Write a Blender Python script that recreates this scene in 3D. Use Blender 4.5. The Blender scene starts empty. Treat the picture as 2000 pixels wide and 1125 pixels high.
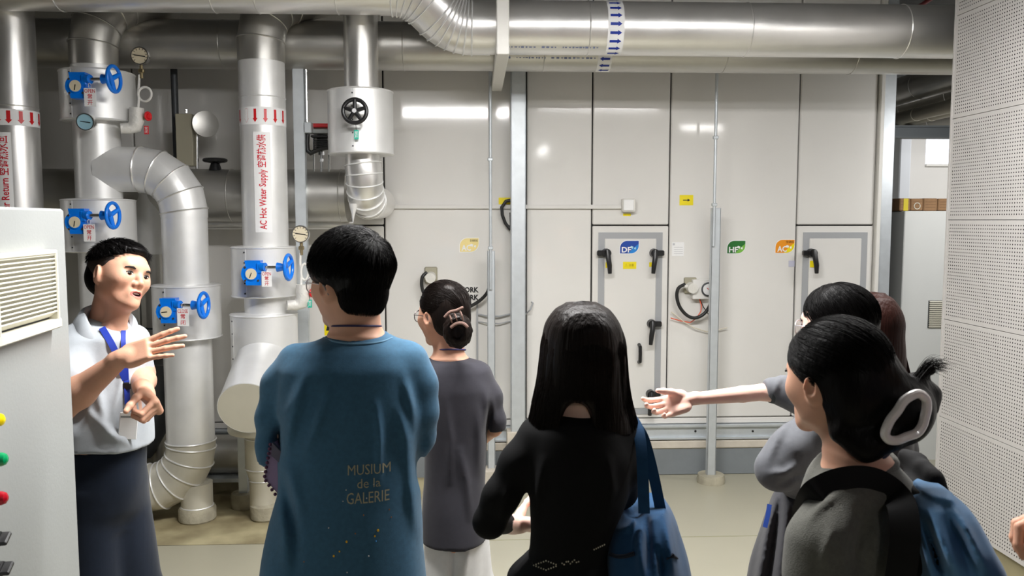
import bpy, bmesh, math, random
import numpy as np
from mathutils import Vector, Matrix
from mathutils.bvhtree import BVHTree

random.seed(7)
SC = bpy.context.scene
COL = SC.collection

# ------------------------------------------------------------------ camera
F_PX = 1600.0                       # focal length in pixels of the 2000 x 1125 frame
YAW = math.radians(2.5)
PITCH = math.radians(4.72)
CAM = Vector((0.0, 0.0, 1.75))
FWD = Vector((math.sin(YAW) * math.cos(PITCH), math.cos(YAW) * math.cos(PITCH), -math.sin(PITCH)))
RGT = Vector((math.cos(YAW), -math.sin(YAW), 0.0))
UPV = RGT.cross(FWD)
cam_data = bpy.data.cameras.new('camera')
cam_data.sensor_width = 36.0
cam_data.lens = F_PX / 2000.0 * 36.0
cam_data.clip_start = 0.05
cam_data.dof.use_dof = True
cam_data.dof.focus_distance = 3.4
cam_data.dof.aperture_fstop = 7.0
cam = bpy.data.objects.new('camera', cam_data)
cam.location = CAM
cam.rotation_euler = (math.pi / 2 - PITCH, 0, -YAW)
COL.objects.link(cam)
SC.camera = cam

# ------------------------------------------------------------------ world, lamps, exposure
world = bpy.data.worlds.new('world')
SC.world = world
world.use_nodes = True
world.node_tree.nodes['Background'].inputs[0].default_value = (0.75, 0.80, 0.9, 1)
world.node_tree.nodes['Background'].inputs[1].default_value = 0.1
SC.view_settings.view_transform = 'Standard'
SC.view_settings.look = 'None'
SC.view_settings.gamma = 1.0
SC.view_settings.use_curve_mapping = False
SC.view_settings.exposure = 0.36


def area(name, loc, sx, sy, power, color=(1.0, 0.985, 0.97), rot=(0, 0, 0)):
    d = bpy.data.lights.new(name, 'AREA')
    d.shape = 'RECTANGLE'
    d.size = sx
    d.size_y = sy
    d.energy = power
    d.color = color
    o = bpy.data.objects.new(name, d)
    o.location = loc
    o.rotation_euler = rot
    COL.objects.link(o)
    return o


# tubes hang under the trays between the visitors and the machine; (x, y, z, length, along, power)
TUBES = [(-0.15, 2.55, 2.86, 1.2, 'x', 70), (2.2, 3.0, 2.66, 0.4, 'x', 3),
         (1.05, -2.0, 2.86, 1.2, 'y', 11), (1.25, 2.6, 2.95, 1.2, 'x', 42)]
for (lx, ly, lz, ll, la, lp) in TUBES:
    area('tube_lamp', (lx, ly, lz - 0.032), ll if la == 'x' else 0.036, 0.036 if la == 'x' else ll, lp)
area('back_room_fill', (5.5, 7.4, 3.2), 1.2, 0.3, 45)  # added light out of view that brightens the back room
area('aisle_fill', (3.62, 4.55, 2.36), 0.6, 0.12, 14, rot=(0.75, 0, 0))  # added fill, tilted to brighten the front of the tall cabinet


# ------------------------------------------------------------------ pixel -> place helpers (true distances)
def ray(px, py):
    return (FWD + RGT * ((px - 1000.0) / F_PX) + UPV * ((562.5 - py) / F_PX))


def at_y(px, py, y):
    d = ray(px, py)
    return CAM + d * ((y - CAM.y) / d.y)


def at_x(px, py, x):
    d = ray(px, py)
    return CAM + d * ((x - CAM.x) / d.x)


def at_z(px, py, z=0.0):
    d = ray(px, py)
    return CAM + d * ((z - CAM.z) / d.z)


def at_d(px, py, dist):
    return CAM + ray(px, py) * dist


# ------------------------------------------------------------------ materials
MATS = {}


def srgb(r, g, b):
    f = lambda c: (c / 255.0 / 12.92) if c / 255.0 <= 0.04045 else ((c / 255.0 + 0.055) / 1.055) ** 2.4
    return (f(r), f(g), f(b))


def mat(name, col, rough=0.5, metal=0.0, noise=0.0, nscale=8.0, bump=0.0, bscale=60.0, stretch=(1, 1, 1), spec=0.5,
        emit=0.0, coat=0.0, rvar=0.0, sheen=0.0, sss=0.0, trans=0.0, col2=None, aniso=0.0):
    if name in MATS:
        return MATS[name]
    m = bpy.data.materials.new(name)
    m.use_nodes = True
    nt = m.node_tree
    b = nt.nodes['Principled BSDF']
    b.inputs['Base Color'].default_value = (*col, 1)
    b.inputs['Roughness'].default_value = rough
    b.inputs['Metallic'].default_value = metal
    b.inputs['Specular IOR Level'].default_value = spec
    b.inputs['Coat Weight'].default_value = coat
    b.inputs['Sheen Weight'].default_value = sheen
    b.inputs['Anisotropic'].default_value = aniso
    if sss:
        b.inputs['Subsurface Weight'].default_value = sss
        b.inputs['Subsurface Radius'].default_value = (0.012, 0.005, 0.003)
        b.inputs['Subsurface Scale'].default_value = 1.0
    if trans:
        b.inputs['Transmission Weight'].default_value = trans
    if emit:
        b.inputs['Emission Color'].default_value = (*col, 1)
        b.inputs['Emission Strength'].default_value = emit
    if noise or bump or rvar:
        tc = nt.nodes.new('ShaderNodeTexCoord')
        mp = nt.nodes.new('ShaderNodeMapping')
        mp.inputs['Scale'].default_value = stretch
        nt.links.new(tc.outputs['Object'], mp.inputs['Vector'])
        if noise or rvar:
            n = nt.nodes.new('ShaderNodeTexNoise')
            n.inputs['Scale'].default_value = nscale
            n.inputs['Detail'].default_value = 5
            nt.links.new(mp.outputs['Vector'], n.inputs['Vector'])
        if noise:
            r = nt.nodes.new('ShaderNodeMix')
            r.data_type = 'RGBA'
            c2 = col2 if col2 else tuple(c * (1 - noise) for c in col)
            r.inputs[6].default_value = (*c2, 1)
            r.inputs[7].default_value = (*(tuple(min(1, c * (1 + noise * 0.5)) for c in col) if not col2 else col), 1)
            cr = nt.nodes.new('ShaderNodeValToRGB')
            cr.color_ramp.elements[0].position = 0.32
            cr.color_ramp.elements[1].position = 0.68
            nt.links.new(n.outputs['Fac'], cr.inputs['Fac'])
            nt.links.new(cr.outputs['Color'], r.inputs[0])
            nt.links.new(r.outputs[2], b.inputs['Base Color'])
        if rvar:
            mr = nt.nodes.new('ShaderNodeMapRange')
            mr.inputs['From Min'].default_value = 0.3
            mr.inputs['From Max'].default_value = 0.7
            mr.inputs['To Min'].default_value = max(0.02, rough - rvar)
            mr.inputs['To Max'].default_value = min(1, rough + rvar)
            nt.links.new(n.outputs['Fac'], mr.inputs['Value'])
            nt.links.new(mr.outputs['Result'], b.inputs['Roughness'])
        if bump:
            n2 = nt.nodes.new('ShaderNodeTexNoise')
            n2.inputs['Scale'].default_value = bscale
            n2.inputs['Detail'].default_value = 4
            nt.links.new(mp.outputs['Vector'], n2.inputs['Vector'])
            bm = nt.nodes.new('ShaderNodeBump')
            bm.inputs['Strength'].default_value = bump
            bm.inputs['Distance'].default_value = 0.01
            nt.links.new(n2.outputs['Fac'], bm.inputs['Height'])
            nt.links.new(bm.outputs['Normal'], b.inputs['Normal'])
    MATS[name] = m
    return m


M_AHU = mat('painted_panel', srgb(228, 226, 222), 0.075, noise=0.03, nscale=2.0, bump=0.02, bscale=3.0, spec=0.55)
M_AHUD = mat('panel_gasket', srgb(165, 167, 170), 0.5)
M_GAP = mat('dark_joint', (0.02, 0.02, 0.02), 0.9)
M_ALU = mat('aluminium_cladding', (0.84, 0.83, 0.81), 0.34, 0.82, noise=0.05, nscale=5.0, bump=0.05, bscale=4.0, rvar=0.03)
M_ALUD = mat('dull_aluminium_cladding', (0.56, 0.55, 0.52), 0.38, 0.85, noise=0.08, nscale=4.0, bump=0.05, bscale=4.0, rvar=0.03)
M_JACK = mat('pale_aluminium_jacket', (0.84, 0.84, 0.83), 0.42, 0.40, noise=0.07, nscale=6.0, bump=0.06, bscale=5.0, rvar=0.05)
M_JACKP = mat('cream_jacket', srgb(206, 202, 188), 0.45, 0.25, noise=0.06, nscale=5.0, bump=0.03, bscale=5.0)
M_GALV = mat('galvanised_steel', (0.64, 0.68, 0.71), 0.45, 0.5, noise=0.07, nscale=14.0, bump=0.03, bscale=30.0)
M_BEIGEM = mat('beige_steel', srgb(170, 165, 145), 0.5, 0.3)
M_WHITE = mat('white_paint', srgb(228, 226, 220), 0.45)
M_PAPER = mat('white_sticker', srgb(240, 240, 240), 0.5)
M_BLUE = mat('blue_valve_paint', srgb(0, 122, 235), 0.32, noise=0.05, nscale=20, spec=0.6)
M_RED = mat('red_paint', srgb(205, 28, 34), 0.4)
M_REDT = mat('red_print', srgb(205, 22, 44), 0.6)
M_BLUET = mat('blue_print', srgb(18, 48, 150), 0.6)
M_BLACK = mat('black_plastic', (0.012, 0.012, 0.013), 0.35)
M_BLACKT = mat('black_print', (0.01, 0.01, 0.01), 0.6)
M_RUB = mat('black_rubber', (0.012, 0.012, 0.012), 0.5)
M_TEAL = mat('teal_tag', srgb(0, 175, 150), 0.45)
M_STEEL = mat('bright_steel', (0.7, 0.7, 0.7), 0.22, 1.0)
M_BRASS = mat('dull_brass', (0.35, 0.28, 0.16), 0.4, 0.9)
M_DIAL = mat('cream_dial', srgb(226, 214, 186), 0.4)
M_DIALB = mat('bluish_dial', srgb(150, 190, 205), 0.3)
M_WRAP = mat('white_wrap', srgb(222, 220, 214), 0.6, 0.2, bump=0.5, bscale=50)
M_YEL = mat('yellow_sticker', srgb(240, 220, 0), 0.5)
M_YELP = mat('pale_yellow_sticker', srgb(242, 222, 150), 0.5)
M_ORA = mat('orange_sticker', srgb(238, 150, 20), 0.5)
M_GRN = mat('green_sticker', srgb(30, 110, 40), 0.5)
M_LGRN = mat('light_green_sticker', srgb(120, 185, 70), 0.5)
M_DBLUE = mat('blue_sticker', srgb(10, 65, 160), 0.45)
M_LBLUE = mat('light_blue_sticker', srgb(20, 130, 215), 0.45)
M_CONC = mat('concrete', srgb(176, 170, 150), 0.85, noise=0.3, nscale=9, bump=0.4, bscale=40)
M_PLINTH = mat('grey_plinth_paint', srgb(128, 134, 138), 0.6, noise=0.12, nscale=4, bump=0.1, bscale=20)
M_LEDGE = mat('bare_concrete_ledge', srgb(208, 200, 186), 0.8, noise=0.12, nscale=9, bump=0.2, bscale=30)
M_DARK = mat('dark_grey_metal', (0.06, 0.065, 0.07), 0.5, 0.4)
M_CAB = mat('grey_cabinet_paint', srgb(156, 159, 158), 0.42, noise=0.03, nscale=3, bump=0.05, bscale=120)
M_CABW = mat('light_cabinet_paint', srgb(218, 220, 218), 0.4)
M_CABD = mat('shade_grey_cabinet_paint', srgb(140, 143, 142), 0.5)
M_LOUV = mat('cream_louvre', srgb(224, 221, 206), 0.45)
M_CARD = mat('brown_cardboard', srgb(150, 116, 82), 0.8, noise=0.12, nscale=20)
M_PERF = mat('perforated_board', srgb(190, 187, 184), 0.6, noise=0.02, nscale=3)
M_HOLE = mat('dark_wool_backing', (0.05, 0.045, 0.05), 0.95)
M_WALL = mat('white_wall_paint', srgb(226, 224, 220), 0.7, noise=0.03, nscale=2)
M_CEIL = mat('dim_ceiling_paint', srgb(116, 116, 116), 0.9)
M_WALLD = mat('grey_room_wall', srgb(130, 130, 128), 0.8)
M_BEAM = mat('grey_steel_beam', srgb(120, 126, 130), 0.5, 0.3)
M_TUBE = mat('lit_tube', (1.0, 0.985, 0.97), 0.5, emit=70.0)
M_TUBE2 = mat('dim_lit_tube', (1.0, 0.985, 0.97), 0.5, emit=22.0)
M_ORW = mat('orange_wire', srgb(230, 95, 60), 0.4)
M_LILAC = mat('lilac_check', srgb(150, 130, 165), 0.7)

def lens_glass():
    m = bpy.data.materials.new('clear_lens'); m.use_nodes = True
    nt = m.node_tree; nt.nodes.remove(nt.nodes['Principled BSDF'])
    t = nt.nodes.new('ShaderNodeBsdfTransparent'); g = nt.nodes.new('ShaderNodeBsdfGlossy'); x = nt.nodes.new('ShaderNodeMixShader')
    g.inputs['Roughness'].default_value = 0.03; x.inputs[0].default_value = 0.10
    nt.links.new(t.outputs[0], x.inputs[1]); nt.links.new(g.outputs[0], x.inputs[2]); nt.links.new(x.outputs[0], nt.nodes['Material Output'].inputs[0])
    return m


M_LENS = lens_glass()

# floor: pale greenish epoxy, dirtier towards the pipes
mf = mat('epoxy_floor', srgb(172, 168, 149), 0.32, noise=0.05, nscale=1.6, rvar=0.03, bump=0.03, bscale=6)
mfd = mat('dusty_screed', srgb(186, 176, 140), 0.6, noise=0.28, nscale=3.5, rvar=0.15, bump=0.08, bscale=14, col2=srgb(120, 108, 80))


# ------------------------------------------------------------------ object bookkeeping
def tag(o, label=None, cat=None, group=None, kind=None):
    if label:
        o['label'] = label
    if cat:
        o['category'] = cat
    if group:
        o['group'] = group
    if kind:
        o['kind'] = kind
    return o


def empty(name, loc, label=None, cat=None, group=None, kind=None):
    o = bpy.data.objects.new(name, None)
    o.location = loc
    o.empty_display_size = 0.1
    COL.objects.link(o)
    return tag(o, label, cat, group, kind)


def world_loc(o):
    v = Vector(o.location)
    while o.parent:
        o = o.parent
        v = v + Vector(o.location)
    return v


def basis(axis, up=None):
    a = Vector(axis).normalized()
    u = Vector(up) if up else (Vector((0, 0, 1)) if abs(a.z) < 0.9 else Vector((1, 0, 0)))
    x = u.cross(a).normalized()
    y = a.cross(x).normalized()
    return x, y, a


def arc(c, a, b, r, t0, t1, n):
    """points c + r(cos t a + sin t b)"""
    a = Vector(a); b = Vector(b); c = Vector(c)
    return [c + a * (r * math.cos(t0 + (t1 - t0) * i / n)) + b * (r * math.sin(t0 + (t1 - t0) * i / n)) for i in range(n + 1)]


def elbow_path(p0, corner, p1, r, n=5):
    """polyline p0 -> rounded corner -> p1; returns points and the index range of the bend"""
    p0, corner, p1 = Vector(p0), Vector(corner), Vector(p1)
    d0 = (p0 - corner).normalized(); d1 = (p1 - corner).normalized()
    ang = math.acos(max(-1, min(1, d0.dot(d1))))
    t = r / math.tan(ang / 2)
    a = corner + d0 * t; b = corner + d1 * t
    bis = (d0 + d1).normalized()
    c = corner + bis * (r / math.sin(ang / 2))
    va = (a - c); vb = (b - c)
    tot = math.acos(max(-1, min(1, va.normalized().dot(vb.normalized()))))
    pts = []
    for i in range(n + 1):
        s = i / n
        v = (va * math.sin((1 - s) * tot) + vb * math.sin(s * tot)) / math.sin(tot)
        pts.append(c + v)
    return pts


class MB:
    """collects simple shapes in world space and links them as one mesh object"""

    def __init__(self):
        self.v = []; self.f = []; self.mi = []; self.cur = 0

    def add(self, vs, fs):
        k = len(self.v)
        self.v += [tuple(p) for p in vs]
        self.f += [tuple(i + k for i in f) for f in fs]
        self.mi += [self.cur] * len(fs)
        return self

    def box(self, c, s, rot=None, bev=0.0):
        c = Vector(c); h = Vector(s) * 0.5
        b = min(bev, min(h) * 0.9)
        R = rot if rot is not None else Matrix.Identity(3)
        if b <= 0:
            vs = [c + R @ Vector((sx * h.x, sy * h.y, sz * h.z)) for sx in (-1, 1) for sy in (-1, 1) for sz in (-1, 1)]
            return self.add(vs, [(0, 1, 3, 2), (4, 6, 7, 5), (0, 4, 5, 1), (2, 3, 7, 6), (0, 2, 6, 4), (1, 5, 7, 3)])
        vs = []; idx = {}
        for sx in (-1, 1):
            for sy in (-1, 1):
                for sz in (-1, 1):
                    for a in range(3):
                        p = [sx * (h.x - b), sy * (h.y - b), sz * (h.z - b)]
                        p[a] = (sx, sy, sz)[a] * h[a]
                        idx[(sx, sy, sz, a)] = len(vs)
                        vs.append(c + R @ Vector(p))
        fs = []
        for a in range(3):
            o = [i for i in range(3) if i != a]
            for s_ in (-1, 1):
                q = []
                for (u, w) in ((-1, -1), (1, -1), (1, 1), (-1, 1)):
                    k = [0, 0, 0]; k[a] = s_; k[o[0]] = u; k[o[1]] = w
                    q.append(idx[(*k, a)])
                fs.append(tuple(q))
        for cax in range(3):
            a, d = [i for i in range(3) if i != cax]
            for sa in (-1, 1):
                for sd in (-1, 1):
                    k0 = [0, 0, 0]; k0[a] = sa; k0[d] = sd; k0[cax] = -1
                    k1 = list(k0); k1[cax] = 1
                    fs.append((idx[(*k0, a)], idx[(*k0, d)], idx[(*k1, d)], idx[(*k1, a)]))
        for sx in (-1, 1):
            for sy in (-1, 1):
                for sz in (-1, 1):
                    fs.append(tuple(idx[(sx, sy, sz, a)] for a in range(3)))
        return self.add(vs, fs)

    def bbox(self, lo, hi, bev=0.0):
        lo = Vector(lo); hi = Vector(hi)
        return self.box((lo + hi) / 2, tuple(abs(a) for a in (hi - lo)), None, bev)

    def tube(self, path, r, n=24, caps=True, closed=False):
        path = [Vector(p) for p in path]
        m = len(path)
        rs = r if isinstance(r, (list, tuple)) else [r] * m
        tang = []
        for i in range(m):
            if closed:
                t = (path[(i + 1) % m] - path[i - 1])
            elif i == 0:
                t = path[1] - path[0]
            elif i == m - 1:
                t = path[-1] - path[-2]
            else:
                t = (path[i + 1] - path[i]).normalized() + (path[i] - path[i - 1]).normalized()
            tang.append(t.normalized())
        x, y, a = basis(tang[0])
        vs = []
        for i in range(m):
            t = tang[i]
            if i > 0:
                q = tang[i - 1].rotation_difference(t)
                x = (q @ x).normalized()
            x = (x - t * x.dot(t)).normalized()
            y = t.cross(x)
            # keep the section round about the incoming segment: stretch in the mitre plane
            k = 1.0
            if 0 < i < m - 1 and not closed:
                d = (path[i] - path[i - 1]).normalized()
                cosh = max(0.3, d.dot(t))
                nrm = (path[i + 1] - path[i]).normalized() - d
                if nrm.length > 1e-6:
                    nd = nrm.normalized(); k = 1.0 / cosh
                    nd = (nd - t * nd.dot(t)).normalized()
                    for j in range(n):
                        an = 2 * math.pi * j / n
                        o = x * math.cos(an) + y * math.sin(an)
                        o = o + nd * (o.dot(nd) * (k - 1))
                        vs.append(path[i] + o * rs[i])
                    continue
            for j in range(n):
                an = 2 * math.pi * j / n
                vs.append(path[i] + (x * math.cos(an) + y * math.sin(an)) * rs[i])
        fs = []
        rng = m if closed else m - 1
        for i in range(rng):
            i2 = (i + 1) % m
            for j in range(n):
                j2 = (j + 1) % n
                fs.append((i * n + j, i * n + j2, i2 * n + j2, i2 * n + j))
        if caps and not closed:
            fs.append(tuple(range(n - 1, -1, -1)))
            fs.append(tuple((m - 1) * n + j for j in range(n)))
        return self.add(vs, fs)

    def cyl(self, p0, p1, r0, r1=None, n=32, caps=True):
        return self.tube([p0, p1], [r0, r0 if r1 is None else r1], n, caps)

    def lathe(self, prof, origin, axis=(0, 0, 1), n=40, up=None):
        x, y, a = basis(axis, up)
        o = Vector(origin)
        vs = []
        for (r, h) in prof:
            for j in range(n):
                an = 2 * math.pi * j / n
                vs.append(o + a * h + (x * math.cos(an) + y * math.sin(an)) * r)
        fs = []
        for i in range(len(prof) - 1):
            for j in range(n):
                j2 = (j + 1) % n
                fs.append((i * n + j, i * n + j2, (i + 1) * n + j2, (i + 1) * n + j))
        if prof[0][0] > 1e-5:
            fs.append(tuple(range(n - 1, -1, -1)))
        if prof[-1][0] > 1e-5:
            fs.append(tuple((len(prof) - 1) * n + j for j in range(n)))
        return self.add(vs, fs)

    def torus(self, c, axis, R, r, n=48, m=8):
        x, y, a = basis(axis)
        return self.tube([Vector(c) + (x * math.cos(2 * math.pi * i / n) + y * math.sin(2 * math.pi * i / n)) * R for i in range(n)], r, m, closed=True)

    def ball(self, c, r, n=16, m=10, R=None):
        c = Vector(c); r = Vector(r) if not isinstance(r, (int, float)) else Vector((r, r, r))
        vs = []
        for i in range(m + 1):
            th = math.pi * i / m
            for j in range(n):
                ph = 2 * math.pi * j / n
                p = Vector((r.x * math.sin(th) * math.cos(ph), r.y * math.sin(th) * math.sin(ph), r.z * math.cos(th)))
                vs.append(c + (R @ p if R is not None else p))
        fs = []
        for i in range(m):
            for j in range(n):
                j2 = (j + 1) % n
                fs.append((i * n + j, (i + 1) * n + j, (i + 1) * n + j2, i * n + j2))
        return self.add(vs, fs)

    def prism(self, poly, o, ux, uy, th):
        """2d outline poly in the plane (ux, uy) at o, extruded by th along ux x uy"""
        o = Vector(o); ux = Vector(ux); uy = Vector(uy)
        nz = ux.cross(uy).normalized()
        k = len(poly)
        vs = [o + ux * p[0] + uy * p[1] for p in poly] + [o + ux * p[0] + uy * p[1] + nz * th for p in poly]
        fs = [tuple(range(k - 1, -1, -1)), tuple(range(k, 2 * k))]
        fs += [(i, (i + 1) % k, k + (i + 1) % k, k + i) for i in range(k)]
        return self.add(vs, fs)

    def build(self, name, m, parent=None, sharp=28, label=None, base=None):
        me = bpy.data.meshes.new(name)
        off = world_loc(parent) if parent else (Vector(base) if base is not None else Vector((0, 0, 0)))
        me.from_pydata([(p[0] - off.x, p[1] - off.y, p[2] - off.z) for p in self.v], [], self.f)
        bm = bmesh.new()
        bm.from_mesh(me)
        bmesh.ops.remove_doubles(bm, verts=bm.verts, dist=1e-5)
        bmesh.ops.recalc_face_normals(bm, faces=bm.faces)
        bm.to_mesh(me)
        bm.free()
        for k in (m if isinstance(m, (list, tuple)) else [m]):
            me.materials.append(k)
        if any(self.mi) and len(me.polygons) == len(self.mi):
            me.polygons.foreach_set('material_index', self.mi)
        me.polygons.foreach_set('use_smooth', [True] * len(me.polygons))
        me.set_sharp_from_angle(angle=math.radians(sharp))
        o = bpy.data.objects.new(name, me)
        COL.objects.link(o)
        if parent:
            o.parent = parent
        elif base is not None:
            o.location = base
        if label:
            o['label'] = label
        return o


def copy_tree(o, parent=None):
    c = o.copy()
    COL.objects.link(c)
    if parent:
        c.parent = parent
    for ch in list(o.children):
        copy_tree(ch, c)
    return c


def text_geo(s, size, align='CENTER', bold=0.0, wrap_h=None):
    """flat lettering as (points, faces), centred on its own box"""
    cu = bpy.data.curves.new('lettering', 'FONT')
    cu.body = s
    cu.size = size
    cu.align_x = align
    cu.offset = bold
    cu.space_line = 0.95
    cu.resolution_u = 2
    ob = bpy.data.objects.new('lettering', cu)
    COL.objects.link(ob)
    bpy.context.view_layer.update()
    dg = bpy.context.evaluated_depsgraph_get()
    me = bpy.data.meshes.new_from_object(ob.evaluated_get(dg))
    vs = [v.co.copy() for v in me.vertices]
    fs = [tuple(p.vertices) for p in me.polygons]
    bpy.data.objects.remove(ob)
    bpy.data.meshes.remove(me)
    bpy.data.curves.remove(cu)
    if vs:
        x0 = min(v.x for v in vs); x1 = max(v.x for v in vs); y0 = min(v.y for v in vs); y1 = max(v.y for v in vs)
        vs = [(v.x - (x0 + x1) / 2, v.y - (y0 + y1) / 2) for v in vs]
        return vs, fs, x1 - x0, y1 - y0
    return [], [], 1, 1


def fit(geo, w=None, h=None):
    vs, fs, gw, gh = geo
    sx = w / gw if w else None
    sy = h / gh if h else None
    if sx is None: sx = sy
    if sy is None: sy = sx
    return [(x * sx, y * sy) for x, y in vs], fs


def flat_text(name, s, o, ux, uy, m, parent, w=None, h=None, bold=0.0, off=0.0012, label=None):
    vs, fs = fit(text_geo(s, 0.1, bold=bold), w, h)
    ux = Vector(ux).normalized(); uy = Vector(uy).normalized(); n = ux.cross(uy)
    mb = MB()
    mb.add([Vector(o) + ux * x + uy * y + n * off for x, y in vs], fs)
    return mb.build(name, m, parent, label=label)


def arrow_poly(w, l, shaft=0.5, head=0.36):
    """arrow pointing to +x, length l, width w, centred"""
    s = w * shaft / 2
    return [(-l / 2, -s), (l / 2 - head * l, -s), (l / 2 - head * l, -w / 2), (l / 2, 0), (l / 2 - head * l, w / 2), (l / 2 - head * l, s), (-l / 2, s)]


def wrap_patch(mb, c, axis, ref, r, a0, a1, h0, h1, n=24):
    """curved patch on a cylinder: angle a0..a1 from ref, height h0..h1 along the axis"""
    ax = Vector(axis).normalized(); rf = Vector(ref).normalized(); sd = ax.cross(rf)
    vs = []
    for i in range(n + 1):
        a = a0 + (a1 - a0) * i / n
        d = rf * math.cos(a) + sd * math.sin(a)
        vs += [Vector(c) + d * r + ax * h0, Vector(c) + d * r + ax * h1]
    mb.add(vs, [(2 * i, 2 * i + 2, 2 * i + 3, 2 * i + 1) for i in range(n)])


def wrap_pts(pts, c, axis, ref, r):
    """(u along the girth, v along the axis) -> points on the cylinder"""
    ax = Vector(axis).normalized(); rf = Vector(ref).normalized(); sd = ax.cross(rf)
    return [Vector(c) + (rf * math.cos(u / r) + sd * math.sin(u / r)) * r + ax * v for u, v in pts]

# =================================================================== THE ROOM
YW = 5.5                                # front of the machine
ZK = 0.23                               # the boards stand on a recessed kerb
XR = at_z(1983, 1096, ZK).x             # perforated partition
YR = at_x(1851, 430, XR).y              # its far end
ZC = 3.55


def struct(mb, name, m, base=(0, 0, 0), **k):
    o = mb.build(name, m, None, base=base, **k)
    return tag(o, kind='structure')


b = MB(); b.bbox((-5.2, -4.2, -0.1), (6.5, 9.2, 0)); FLOOR = struct(b, 'floor', mf)
yj = at_z(1380, 1048).y                 # joint line of the floor coating
b = MB(); b.bbox((-5.2, yj, 0.0), (-0.35, 5.7, 0.006), 0.003); dirt = b.build('screed_strip', mfd, FLOOR)
b = MB(); b.bbox((-0.35, yj - 0.004, 0.0), (3.0, yj + 0.004, 0.0015)); b.build('floor_joint', mat('joint_line', srgb(160, 158, 132), 0.6), FLOOR)
b = MB(); b.bbox((-5.2, -4.2, ZC), (6.5, 9.2, ZC + 0.1)); struct(b, 'ceiling', M_CEIL)
b = MB(); b.bbox((-5.3, -4.2, 0), (-5.2, 9.2, ZC)); struct(b, 'wall_left', M_WALLD)
b = MB(); b.bbox((-5.3, -4.3, 0), (6.5, -4.2, ZC)); struct(b, 'wall_front', M_WALLD)
b = MB(); b.bbox((6.5, -4.2, 0), (6.6, 9.2, ZC)); struct(b, 'wall_side', M_WALLD)
YB = 8.9
# far wall of the back room with a bright louvred window let into it
wx0 = at_y(1808, 300, YB).x; wz1 = at_y(1808, 268, YB).z; wz0 = at_y(1808, 320, YB).z
wx1 = wx0 + 0.9
b = MB()
b.bbox((-5.3, YB, 0), (wx0, YB + 0.15, ZC)); b.bbox((wx1, YB, 0), (6.5, YB + 0.15, ZC))
b.bbox((wx0, YB, 0), (wx1, YB + 0.15, wz0)); b.bbox((wx0, YB, wz1), (wx1, YB + 0.15, ZC))
struct(b, 'wall_back', M_WALL)
win = empty('window_1', (wx0, YB, wz0), kind='structure')
nl = 3
for i in range(nl):
    zc = wz0 + (wz1 - wz0) * (i + 0.5) / nl
    b = MB(); b.box(((wx0 + wx1) / 2, YB + 0.06, zc), (wx1 - wx0, 0.012, (wz1 - wz0) / nl * 1.05), Matrix.Rotation(0.25, 3, 'X'))
    b.build('slat', mat('daylit_blind', srgb(235, 240, 255), 0.5, emit=0.9), win)
b = MB(); b.bbox((wx0 - 0.0, YB - 0.02, wz0 - 0.03), (wx1, YB + 0.05, wz0), 0.005); b.build('window_sill', M_WHITE, win)
px0 = at_y(1757, 330, YB - 0.4).x; px1 = at_y(1779, 330, YB - 0.4).x
b = MB(); b.bbox((px0, YB - 0.4, 0), (px1, YB, ZC), 0.01); struct(b, 'trim_1', mat('pale_pier_paint', srgb(222, 226, 232), 0.6))

# perforated partition: tiles with real holes in front of dark wool
WR = empty('wall_right', (XR, YR, 0), kind='structure')
b = MB(); b.bbox((XR + 0.014, -4.2, ZK), (XR + 0.10, YR - 0.002, ZC)); b.build('wool_core', M_HOLE, WR)
b = MB(); b.bbox((XR + 0.03, -4.2, 0), (XR + 0.10, YR - 0.03, ZK)); b.build('kerb', mat('olive_kerb', srgb(150, 142, 112), 0.7, noise=0.2, nscale=5), WR)
zs = at_x(1853, 625, XR).z
zt = at_x(1858, 233, XR).z
TILE = (zt - zs) / 2
PIT = TILE / 30.0


def perf_tile():
    n = 28; me = bpy.data.meshes.new('perforated_panel')
    m0 = (TILE - n * PIT) / 2
    ny = 2 * n + 3; W = 2 * m0 + ny * PIT
    vs = []; fs = []
    R = PIT * 0.215
    for i in range(ny):
        for j in range(n):
            y0 = m0 + i * PIT; z0 = m0 + j * PIT
            k = len(vs)
            c = [(0, 0), (1, 0), (1, 1), (0, 1)]
            vs += [(0, y0 + a * PIT, z0 + d * PIT) for a, d in c]
            cy = y0 + PIT / 2; cz = z0 + PIT / 2
            vs += [(0, cy + R * math.cos(math.radians(-135 + 45 * q)), cz + R * math.sin(math.radians(-135 + 45 * q))) for q in range(8)]
            h = [k + 4 + q for q in range(8)]
            for q in range(4):
                a, d = k + q, k + (q + 1) % 4
                fs += [(a, d, h[(2 * q + 2) % 8], h[2 * q + 1], h[2 * q])]
    k = len(vs)
    e = 0.0015
    o = [(e, e), (W - e, e), (W - e, TILE - e), (e, TILE - e)]
    q = [(m0, m0), (W - m0, m0), (W - m0, TILE - m0), (m0, TILE - m0)]
    vs += [(0, *p) for p in o] + [(0, *p) for p in q] + [(0.013, *p) for p in o]
    for i in range(4):
        j = (i + 1) % 4
        fs += [(k + i, k + j, k + 4 + j, k + 4 + i), (k + i, k + 8 + i, k + 8 + j, k + j)]
    me.from_pydata(vs, [], fs)
    me.materials.append(M_PERF)
    return me, W


tile_me, TW = perf_tile()
nz = 0
z = zs - 3 * TILE
while z < ZC - 0.05:
    y = YR - TW
    for k in range(4 if z > -TILE else 0):
        if z >= ZK - 0.1:
            t = bpy.data.objects.new('perforated_panel', tile_me); COL.objects.link(t); t.parent = WR
            t.location = (0, y - YR, z)
            y -= TW
    z += TILE
b = MB(); b.bbox((XR - 0.003, YR - 0.001, ZK), (XR + 0.10, YR + 0.012, ZC)); b.build('end_trim', M_PERF, WR)

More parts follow.
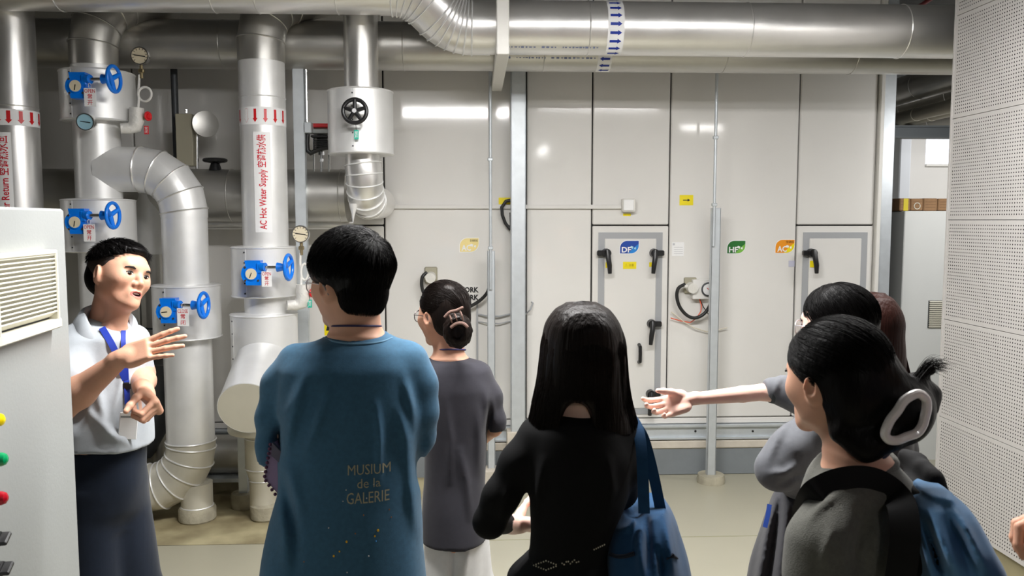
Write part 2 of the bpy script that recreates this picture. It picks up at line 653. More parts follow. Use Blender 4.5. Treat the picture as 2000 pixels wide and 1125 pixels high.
# =================================================================== AIR HANDLING MACHINE
AHU = empty('air_handling_unit', (0, YW, 0), 'long cream panelled air handling unit with access doors behind the pipes', 'ventilation unit')
PW = lambda px, py: at_y(px, py, YW)
xL = -4.4
xE = PW(1712, 300).x
zTop = PW(1300, -8).z + 0.25
zPB = PW(1250, 817).z                   # bottom of the panels
zJ = PW(1230, 440).z                    # joint over the doors
zBase0 = PW(1250, 856).z; zBase1 = PW(1250, 829).z
b = MB(); b.bbox((xL, YW + 0.03, zBase1), (xE, YW + 1.6, zTop - 0.02)); b.build('core', M_GAP, AHU)
xs = [xL, PW(-30, 300).x, PW(262, 300).x, PW(500, 300).x, PW(749, 300).x, PW(1028, 300).x, PW(1157, 300).x, PW(1309, 300).x, PW(1560, 300).x, xE]
g = 0.005


def panel(x0, x1, z0, z1):
    b = MB(); b.bbox((x0 + g, YW, z0 + g), (x1 - g, YW + 0.04, z1 - g), 0.006)
    return b.build('panel', M_AHU, AHU)


for i in range(len(xs) - 1):
    x0, x1 = xs[i], xs[i + 1]
    if i in (6, 8):
        panel(x0, x1, zJ, zTop)
    elif i < 4:
        panel(x0, x1, zJ, zTop); panel(x0, x1, zPB, zJ)
    else:
        panel(x0, x1, zPB, zTop)
b = MB(); b.bbox((xL, YW - 0.005, zBase1 + 0.004), (xE, YW + 0.04, zPB - 0.002), 0.004); b.build('bottom_rail', M_AHU, AHU)
b = MB(); b.bbox((xL, YW - 0.02, zBase0), (xE, YW + 0.05, zBase1), 0.004)
b.bbox((xL, YW - 0.045, zBase1 - 0.012), (xE, YW - 0.02, zBase1)); b.bbox((xL, YW - 0.045, zBase0), (xE, YW - 0.02, zBase0 + 0.012))
b.build('base_channel', M_GALV, AHU)
for px in (1118, 1358, 1470, 900):
    p = at_y(px, 842, YW - 0.02); b = MB(); b.cyl(p, p + Vector((0, -0.004, 0)), 0.008, n=10); b.build('bolt_hole', M_BLACK, AHU)
b = MB(); b.bbox((xE + 0.003, YW - 0.03, zBase0), (PW(1721, 300).x, YW + 0.05, zTop), 0.004); b.build('corner_trim', M_WHITE, AHU)
b = MB(); b.bbox((PW(1721, 300).x, YW - 0.005, 0.12), (PW(1746, 300).x, YW + 0.06, zTop + 0.1), 0.004); b.build('corner_post', M_GALV, AHU)
# access doors with grey gasket frames
def access_door(x0, x1, z0, z1, handles, grip=None):
    d = empty('access_door', (0, 0, 0)); d.parent = AHU
    b = MB(); b.bbox((x0 + g, YW - 0.004, z0 + g), (x1 - g, YW + 0.03, z1 - g), 0.005)
    fr = b.build('door_leaf', M_AHU, d)
    fr2 = (x1 - x0)
    gx0 = x0 + fr2 * 0.085; gx1 = x1 - fr2 * 0.085; gz1 = z1 - 0.048; gz0 = z0 + 0.03; w = 0.042
    b = MB()
    b.bbox((gx0, YW - 0.009, gz0), (gx0 + w, YW - 0.002, gz1)); b.bbox((gx1 - w, YW - 0.009, gz0), (gx1, YW - 0.002, gz1))
    b.bbox((gx0 + w, YW - 0.009, gz1 - w), (gx1 - w, YW - 0.002, gz1)); b.bbox((gx0 + w, YW - 0.009, gz0), (gx1 - w, YW - 0.002, gz0 + w))
    b.build('gasket_frame', M_AHUD, d)
    b = MB(); b.bbox((gx0 + w, YW - 0.014, gz0 + w), (gx1 - w, YW - 0.002, gz1 - w), 0.004); b.build('door_face', M_AHU, d)
    for (px, py, s) in handles:
        p = at_y(px, py, YW - 0.014)
        b = MB()
        b.cyl(p + Vector((0, 0.01, 0)), p + Vector((0, -0.045, 0)), 0.032, 0.028, 20)
        b.box(p + Vector((s * 0.035, -0.02, 0.0)), (0.06, 0.035, 0.036), None, 0.006)
        q = p + Vector((-s * 0.0, -0.052, 0))
        b.tube([q + Vector((0, 0, 0.02)), q + Vector((-s * 0.004, -0.012, -0.03)), q + Vector((-s * 0.012, -0.016, -0.08)), q + Vector((-s * 0.016, -0.012, -0.135))], [0.016, 0.018, 0.017, 0.013], 12)
        b.build('latch_handle', M_BLACK, d)
    if grip:
        p = at_y(*grip, YW - 0.014)
        b = MB(); b.tube([p + Vector((0, 0, 0.06)), p + Vector((0, -0.04, 0.05)), p + Vector((0, -0.045, 0)), p + Vector((0, -0.04, -0.05)), p + Vector((0, 0, -0.06))], 0.012, 10)
        b.build('pull_grip', M_BLACK, d)
    return d


access_door(xs[6], xs[7], zPB, zJ, [(1184, 494, -1), (1277, 494, 1), (1272, 632, 1), (1270, 769, 1), (1178, 632, -1), (1174, 769, -1)], (1248, 690))
access_door(xs[8], xs[9], zPB, zJ, [(1584, 494, -1), (1582, 632, -1), (1582, 769, -1)])
# door-like panel edge and thin conduits left of the column
b = MB(); x = PW(932, 600).x; b.bbox((x - 0.006, YW - 0.02, PW(932, 705).z), (x + 0.006, YW, PW(932, 590).z)); b.build('hinge_strip', M_AHUD, AHU)
for dy, r in ((616, 0.006), (630, 0.004)):
    b = MB(); b.tube([at_y(932 + 0, dy - 2, YW - 0.012), at_y(950, dy + 1, YW - 0.03), at_y(975, dy + 2, YW - 0.03), at_y(999, dy - 3, YW - 0.012)], r, 8)
    b.build('hose', M_AHUD, AHU)
b = MB(); b.tube([at_y(1026, 614, YW - 0.02), at_y(1035, 606, YW - 0.06), at_y(1041, 592, YW - 0.02), at_y(1038, 590, YW)], 0.005, 8); b.build('hose', M_AHUD, AHU)


def sticker(x0, y0, x1, y1, m, name='sticker', off=0.0):
    p = at_y(x0, y1, YW); q = at_y(x1, y0, YW)
    b = MB(); b.bbox((p.x, YW - 0.0025 - off, p.z), (q.x, YW + 0.001 - off, q.z)); return b.build(name, m, AHU)


def leaf(x0, y0, x1, y1, mm, m2, word, small=None, tcol=None, off=0.0):
    p = at_y(x0, y1, YW); q = at_y(x1, y0, YW)
    w = q.x - p.x; h = q.z - p.z

    def outline(g_):
        k = h * 0.62
        pts = [(g_, g_), (w - k, g_)]
        pts += [(w - k + (k - g_) * math.sin(t), k - (k - g_) * math.cos(t)) for t in [i * math.pi / 16 for i in range(1, 9)]]
        pts += [(w - g_, h - g_), (k * 0.9, h - g_)]
        pts += [(k * 0.9 - (k * 0.9 - g_) * math.sin(t), h - k * 0.9 + (k * 0.9 - g_) * math.cos(t)) for t in [i * math.pi / 16 for i in range(1, 9)]]
        return pts
    o = Vector((p.x, YW - off, p.z)); ux = Vector((1, 0, 0)); uz = Vector((0, 0, 1))
    b = MB(); b.prism(outline(-0.003), o, ux, uz, 0.0015); lab = b.build('section_sticker', M_PAPER, AHU)
    b = MB(); b.prism(outline(0.001), o + Vector((0, -0.0016, 0)), ux, uz, 0.001); b.build('print_field', mm, lab)
    b = MB()
    k = h * 0.6
    pts = [(w * 0.45, 0.002), (w - k, 0.002)] + [(w - k + (k - 0.002) * math.sin(t), k - (k - 0.002) * math.cos(t)) for t in [i * math.pi / 16 for i in range(1, 9)]] + [(w - 0.002, h * 0.75), (w * 0.72, h * 0.45)]
    b.prism(pts, o + Vector((0, -0.0027, 0)), ux, uz, 0.0008); b.build('print_field', m2, lab)
    flat_text('lettering', word, o + ux * (w * 0.34) + uz * (h * 0.30) + Vector((0, -0.0037, 0)), ux, uz, tcol or M_PAPER, lab, w=w * 0.5, h=h * 0.44, bold=0.003)
    b = MB()
    b.prism([(w * .52, h * .5), (w * .66, h * .36), (w * .72, h * .52), (w * .60, h * .6)], o + Vector((0, -0.0037, 0)), ux, uz, 0.0006)
    b.prism([(w * .74, h * .38), (w * .82, h * .3), (w * .86, h * .46), (w * .79, h * .5)], o + Vector((0, -0.0037, 0)), ux, uz, 0.0006)
    b.build('print_mark', mat('sticker_highlight', srgb(170, 215, 235), 0.5) if word == 'DF' else M_PAPER, lab)
    if small:
        flat_text('lettering', small, o + ux * (w * 0.74) + uz * (h * 0.83) + Vector((0, -0.0037, 0)), ux, uz, M_BLACKT, lab, w=w * 0.4, h=h * 0.17)
    return lab


leaf(1210, 470, 1247, 495, M_DBLUE, M_LBLUE, 'DF', off=0.014)
leaf(1420, 470, 1456, 495, M_GRN, M_LGRN, 'HF')
leaf(1514, 468, 1552, 494, M_ORA, M_YEL, 'AC', '空调段')
leaf(898, 465, 935, 492, M_YELP, M_YELP, 'AC', '空调机组')
s = sticker(1216, 511, 1242, 525, M_YEL, off=0.014)
p = at_y(1229, 518, YW - 0.0175)
flat_text('lettering', '⚠ 注意', p, (1, 0, 0), (0, 0, 1), mat('faint_print', srgb(170, 150, 0), 0.6), s, w=0.062)
s = sticker(1327, 381, 1354, 401, M_YEL)
b = MB(); b.prism(arrow_poly(0.02, 0.05, 0.3, 0.36), at_y(1341, 391, YW - 0.003), (1, 0, 0), (0, 0, 1), 0.0008); b.build('arrow', M_BLACKT, s)
sticker(974, 386, 999, 399, M_YEL)
sticker(1217, 417, 1232, 422, M_YEL)
sticker(1182, 512, 1188, 523, M_YEL, off=0.012); sticker(1267, 512, 1275, 521, M_YEL, off=0.012); sticker(1580, 509, 1590, 522, M_YEL, off=0.014)
s = sticker(1312, 473, 1336, 500, M_PAPER)
b = MB(); p = at_y(1316, 477, YW - 0.003); b.box(p, (0.014, 0.0008, 0.014))
for i in range(4):
    b.box(at_y(1325, 483 + 4 * i, YW - 0.003), (0.06, 0.0006, 0.003))
b.build('print_lines', mat('pale_grey_print', srgb(190, 190, 195), 0.6), s)
sticker(1540, 509, 1552, 521, mat('pale_lilac_sticker', srgb(196, 196, 214), 0.5))
s = sticker(634, 626, 660, 655, M_YEL)
b = MB(); p = at_y(647, 640, YW - 0.003)
b.prism([(-.035, -.02), (.035, -.02), (.03, 0), (.01, .005), (-.005, .025), (-.025, .02), (-.03, 0)], p, (1, 0, 0), (0, 0, 1), 0.0008); b.build('pictogram', M_BLACKT, s)
s = sticker(893, 557, 938, 590, mat('pale_panel_sign', srgb(226, 224, 220), 0.45), name='sign')
flat_text('lettering', 'WORK', at_y(914, 566, YW - 0.003), (1, 0, 0), (0, 0, 1), M_BLACKT, s, w=0.145, h=0.038, bold=0.004)
flat_text('lettering', 'WORK', at_y(914, 581, YW - 0.003), (1, 0, 0), (0, 0, 1), M_BLACKT, s, w=0.145, h=0.038, bold=0.004)
# plinth below the machine
zl0 = at_y(1300, 878, YW - 0.05).z
b = MB(); b.bbox((xL, YW - 0.03, 0), (PW(1750, 300).x, YW + 1.6, zl0), 0.006); struct(b, 'trim_2', M_PLINTH)
b = MB(); b.bbox((xL, YW - 0.04, zl0), (PW(1750, 300).x, YW + 1.6, at_y(1300, 862, YW - 0.05).z), 0.008); struct(b, 'trim_3', M_LEDGE)
b = MB(); b.bbox((xL, YW + 0.06, at_y(1300, 862, YW - 0.05).z), (xE, YW + 1.5, zBase0)); b.build('support_pad', M_GAP, AHU)

# cable trunking, switch box
b = MB(); b.bbox((PW(757, 400).x, YW - 0.022, PW(980, 408).z), (PW(1213, 405).x, YW, PW(980, 400).z), 0.003)
tag(b.build('cable_trunking', M_AHU, None, base=PW(757, 404)), 'thin cream cable trunking running across the panels to the switch box', 'trunking')
b = MB(); c = PW(1226, 401); b.box(c + Vector((0, -0.03, 0)), (0.09, 0.06, 0.09), None, 0.008); r = b.build('switch_box', M_WHITE, None, base=c)
tag(r, 'small square white switch box at the end of the trunking', 'box')
b = MB(); b.box(c + Vector((-.005, -0.062, 0)), (0.068, 0.006, 0.07), None, 0.003); b.build('cover', M_PAPER, r)


# sensor fittings with black cable loops
def fitting(px, py, label, pts, endlabel):
    c = PW(px, py)
    r = empty('sensor_fitting', c, label, 'sensor')
    b = MB(); b.box(c + Vector((0, -0.01, 0.01)), (0.085, 0.02, 0.11), None, 0.006); b.build('base_plate', M_BEIGEM, r)
    b = MB(); b.cyl(c, c + Vector((0.0, -0.09, -0.005)), 0.036, 0.034, 24); b.build('cap', M_WRAP, r)
    b = MB(); b.cyl(c + Vector((0, -.05, 0)), c + Vector((-0.055, -.06, 0.01)), 0.014, n=14); b.build('gland', M_WHITE, r)
    q = [at_y(a, d, YW - e) for a, d, e in pts]
    sm = []
    for i in range(len(q) - 1):
        p0 = q[max(0, i - 1)]; p1 = q[i]; p2 = q[i + 1]; p3 = q[min(len(q) - 1, i + 2)]
        for t in range(5):
            u = t / 5
            sm.append(0.5 * ((2 * p1) + (p2 - p0) * u + (2 * p0 - 5 * p1 + 4 * p2 - p3) * u * u + (3 * p1 - p0 - 3 * p2 + p3) * u ** 3))
    sm.append(q[-1])
    b = MB(); b.tube(sm, 0.0115, 12)
    tag(b.build('flexible_cable', M_RUB, None, base=q[0]), endlabel, 'cable')
    return r


fitting(1347, 560, 'round pale sensor fitting beside the gauge box', [(1338, 555, .06), (1325, 563, .07), (1322, 580, .07), (1328, 600, .07), (1342, 616, .07), (1358, 621, .07), (1376, 612, .07), (1388, 592, .08), (1391, 562, .1)],
        'black cable looping from the pale sensor fitting to the thin conduit')
fitting(842, 540, 'round pale sensor fitting above the hair of the woman in grey', [(834, 532, .06), (825, 541, .07), (824, 560, .07), (832, 578, .07), (860, 600, .07), (900, 604, .07), (930, 592, .07), (950, 574, .08), (957, 556, .1)],
        'black cable drooping behind the head of the woman in grey')
q = [(999, 391), (988, 393), (980, 405), (981, 420), (987, 436), (995, 446), (999, 440)]
b = MB(); b.tube([at_y(a, d, YW - 0.05) for a, d in q] + [at_y(998, 415, YW - .05)], 0.0105, 12); tag(b.build('flexible_cable', M_RUB, None, base=at_y(999, 391, YW)), 'short black cable loop emerging beside the tall galvanised column', 'cable')
# differential pressure gauge box
c = PW(1378, 564)
r = empty('gauge_box', c, 'pale box with round differential pressure gauge and loose wires', 'gauge')
b = MB(); b.bbox((PW(1359, 1).x, YW - 0.06, PW(1359, 583).z), (PW(1396, 1).x, YW, PW(1359, 545).z), 0.004); b.build('box', M_AHU, r)
gc = at_y(1383, 565, YW - 0.06)
b = MB(); b.lathe([(0.001, 0), (0.046, 0), (0.048, 0.004), (0.048, 0.014), (0.040, 0.016), (0.038, 0.010), (0.0, 0.010)], gc, (0, -1, 0), 32); b.build('bezel', M_DARK, r)
b = MB(); b.cyl(gc + Vector((0, -0.0102, 0)), gc + Vector((0, -0.0112, 0)), 0.038); dl = b.build('dial', M_PAPER, r)
b = MB(); b.box(gc + Vector((0.004, -0.0125, -.003)), (0.04, 0.001, 0.004), Matrix.Rotation(0.7, 3, 'Y')); b.build('needle', M_RED, dl)
b = MB(); b.tube([at_y(a, d, YW - .03) for a, d in ((1366, 584), (1370, 596), (1369, 608), (1360, 622), (1348, 630), (1330, 627), (1313, 622), (1310, 621))], 0.0035, 8); b.build('orange_wire', M_ORW, r)
b = MB(); b.tube([at_y(a, d, YW - .03) for a, d in ((1367, 584), (1374, 600), (1384, 614), (1396, 624))], 0.003, 8); b.build('black_wire', M_RUB, r)
b = MB(); b.tube([at_y(a, d, YW - .03) for a, d in ((1311, 609), (1320, 616), (1335, 628), (1355, 640), (1380, 648), (1400, 645), (1420, 640))], 0.004, 8); b.build('clear_tube', mat('milky_tube', srgb(215, 208, 190), 0.3), r)


# =================================================================== COLUMNS, CONDUITS, HANGER
def channel(mb, x0, x1, y, z0, z1, depth=0.05, t=0.004):
    mb.bbox((x0, y, z0), (x1, y + t, z1), 0.0015)
    mb.bbox((x0, y, z0), (x0 + t, y + depth, z1)); mb.bbox((x1 - t, y, z0), (x1, y + depth, z1))


yc = 5.34
b = MB(); channel(b, at_y(998, 400, yc).x, at_y(1027, 400, yc).x, yc, at_y(1010, 843, yc).z, 3.2, 0.10)
tag(b.build('steel_column', M_GALV, None, base=(at_y(1012, 400, yc).x, yc, at_y(1010, 843, yc).z)), 'tall galvanised steel column standing before the panels at mid wall', 'column')
b = MB(); b.bbox((at_y(990, 400, yc).x, yc - 0.02, 0), (at_y(1034, 400, yc).x, yc + 0.1, at_y(1010, 843, yc).z), 0.004)
tag(b.build('column_foot', M_LEDGE, None, base=(at_y(1012, 843, yc).x, yc, 0)), 'pale pedestal block under the tall galvanised column', 'pedestal')


def conduit_post(cx, top, kink, bot, cw, pw, y, label, foot=None, foff=0.0):
    x = at_y(cx, 400, y).x
    z1 = at_y(cx, top, y).z; zk = at_y(cx, kink, y).z; z0 = at_y(cx, bot, y).z if not foot else 0.05
    r = empty('conduit_post', (x, y, z0 - (0.05 if foot else 0)), label, 'conduit')
    b = MB(); b.cyl((x - pw * 0.4, y - 0.012, zk - 0.25), (x - pw * 0.4, y - 0.012, z1), 0.010, n=12); b.build('conduit', M_GALV, r)
    for zz_ in (zk + 0.02, (zk + z1) / 2):
        b = MB(); b.box((x - pw * .4, y - 0.012, zz_), (0.034, 0.026, 0.022), None, 0.004); b.build('clip', M_GALV, r)
    b = MB(); channel(b, x - cw / 2, x + cw / 2, y, z0, zk, 0.04); b.build('channel', M_GALV, r)
    if foot:
        b = MB(); b.lathe([(foot, 0), (foot, 0.03), (foot * 0.93, 0.055), (foot * .5, 0.05), (0, 0.05)], (x, y + 0.01, 0), n=28); b.build('foot', M_CONC, r)
    return r


conduit_post(1400, 130, 406, 935, 0.058, 0.05, 5.3, 'conduit on galvanised channel post with round concrete foot before the wall', 0.092)
conduit_post(959, 130, 490, 915, 0.05, 0.01, 5.32, 'conduit on galvanised channel post close by the tall column', None)
x = at_y(961, 900, 5.32).x
b = MB(); b.bbox((x - 0.06, 5.27, 0), (x + 0.12, 5.4, at_y(961, 915, 5.32).z), 0.01); tag(b.build('foot_block', M_LEDGE, None, base=(x, 5.32, 0)), 'pale concrete block under the conduit post beside the column', 'pedestal')

# pipe hanger: upright channel and the arm below the two mains
YH1, YH2, RH = 4.5, 5.0, 0.141
hx = at_y(983, 60, 4.22).x
zarm = at_y(983, 98, 4.22).z
HG = empty('pipe_hanger', (hx, 4.22, zarm), 'white steel hanger gripping the two big horizontal mains', 'bracket')
b = MB(); b.bbox((hx - 0.034, 4.22, zarm - 0.02), (hx + 0.03, 4.27, ZC), 0.004); b.build('upright', M_WHITE, HG)
b = MB(); b.bbox((hx - 0.036, 4.24, zarm - 0.012), (hx + 0.032, 5.46, zarm + 0.035), 0.004); b.build('arm', M_WHITE, HG)

# =================================================================== MAINS
ZM = zarm + 0.035 + RH                  # axis height of the lower mains


def bead(mb, c, axis, R, r=0.004):
    mb.torus(c, axis, R, r, 44, 6)


# rear main
R2 = empty('water_main', (0, YH2, ZM), 'rear aluminium clad main running along the wall under the front one', 'pipe')
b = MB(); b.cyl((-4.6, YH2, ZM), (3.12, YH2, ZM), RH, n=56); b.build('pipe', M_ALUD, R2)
for px in (180, 440, 790, 1060, 1410, 1660):
    b = MB(); bead(b, (at_y(px, 130, YH2).x, YH2, ZM), (1, 0, 0), RH + 0.001, 0.003); b.build('seam', M_ALUD, R2)
# front main: right run, offset bends, high run to the left
x1 = at_y(975, 60, YH1).x
x0 = at_y(742, 10, 4.4).x
ZHL = at_y(500, 25, 4.38).z + RH + 0.004
YHL = 4.40
R1 = empty('water_main', (x1, YH1, ZM), 'front aluminium clad main with a ribbed offset bend beside the hanger', 'pipe')
b = MB(); b.cyl((x1 - 0.05, YH1, ZM), (3.12, YH1, ZM), RH, n=56); b.build('pipe', M_ALU, R1)
b = MB(); b.cyl((-4.6, YHL, ZHL), (x0, YHL, ZHL), RH, n=56); b.build('pipe', M_ALU, R1)
A = Vector((x0, YHL, ZHL)); D = Vector((x1 - 0.05, YH1, ZM))
# two bends joined by a slanting piece
mid = (D - A)
c1 = A + Vector((0.17, 0, 0)); c2 = D - Vector((0.20, 0, 0))
pth = [A] + elbow_path(A, c1, c2, 0.25, 5) + elbow_path(c1, c2, D, 0.25, 6) + [D]
b = MB(); b.tube(pth, RH + 0.004, 56, caps=False); b.build('offset_bend', M_ALU, R1, sharp=60)
b = MB()
for i in range(1, len(pth) - 1):
    bead(b, pth[i], (pth[i + 1] - pth[i - 1]), RH + 0.007, 0.0045)
b.build('bend_seam', M_JACK, R1)
for px in (120, 420, 505, 660):
    b = MB(); bead(b, (at_y(px, 10, YHL).x, YHL, ZHL), (1, 0, 0), RH + 0.001, 0.003); b.build('seam', M_ALU, R1)
for px in (1147, 1455, 1757):
    b = MB(); bead(b, (at_y(px, 60, YH1).x, YH1, ZM), (1, 0, 0), RH + 0.001, 0.0035); b.build('seam', M_ALU, R1)
# flow arrow bands on both mains
for (root, yy, pa, pb, a_lo, a_hi, flip, na) in ((R1, YH1, 1180, 1211, -1.4, 1.5, 1, 9), (R2, YH2, 1163, 1190, -1.2, 1.5, -1, 8)):
    xa = at_y(pa, 60, yy).x; xb = at_y(pb, 60, yy).x
    b = MB(); wrap_patch(b, (0, yy, ZM), (1, 0, 0), (0, -1, 0), RH + 0.0015, a_lo, a_hi, xa, xb, 30)
    bd = b.build('arrow_band', M_PAPER, root)
    for i in range(na):
        a = a_lo + (a_hi - a_lo) * (i + 0.5) / na
        pts = [(v + a * RH, u * flip + (xa + xb) / 2) for u, v in arrow_poly(0.028, (xb - xa) * 0.72, 0.5, 0.34)]
        bb = MB(); bb.add(wrap_pts(pts, (0, yy, ZM), (1, 0, 0), (0, -1, 0), RH + 0.003), [tuple(range(7))]); bb.build('arrow', M_BLUET, bd)

# faint run of blue maker's print low on both mains
g0_ = random.Random(4)
for root, yy, an in ((R1, YH1, 0.98), (R2, YH2, 0.62)):
    b = MB(); px = 992.0
    while px < 1162:
        w = g0_.uniform(2, 6); xa = at_y(px, 100, yy).x; xb = at_y(px + w, 100, yy).x; hh_ = g0_.uniform(0.02, 0.045)
        wrap_patch(b, (0, yy, ZM), (1, 0, 0), (0, -1, 0), RH + 0.0015, an - hh_, an + hh_, xa, xb, 2)
        px += w + g0_.uniform(1.5, 4) + (9 if g0_.random() < .12 else 0)
    o = b.build('faded_print', mat('faded_blue_print', srgb(120, 130, 165), 0.5), root); o['kind'] = 'stuff'

# =================================================================== RISERS
YP = 4.75


def offc(px):
    """a round upright seen off the axis looks wider: correction for radii read as widths"""
    return math.cos(math.atan((px - 1000.0) / F_PX))


def cx_(px, py=450, y=YP):
    return at_y(px, py, y).x


def zf(py, px, r=0.14, y=YP):            # height of a mark on the front of a round thing
    return at_y(px, py, y - r).z


def vcyl(mb, x, z0, z1, r, y=YP, n=48):
    mb.cyl((x, y, z0), (x, y, z1), r, n=n)


def jacket(root, px0, px1, py0, py1, y=YP, m=None, seam=-0.35):
    x = cx_((px0 + px1) / 2, (py0 + py1) / 2, y)
    r = (px1 - px0) / 2 * (y - 0.05) / F_PX * offc((px0 + px1) / 2)
    z1 = at_y((px0 + px1) / 2, py0, y - r).z; z0 = at_y((px0 + px1) / 2, py1, y - r).z
    b = MB()
    b.lathe([(r * 0.3, z0 + .004), (r - 0.004, z0), (r, z0 + 0.006), (r, z1 - 0.006), (r - 0.004, z1), (r * 0.3, z1 + 0.012)], (x, y, 0), n=64)
    j = b.build('valve_jacket', m or M_JACK, root)
    for zq in (z0 + 0.006, z1 - 0.006):
        b = MB(); bead(b, (x, y, zq), (0, 0, 1), r, 0.004); b.build('rim', m or M_JACK, j)
    d = Vector((math.sin(seam), -math.cos(seam), 0))
    b = MB(); b.box(Vector((x, y, (z0 + z1) / 2)) + d * r, (0.014, 0.003, z1 - z0 - 0.02), Matrix.Rotation(seam, 3, 'Z')); b.build('seam', m or M_JACK, j)
    b = MB()
    for k in range(5):
        p = Vector((x, y, z0 + (z1 - z0) * (k + 0.5) / 5)) + d * (r + 0.002)
        b.cyl(p, p + d * 0.003, 0.0045, n=8)
    b.build('rivet', M_DARK, j)
    return x, r, z0, z1


GEAR = {}


def gearbox(root, px, py, dist, needle=1.2, s=1.0):
    """blue worm gear operator: box, dial, four bolts, stem and hand wheel; centre of its dial at the pixel, at world y = dist"""
    c = at_y(px, py, dist)
    gb = MB()
    k = s
    poly = []
    for (u, v) in [(-.036, .072), (.048, .072), (.048, -.062), (-.030, -.062), (-.032, -.048)]:
        poly.append((u * k, v * k))
    for t in range(7):
        a = math.radians(235 - t * 18.3)
        poly.append((0.058 * k * math.cos(a) + 0.002, 0.058 * k * math.sin(a)))
    gb.prism([(u, v) for u, v in poly[::-1]][::-1], c + Vector((0, 0.06, 0)), (1, 0, 0), (0, 0, 1), 0.06)
    gb.box(c + Vector((0.042 * k, 0.02, 0.030 * k)), (0.035 * k, 0.055, 0.062 * k), None, 0.008)
    gb.cyl(c + Vector((0, 0.004, 0)), c + Vector((0, -0.006, 0)), 0.036 * k, n=28)
    gb.cyl(c + Vector((0.05 * k, 0.01, 0.036 * k)), c + Vector((0.075 * k, 0.002, 0.036 * k)), 0.024 * k, n=18)
    gb.cyl(c + Vector((0.0, 0.05, 0)), c + Vector((0.0, 0.14, 0)), 0.03 * k, n=18)
    g_ = gb.build('gear_operator', M_BLUE, root)
    b = MB(); b.cyl(c + Vector((0, -0.006, 0)), c + Vector((0, -0.008, 0)), 0.030 * k, n=28); b.build('dial', M_DIAL, g_)
    b = MB(); b.box(c + Vector((-.008 * math.cos(needle), -0.009, -.008 * math.sin(needle))), (0.03 * k, 0.0015, 0.004), Matrix.Rotation(-needle, 3, 'Y')); b.build('needle', M_BLACK, g_)
    for (u, v) in ((-.033, .036), (.036, .036), (-.033, -.036), (.036, -.036)):
        b = MB(); b.cyl(c + Vector((u * k, 0.002, v * k)), c + Vector((u * k, -0.004, v * k)), 0.006 * k, n=8); b.build('bolt', M_STEEL, g_)
    ax = Vector((0.99, -0.10, 0)).normalized()
    p0 = c + Vector((0.07 * k, 0.004, 0.036 * k)); p1 = p0 + ax * (0.075 * k)
    b = MB(); b.cyl(p0, p1, 0.009 * k, n=12); b.build('stem', M_STEEL, root)
    h = MB(); wc = p1 + ax * 0.045 * k
    h.cyl(p1 - ax * 0.005, wc + ax * 0.006, 0.026 * k, 0.014 * k, 20)
    h.torus(wc + ax * 0.012, ax, 0.066 * k, 0.0095 * k, 40, 10)
    x_, y_, _ = basis(ax)
    for q in range(3):
        a = math.radians(30 + 120 * q)
        e = wc + ax * 0.012 + (x_ * math.cos(a) + y_ * math.sin(a)) * 0.066 * k
        h.tube([wc - ax * .004, e], [0.014 * k, 0.011 * k], 10)
    h.build('hand_wheel', M_BLUE, root)
    return p1


def valve_tag(px0, py0, px1, py1, dist, words, label, group):
    p = at_y((px0 + px1) / 2, (py0 + py1) / 2, dist)
    w = at_y(px1, py0, dist).x - at_y(px0, py0, dist).x; h = at_y(px0, py0, dist).z - at_y(px0, py1, dist).z
    b = MB(); b.box(p, (w, 0.002, h), None, 0.0008)
    b.torus(p + Vector((0, 0.001, h / 2 + 0.012)), (1, 0, 0), 0.014, 0.0012, 16, 5)
    t = b.build('valve_tag', M_PAPER, None, base=p)
    tag(t, label, 'tag', group)
    off = Vector((0, -0.0012, 0))
    flat_text('lettering', words[0], p + off + Vector((0, 0, h * .34)), (1, 0, 0), (0, 0, 1), M_REDT, t, w=w * .86, h=h * .2)
    flat_text('lettering', words[1], p + off + Vector((0, 0, h * .05)), (1, 0, 0), (0, 0, 1), M_REDT, t, h=h * .27, bold=0.001)
    flat_text('lettering', words[2], p + off + Vector((0, 0, -h * .29)), (1, 0, 0), (0, 0, 1), M_REDT, t, h=h * .27, bold=0.0)


def gauge_assembly(px, py, rpx, dist, lab, dialm, siphon=None, tilt=(0, -1, 0.0), cock=None):
    c = at_y(px, py, dist); r = rpx * dist / F_PX
    g0 = empty('pressure_gauge', c, lab, 'gauge')
    ax = Vector(tilt).normalized()
    b = MB(); b.lathe([(0.001, -0.03), (r * .9, -0.03), (r, -0.022), (r, 0.0), (r * .97, 0.006), (r * .88, 0.006), (r * .86, 0.0), (0, 0.0)], c, ax, 36); b.build('case', M_STEEL, g0)
    b = MB(); b.cyl(c + ax * 0.0005, c + ax * 0.0015, r * .86, n=36); d = b.build('dial', dialm, g0)
    x_, y_, _ = basis(ax)
    R = Matrix((x_, y_, ax)).transposed()
    b = MB(); b.box(c + ax * 0.0035, (r * 1.2, 0.005, 0.0015), R @ Matrix.Rotation(-0.15, 3, 'Z')); b.build('needle', M_BLACK, d)
    b = MB()
    for k in range(11):
        a = math.radians(-40 + 26 * k)
        b.box(c + ax * 0.0022 + (x_ * math.cos(a) + y_ * math.sin(a)) * r * .74, (0.010, 0.0025, 0.001), R @ Matrix.Rotation(a, 3, 'Z'))
    b.build('scale_mark', M_BLACKT, d)
    if siphon:
        b = MB(); b.cyl(c + Vector((0, 0.015, -r)), c + Vector((0, 0.015, -r - 0.07)), 0.009, n=12); b.box(c + Vector((0, 0.015, -r - 0.03)), (0.03, 0.024, 0.022), None, 0.004); b.build('cock', M_BRASS, g0)
        b = MB(); b.tube([at_y(a, q, dist + o) for a, q, o in siphon], 0.0065, 10); b.build('siphon_tube', M_WHITE, g0)
    return g0


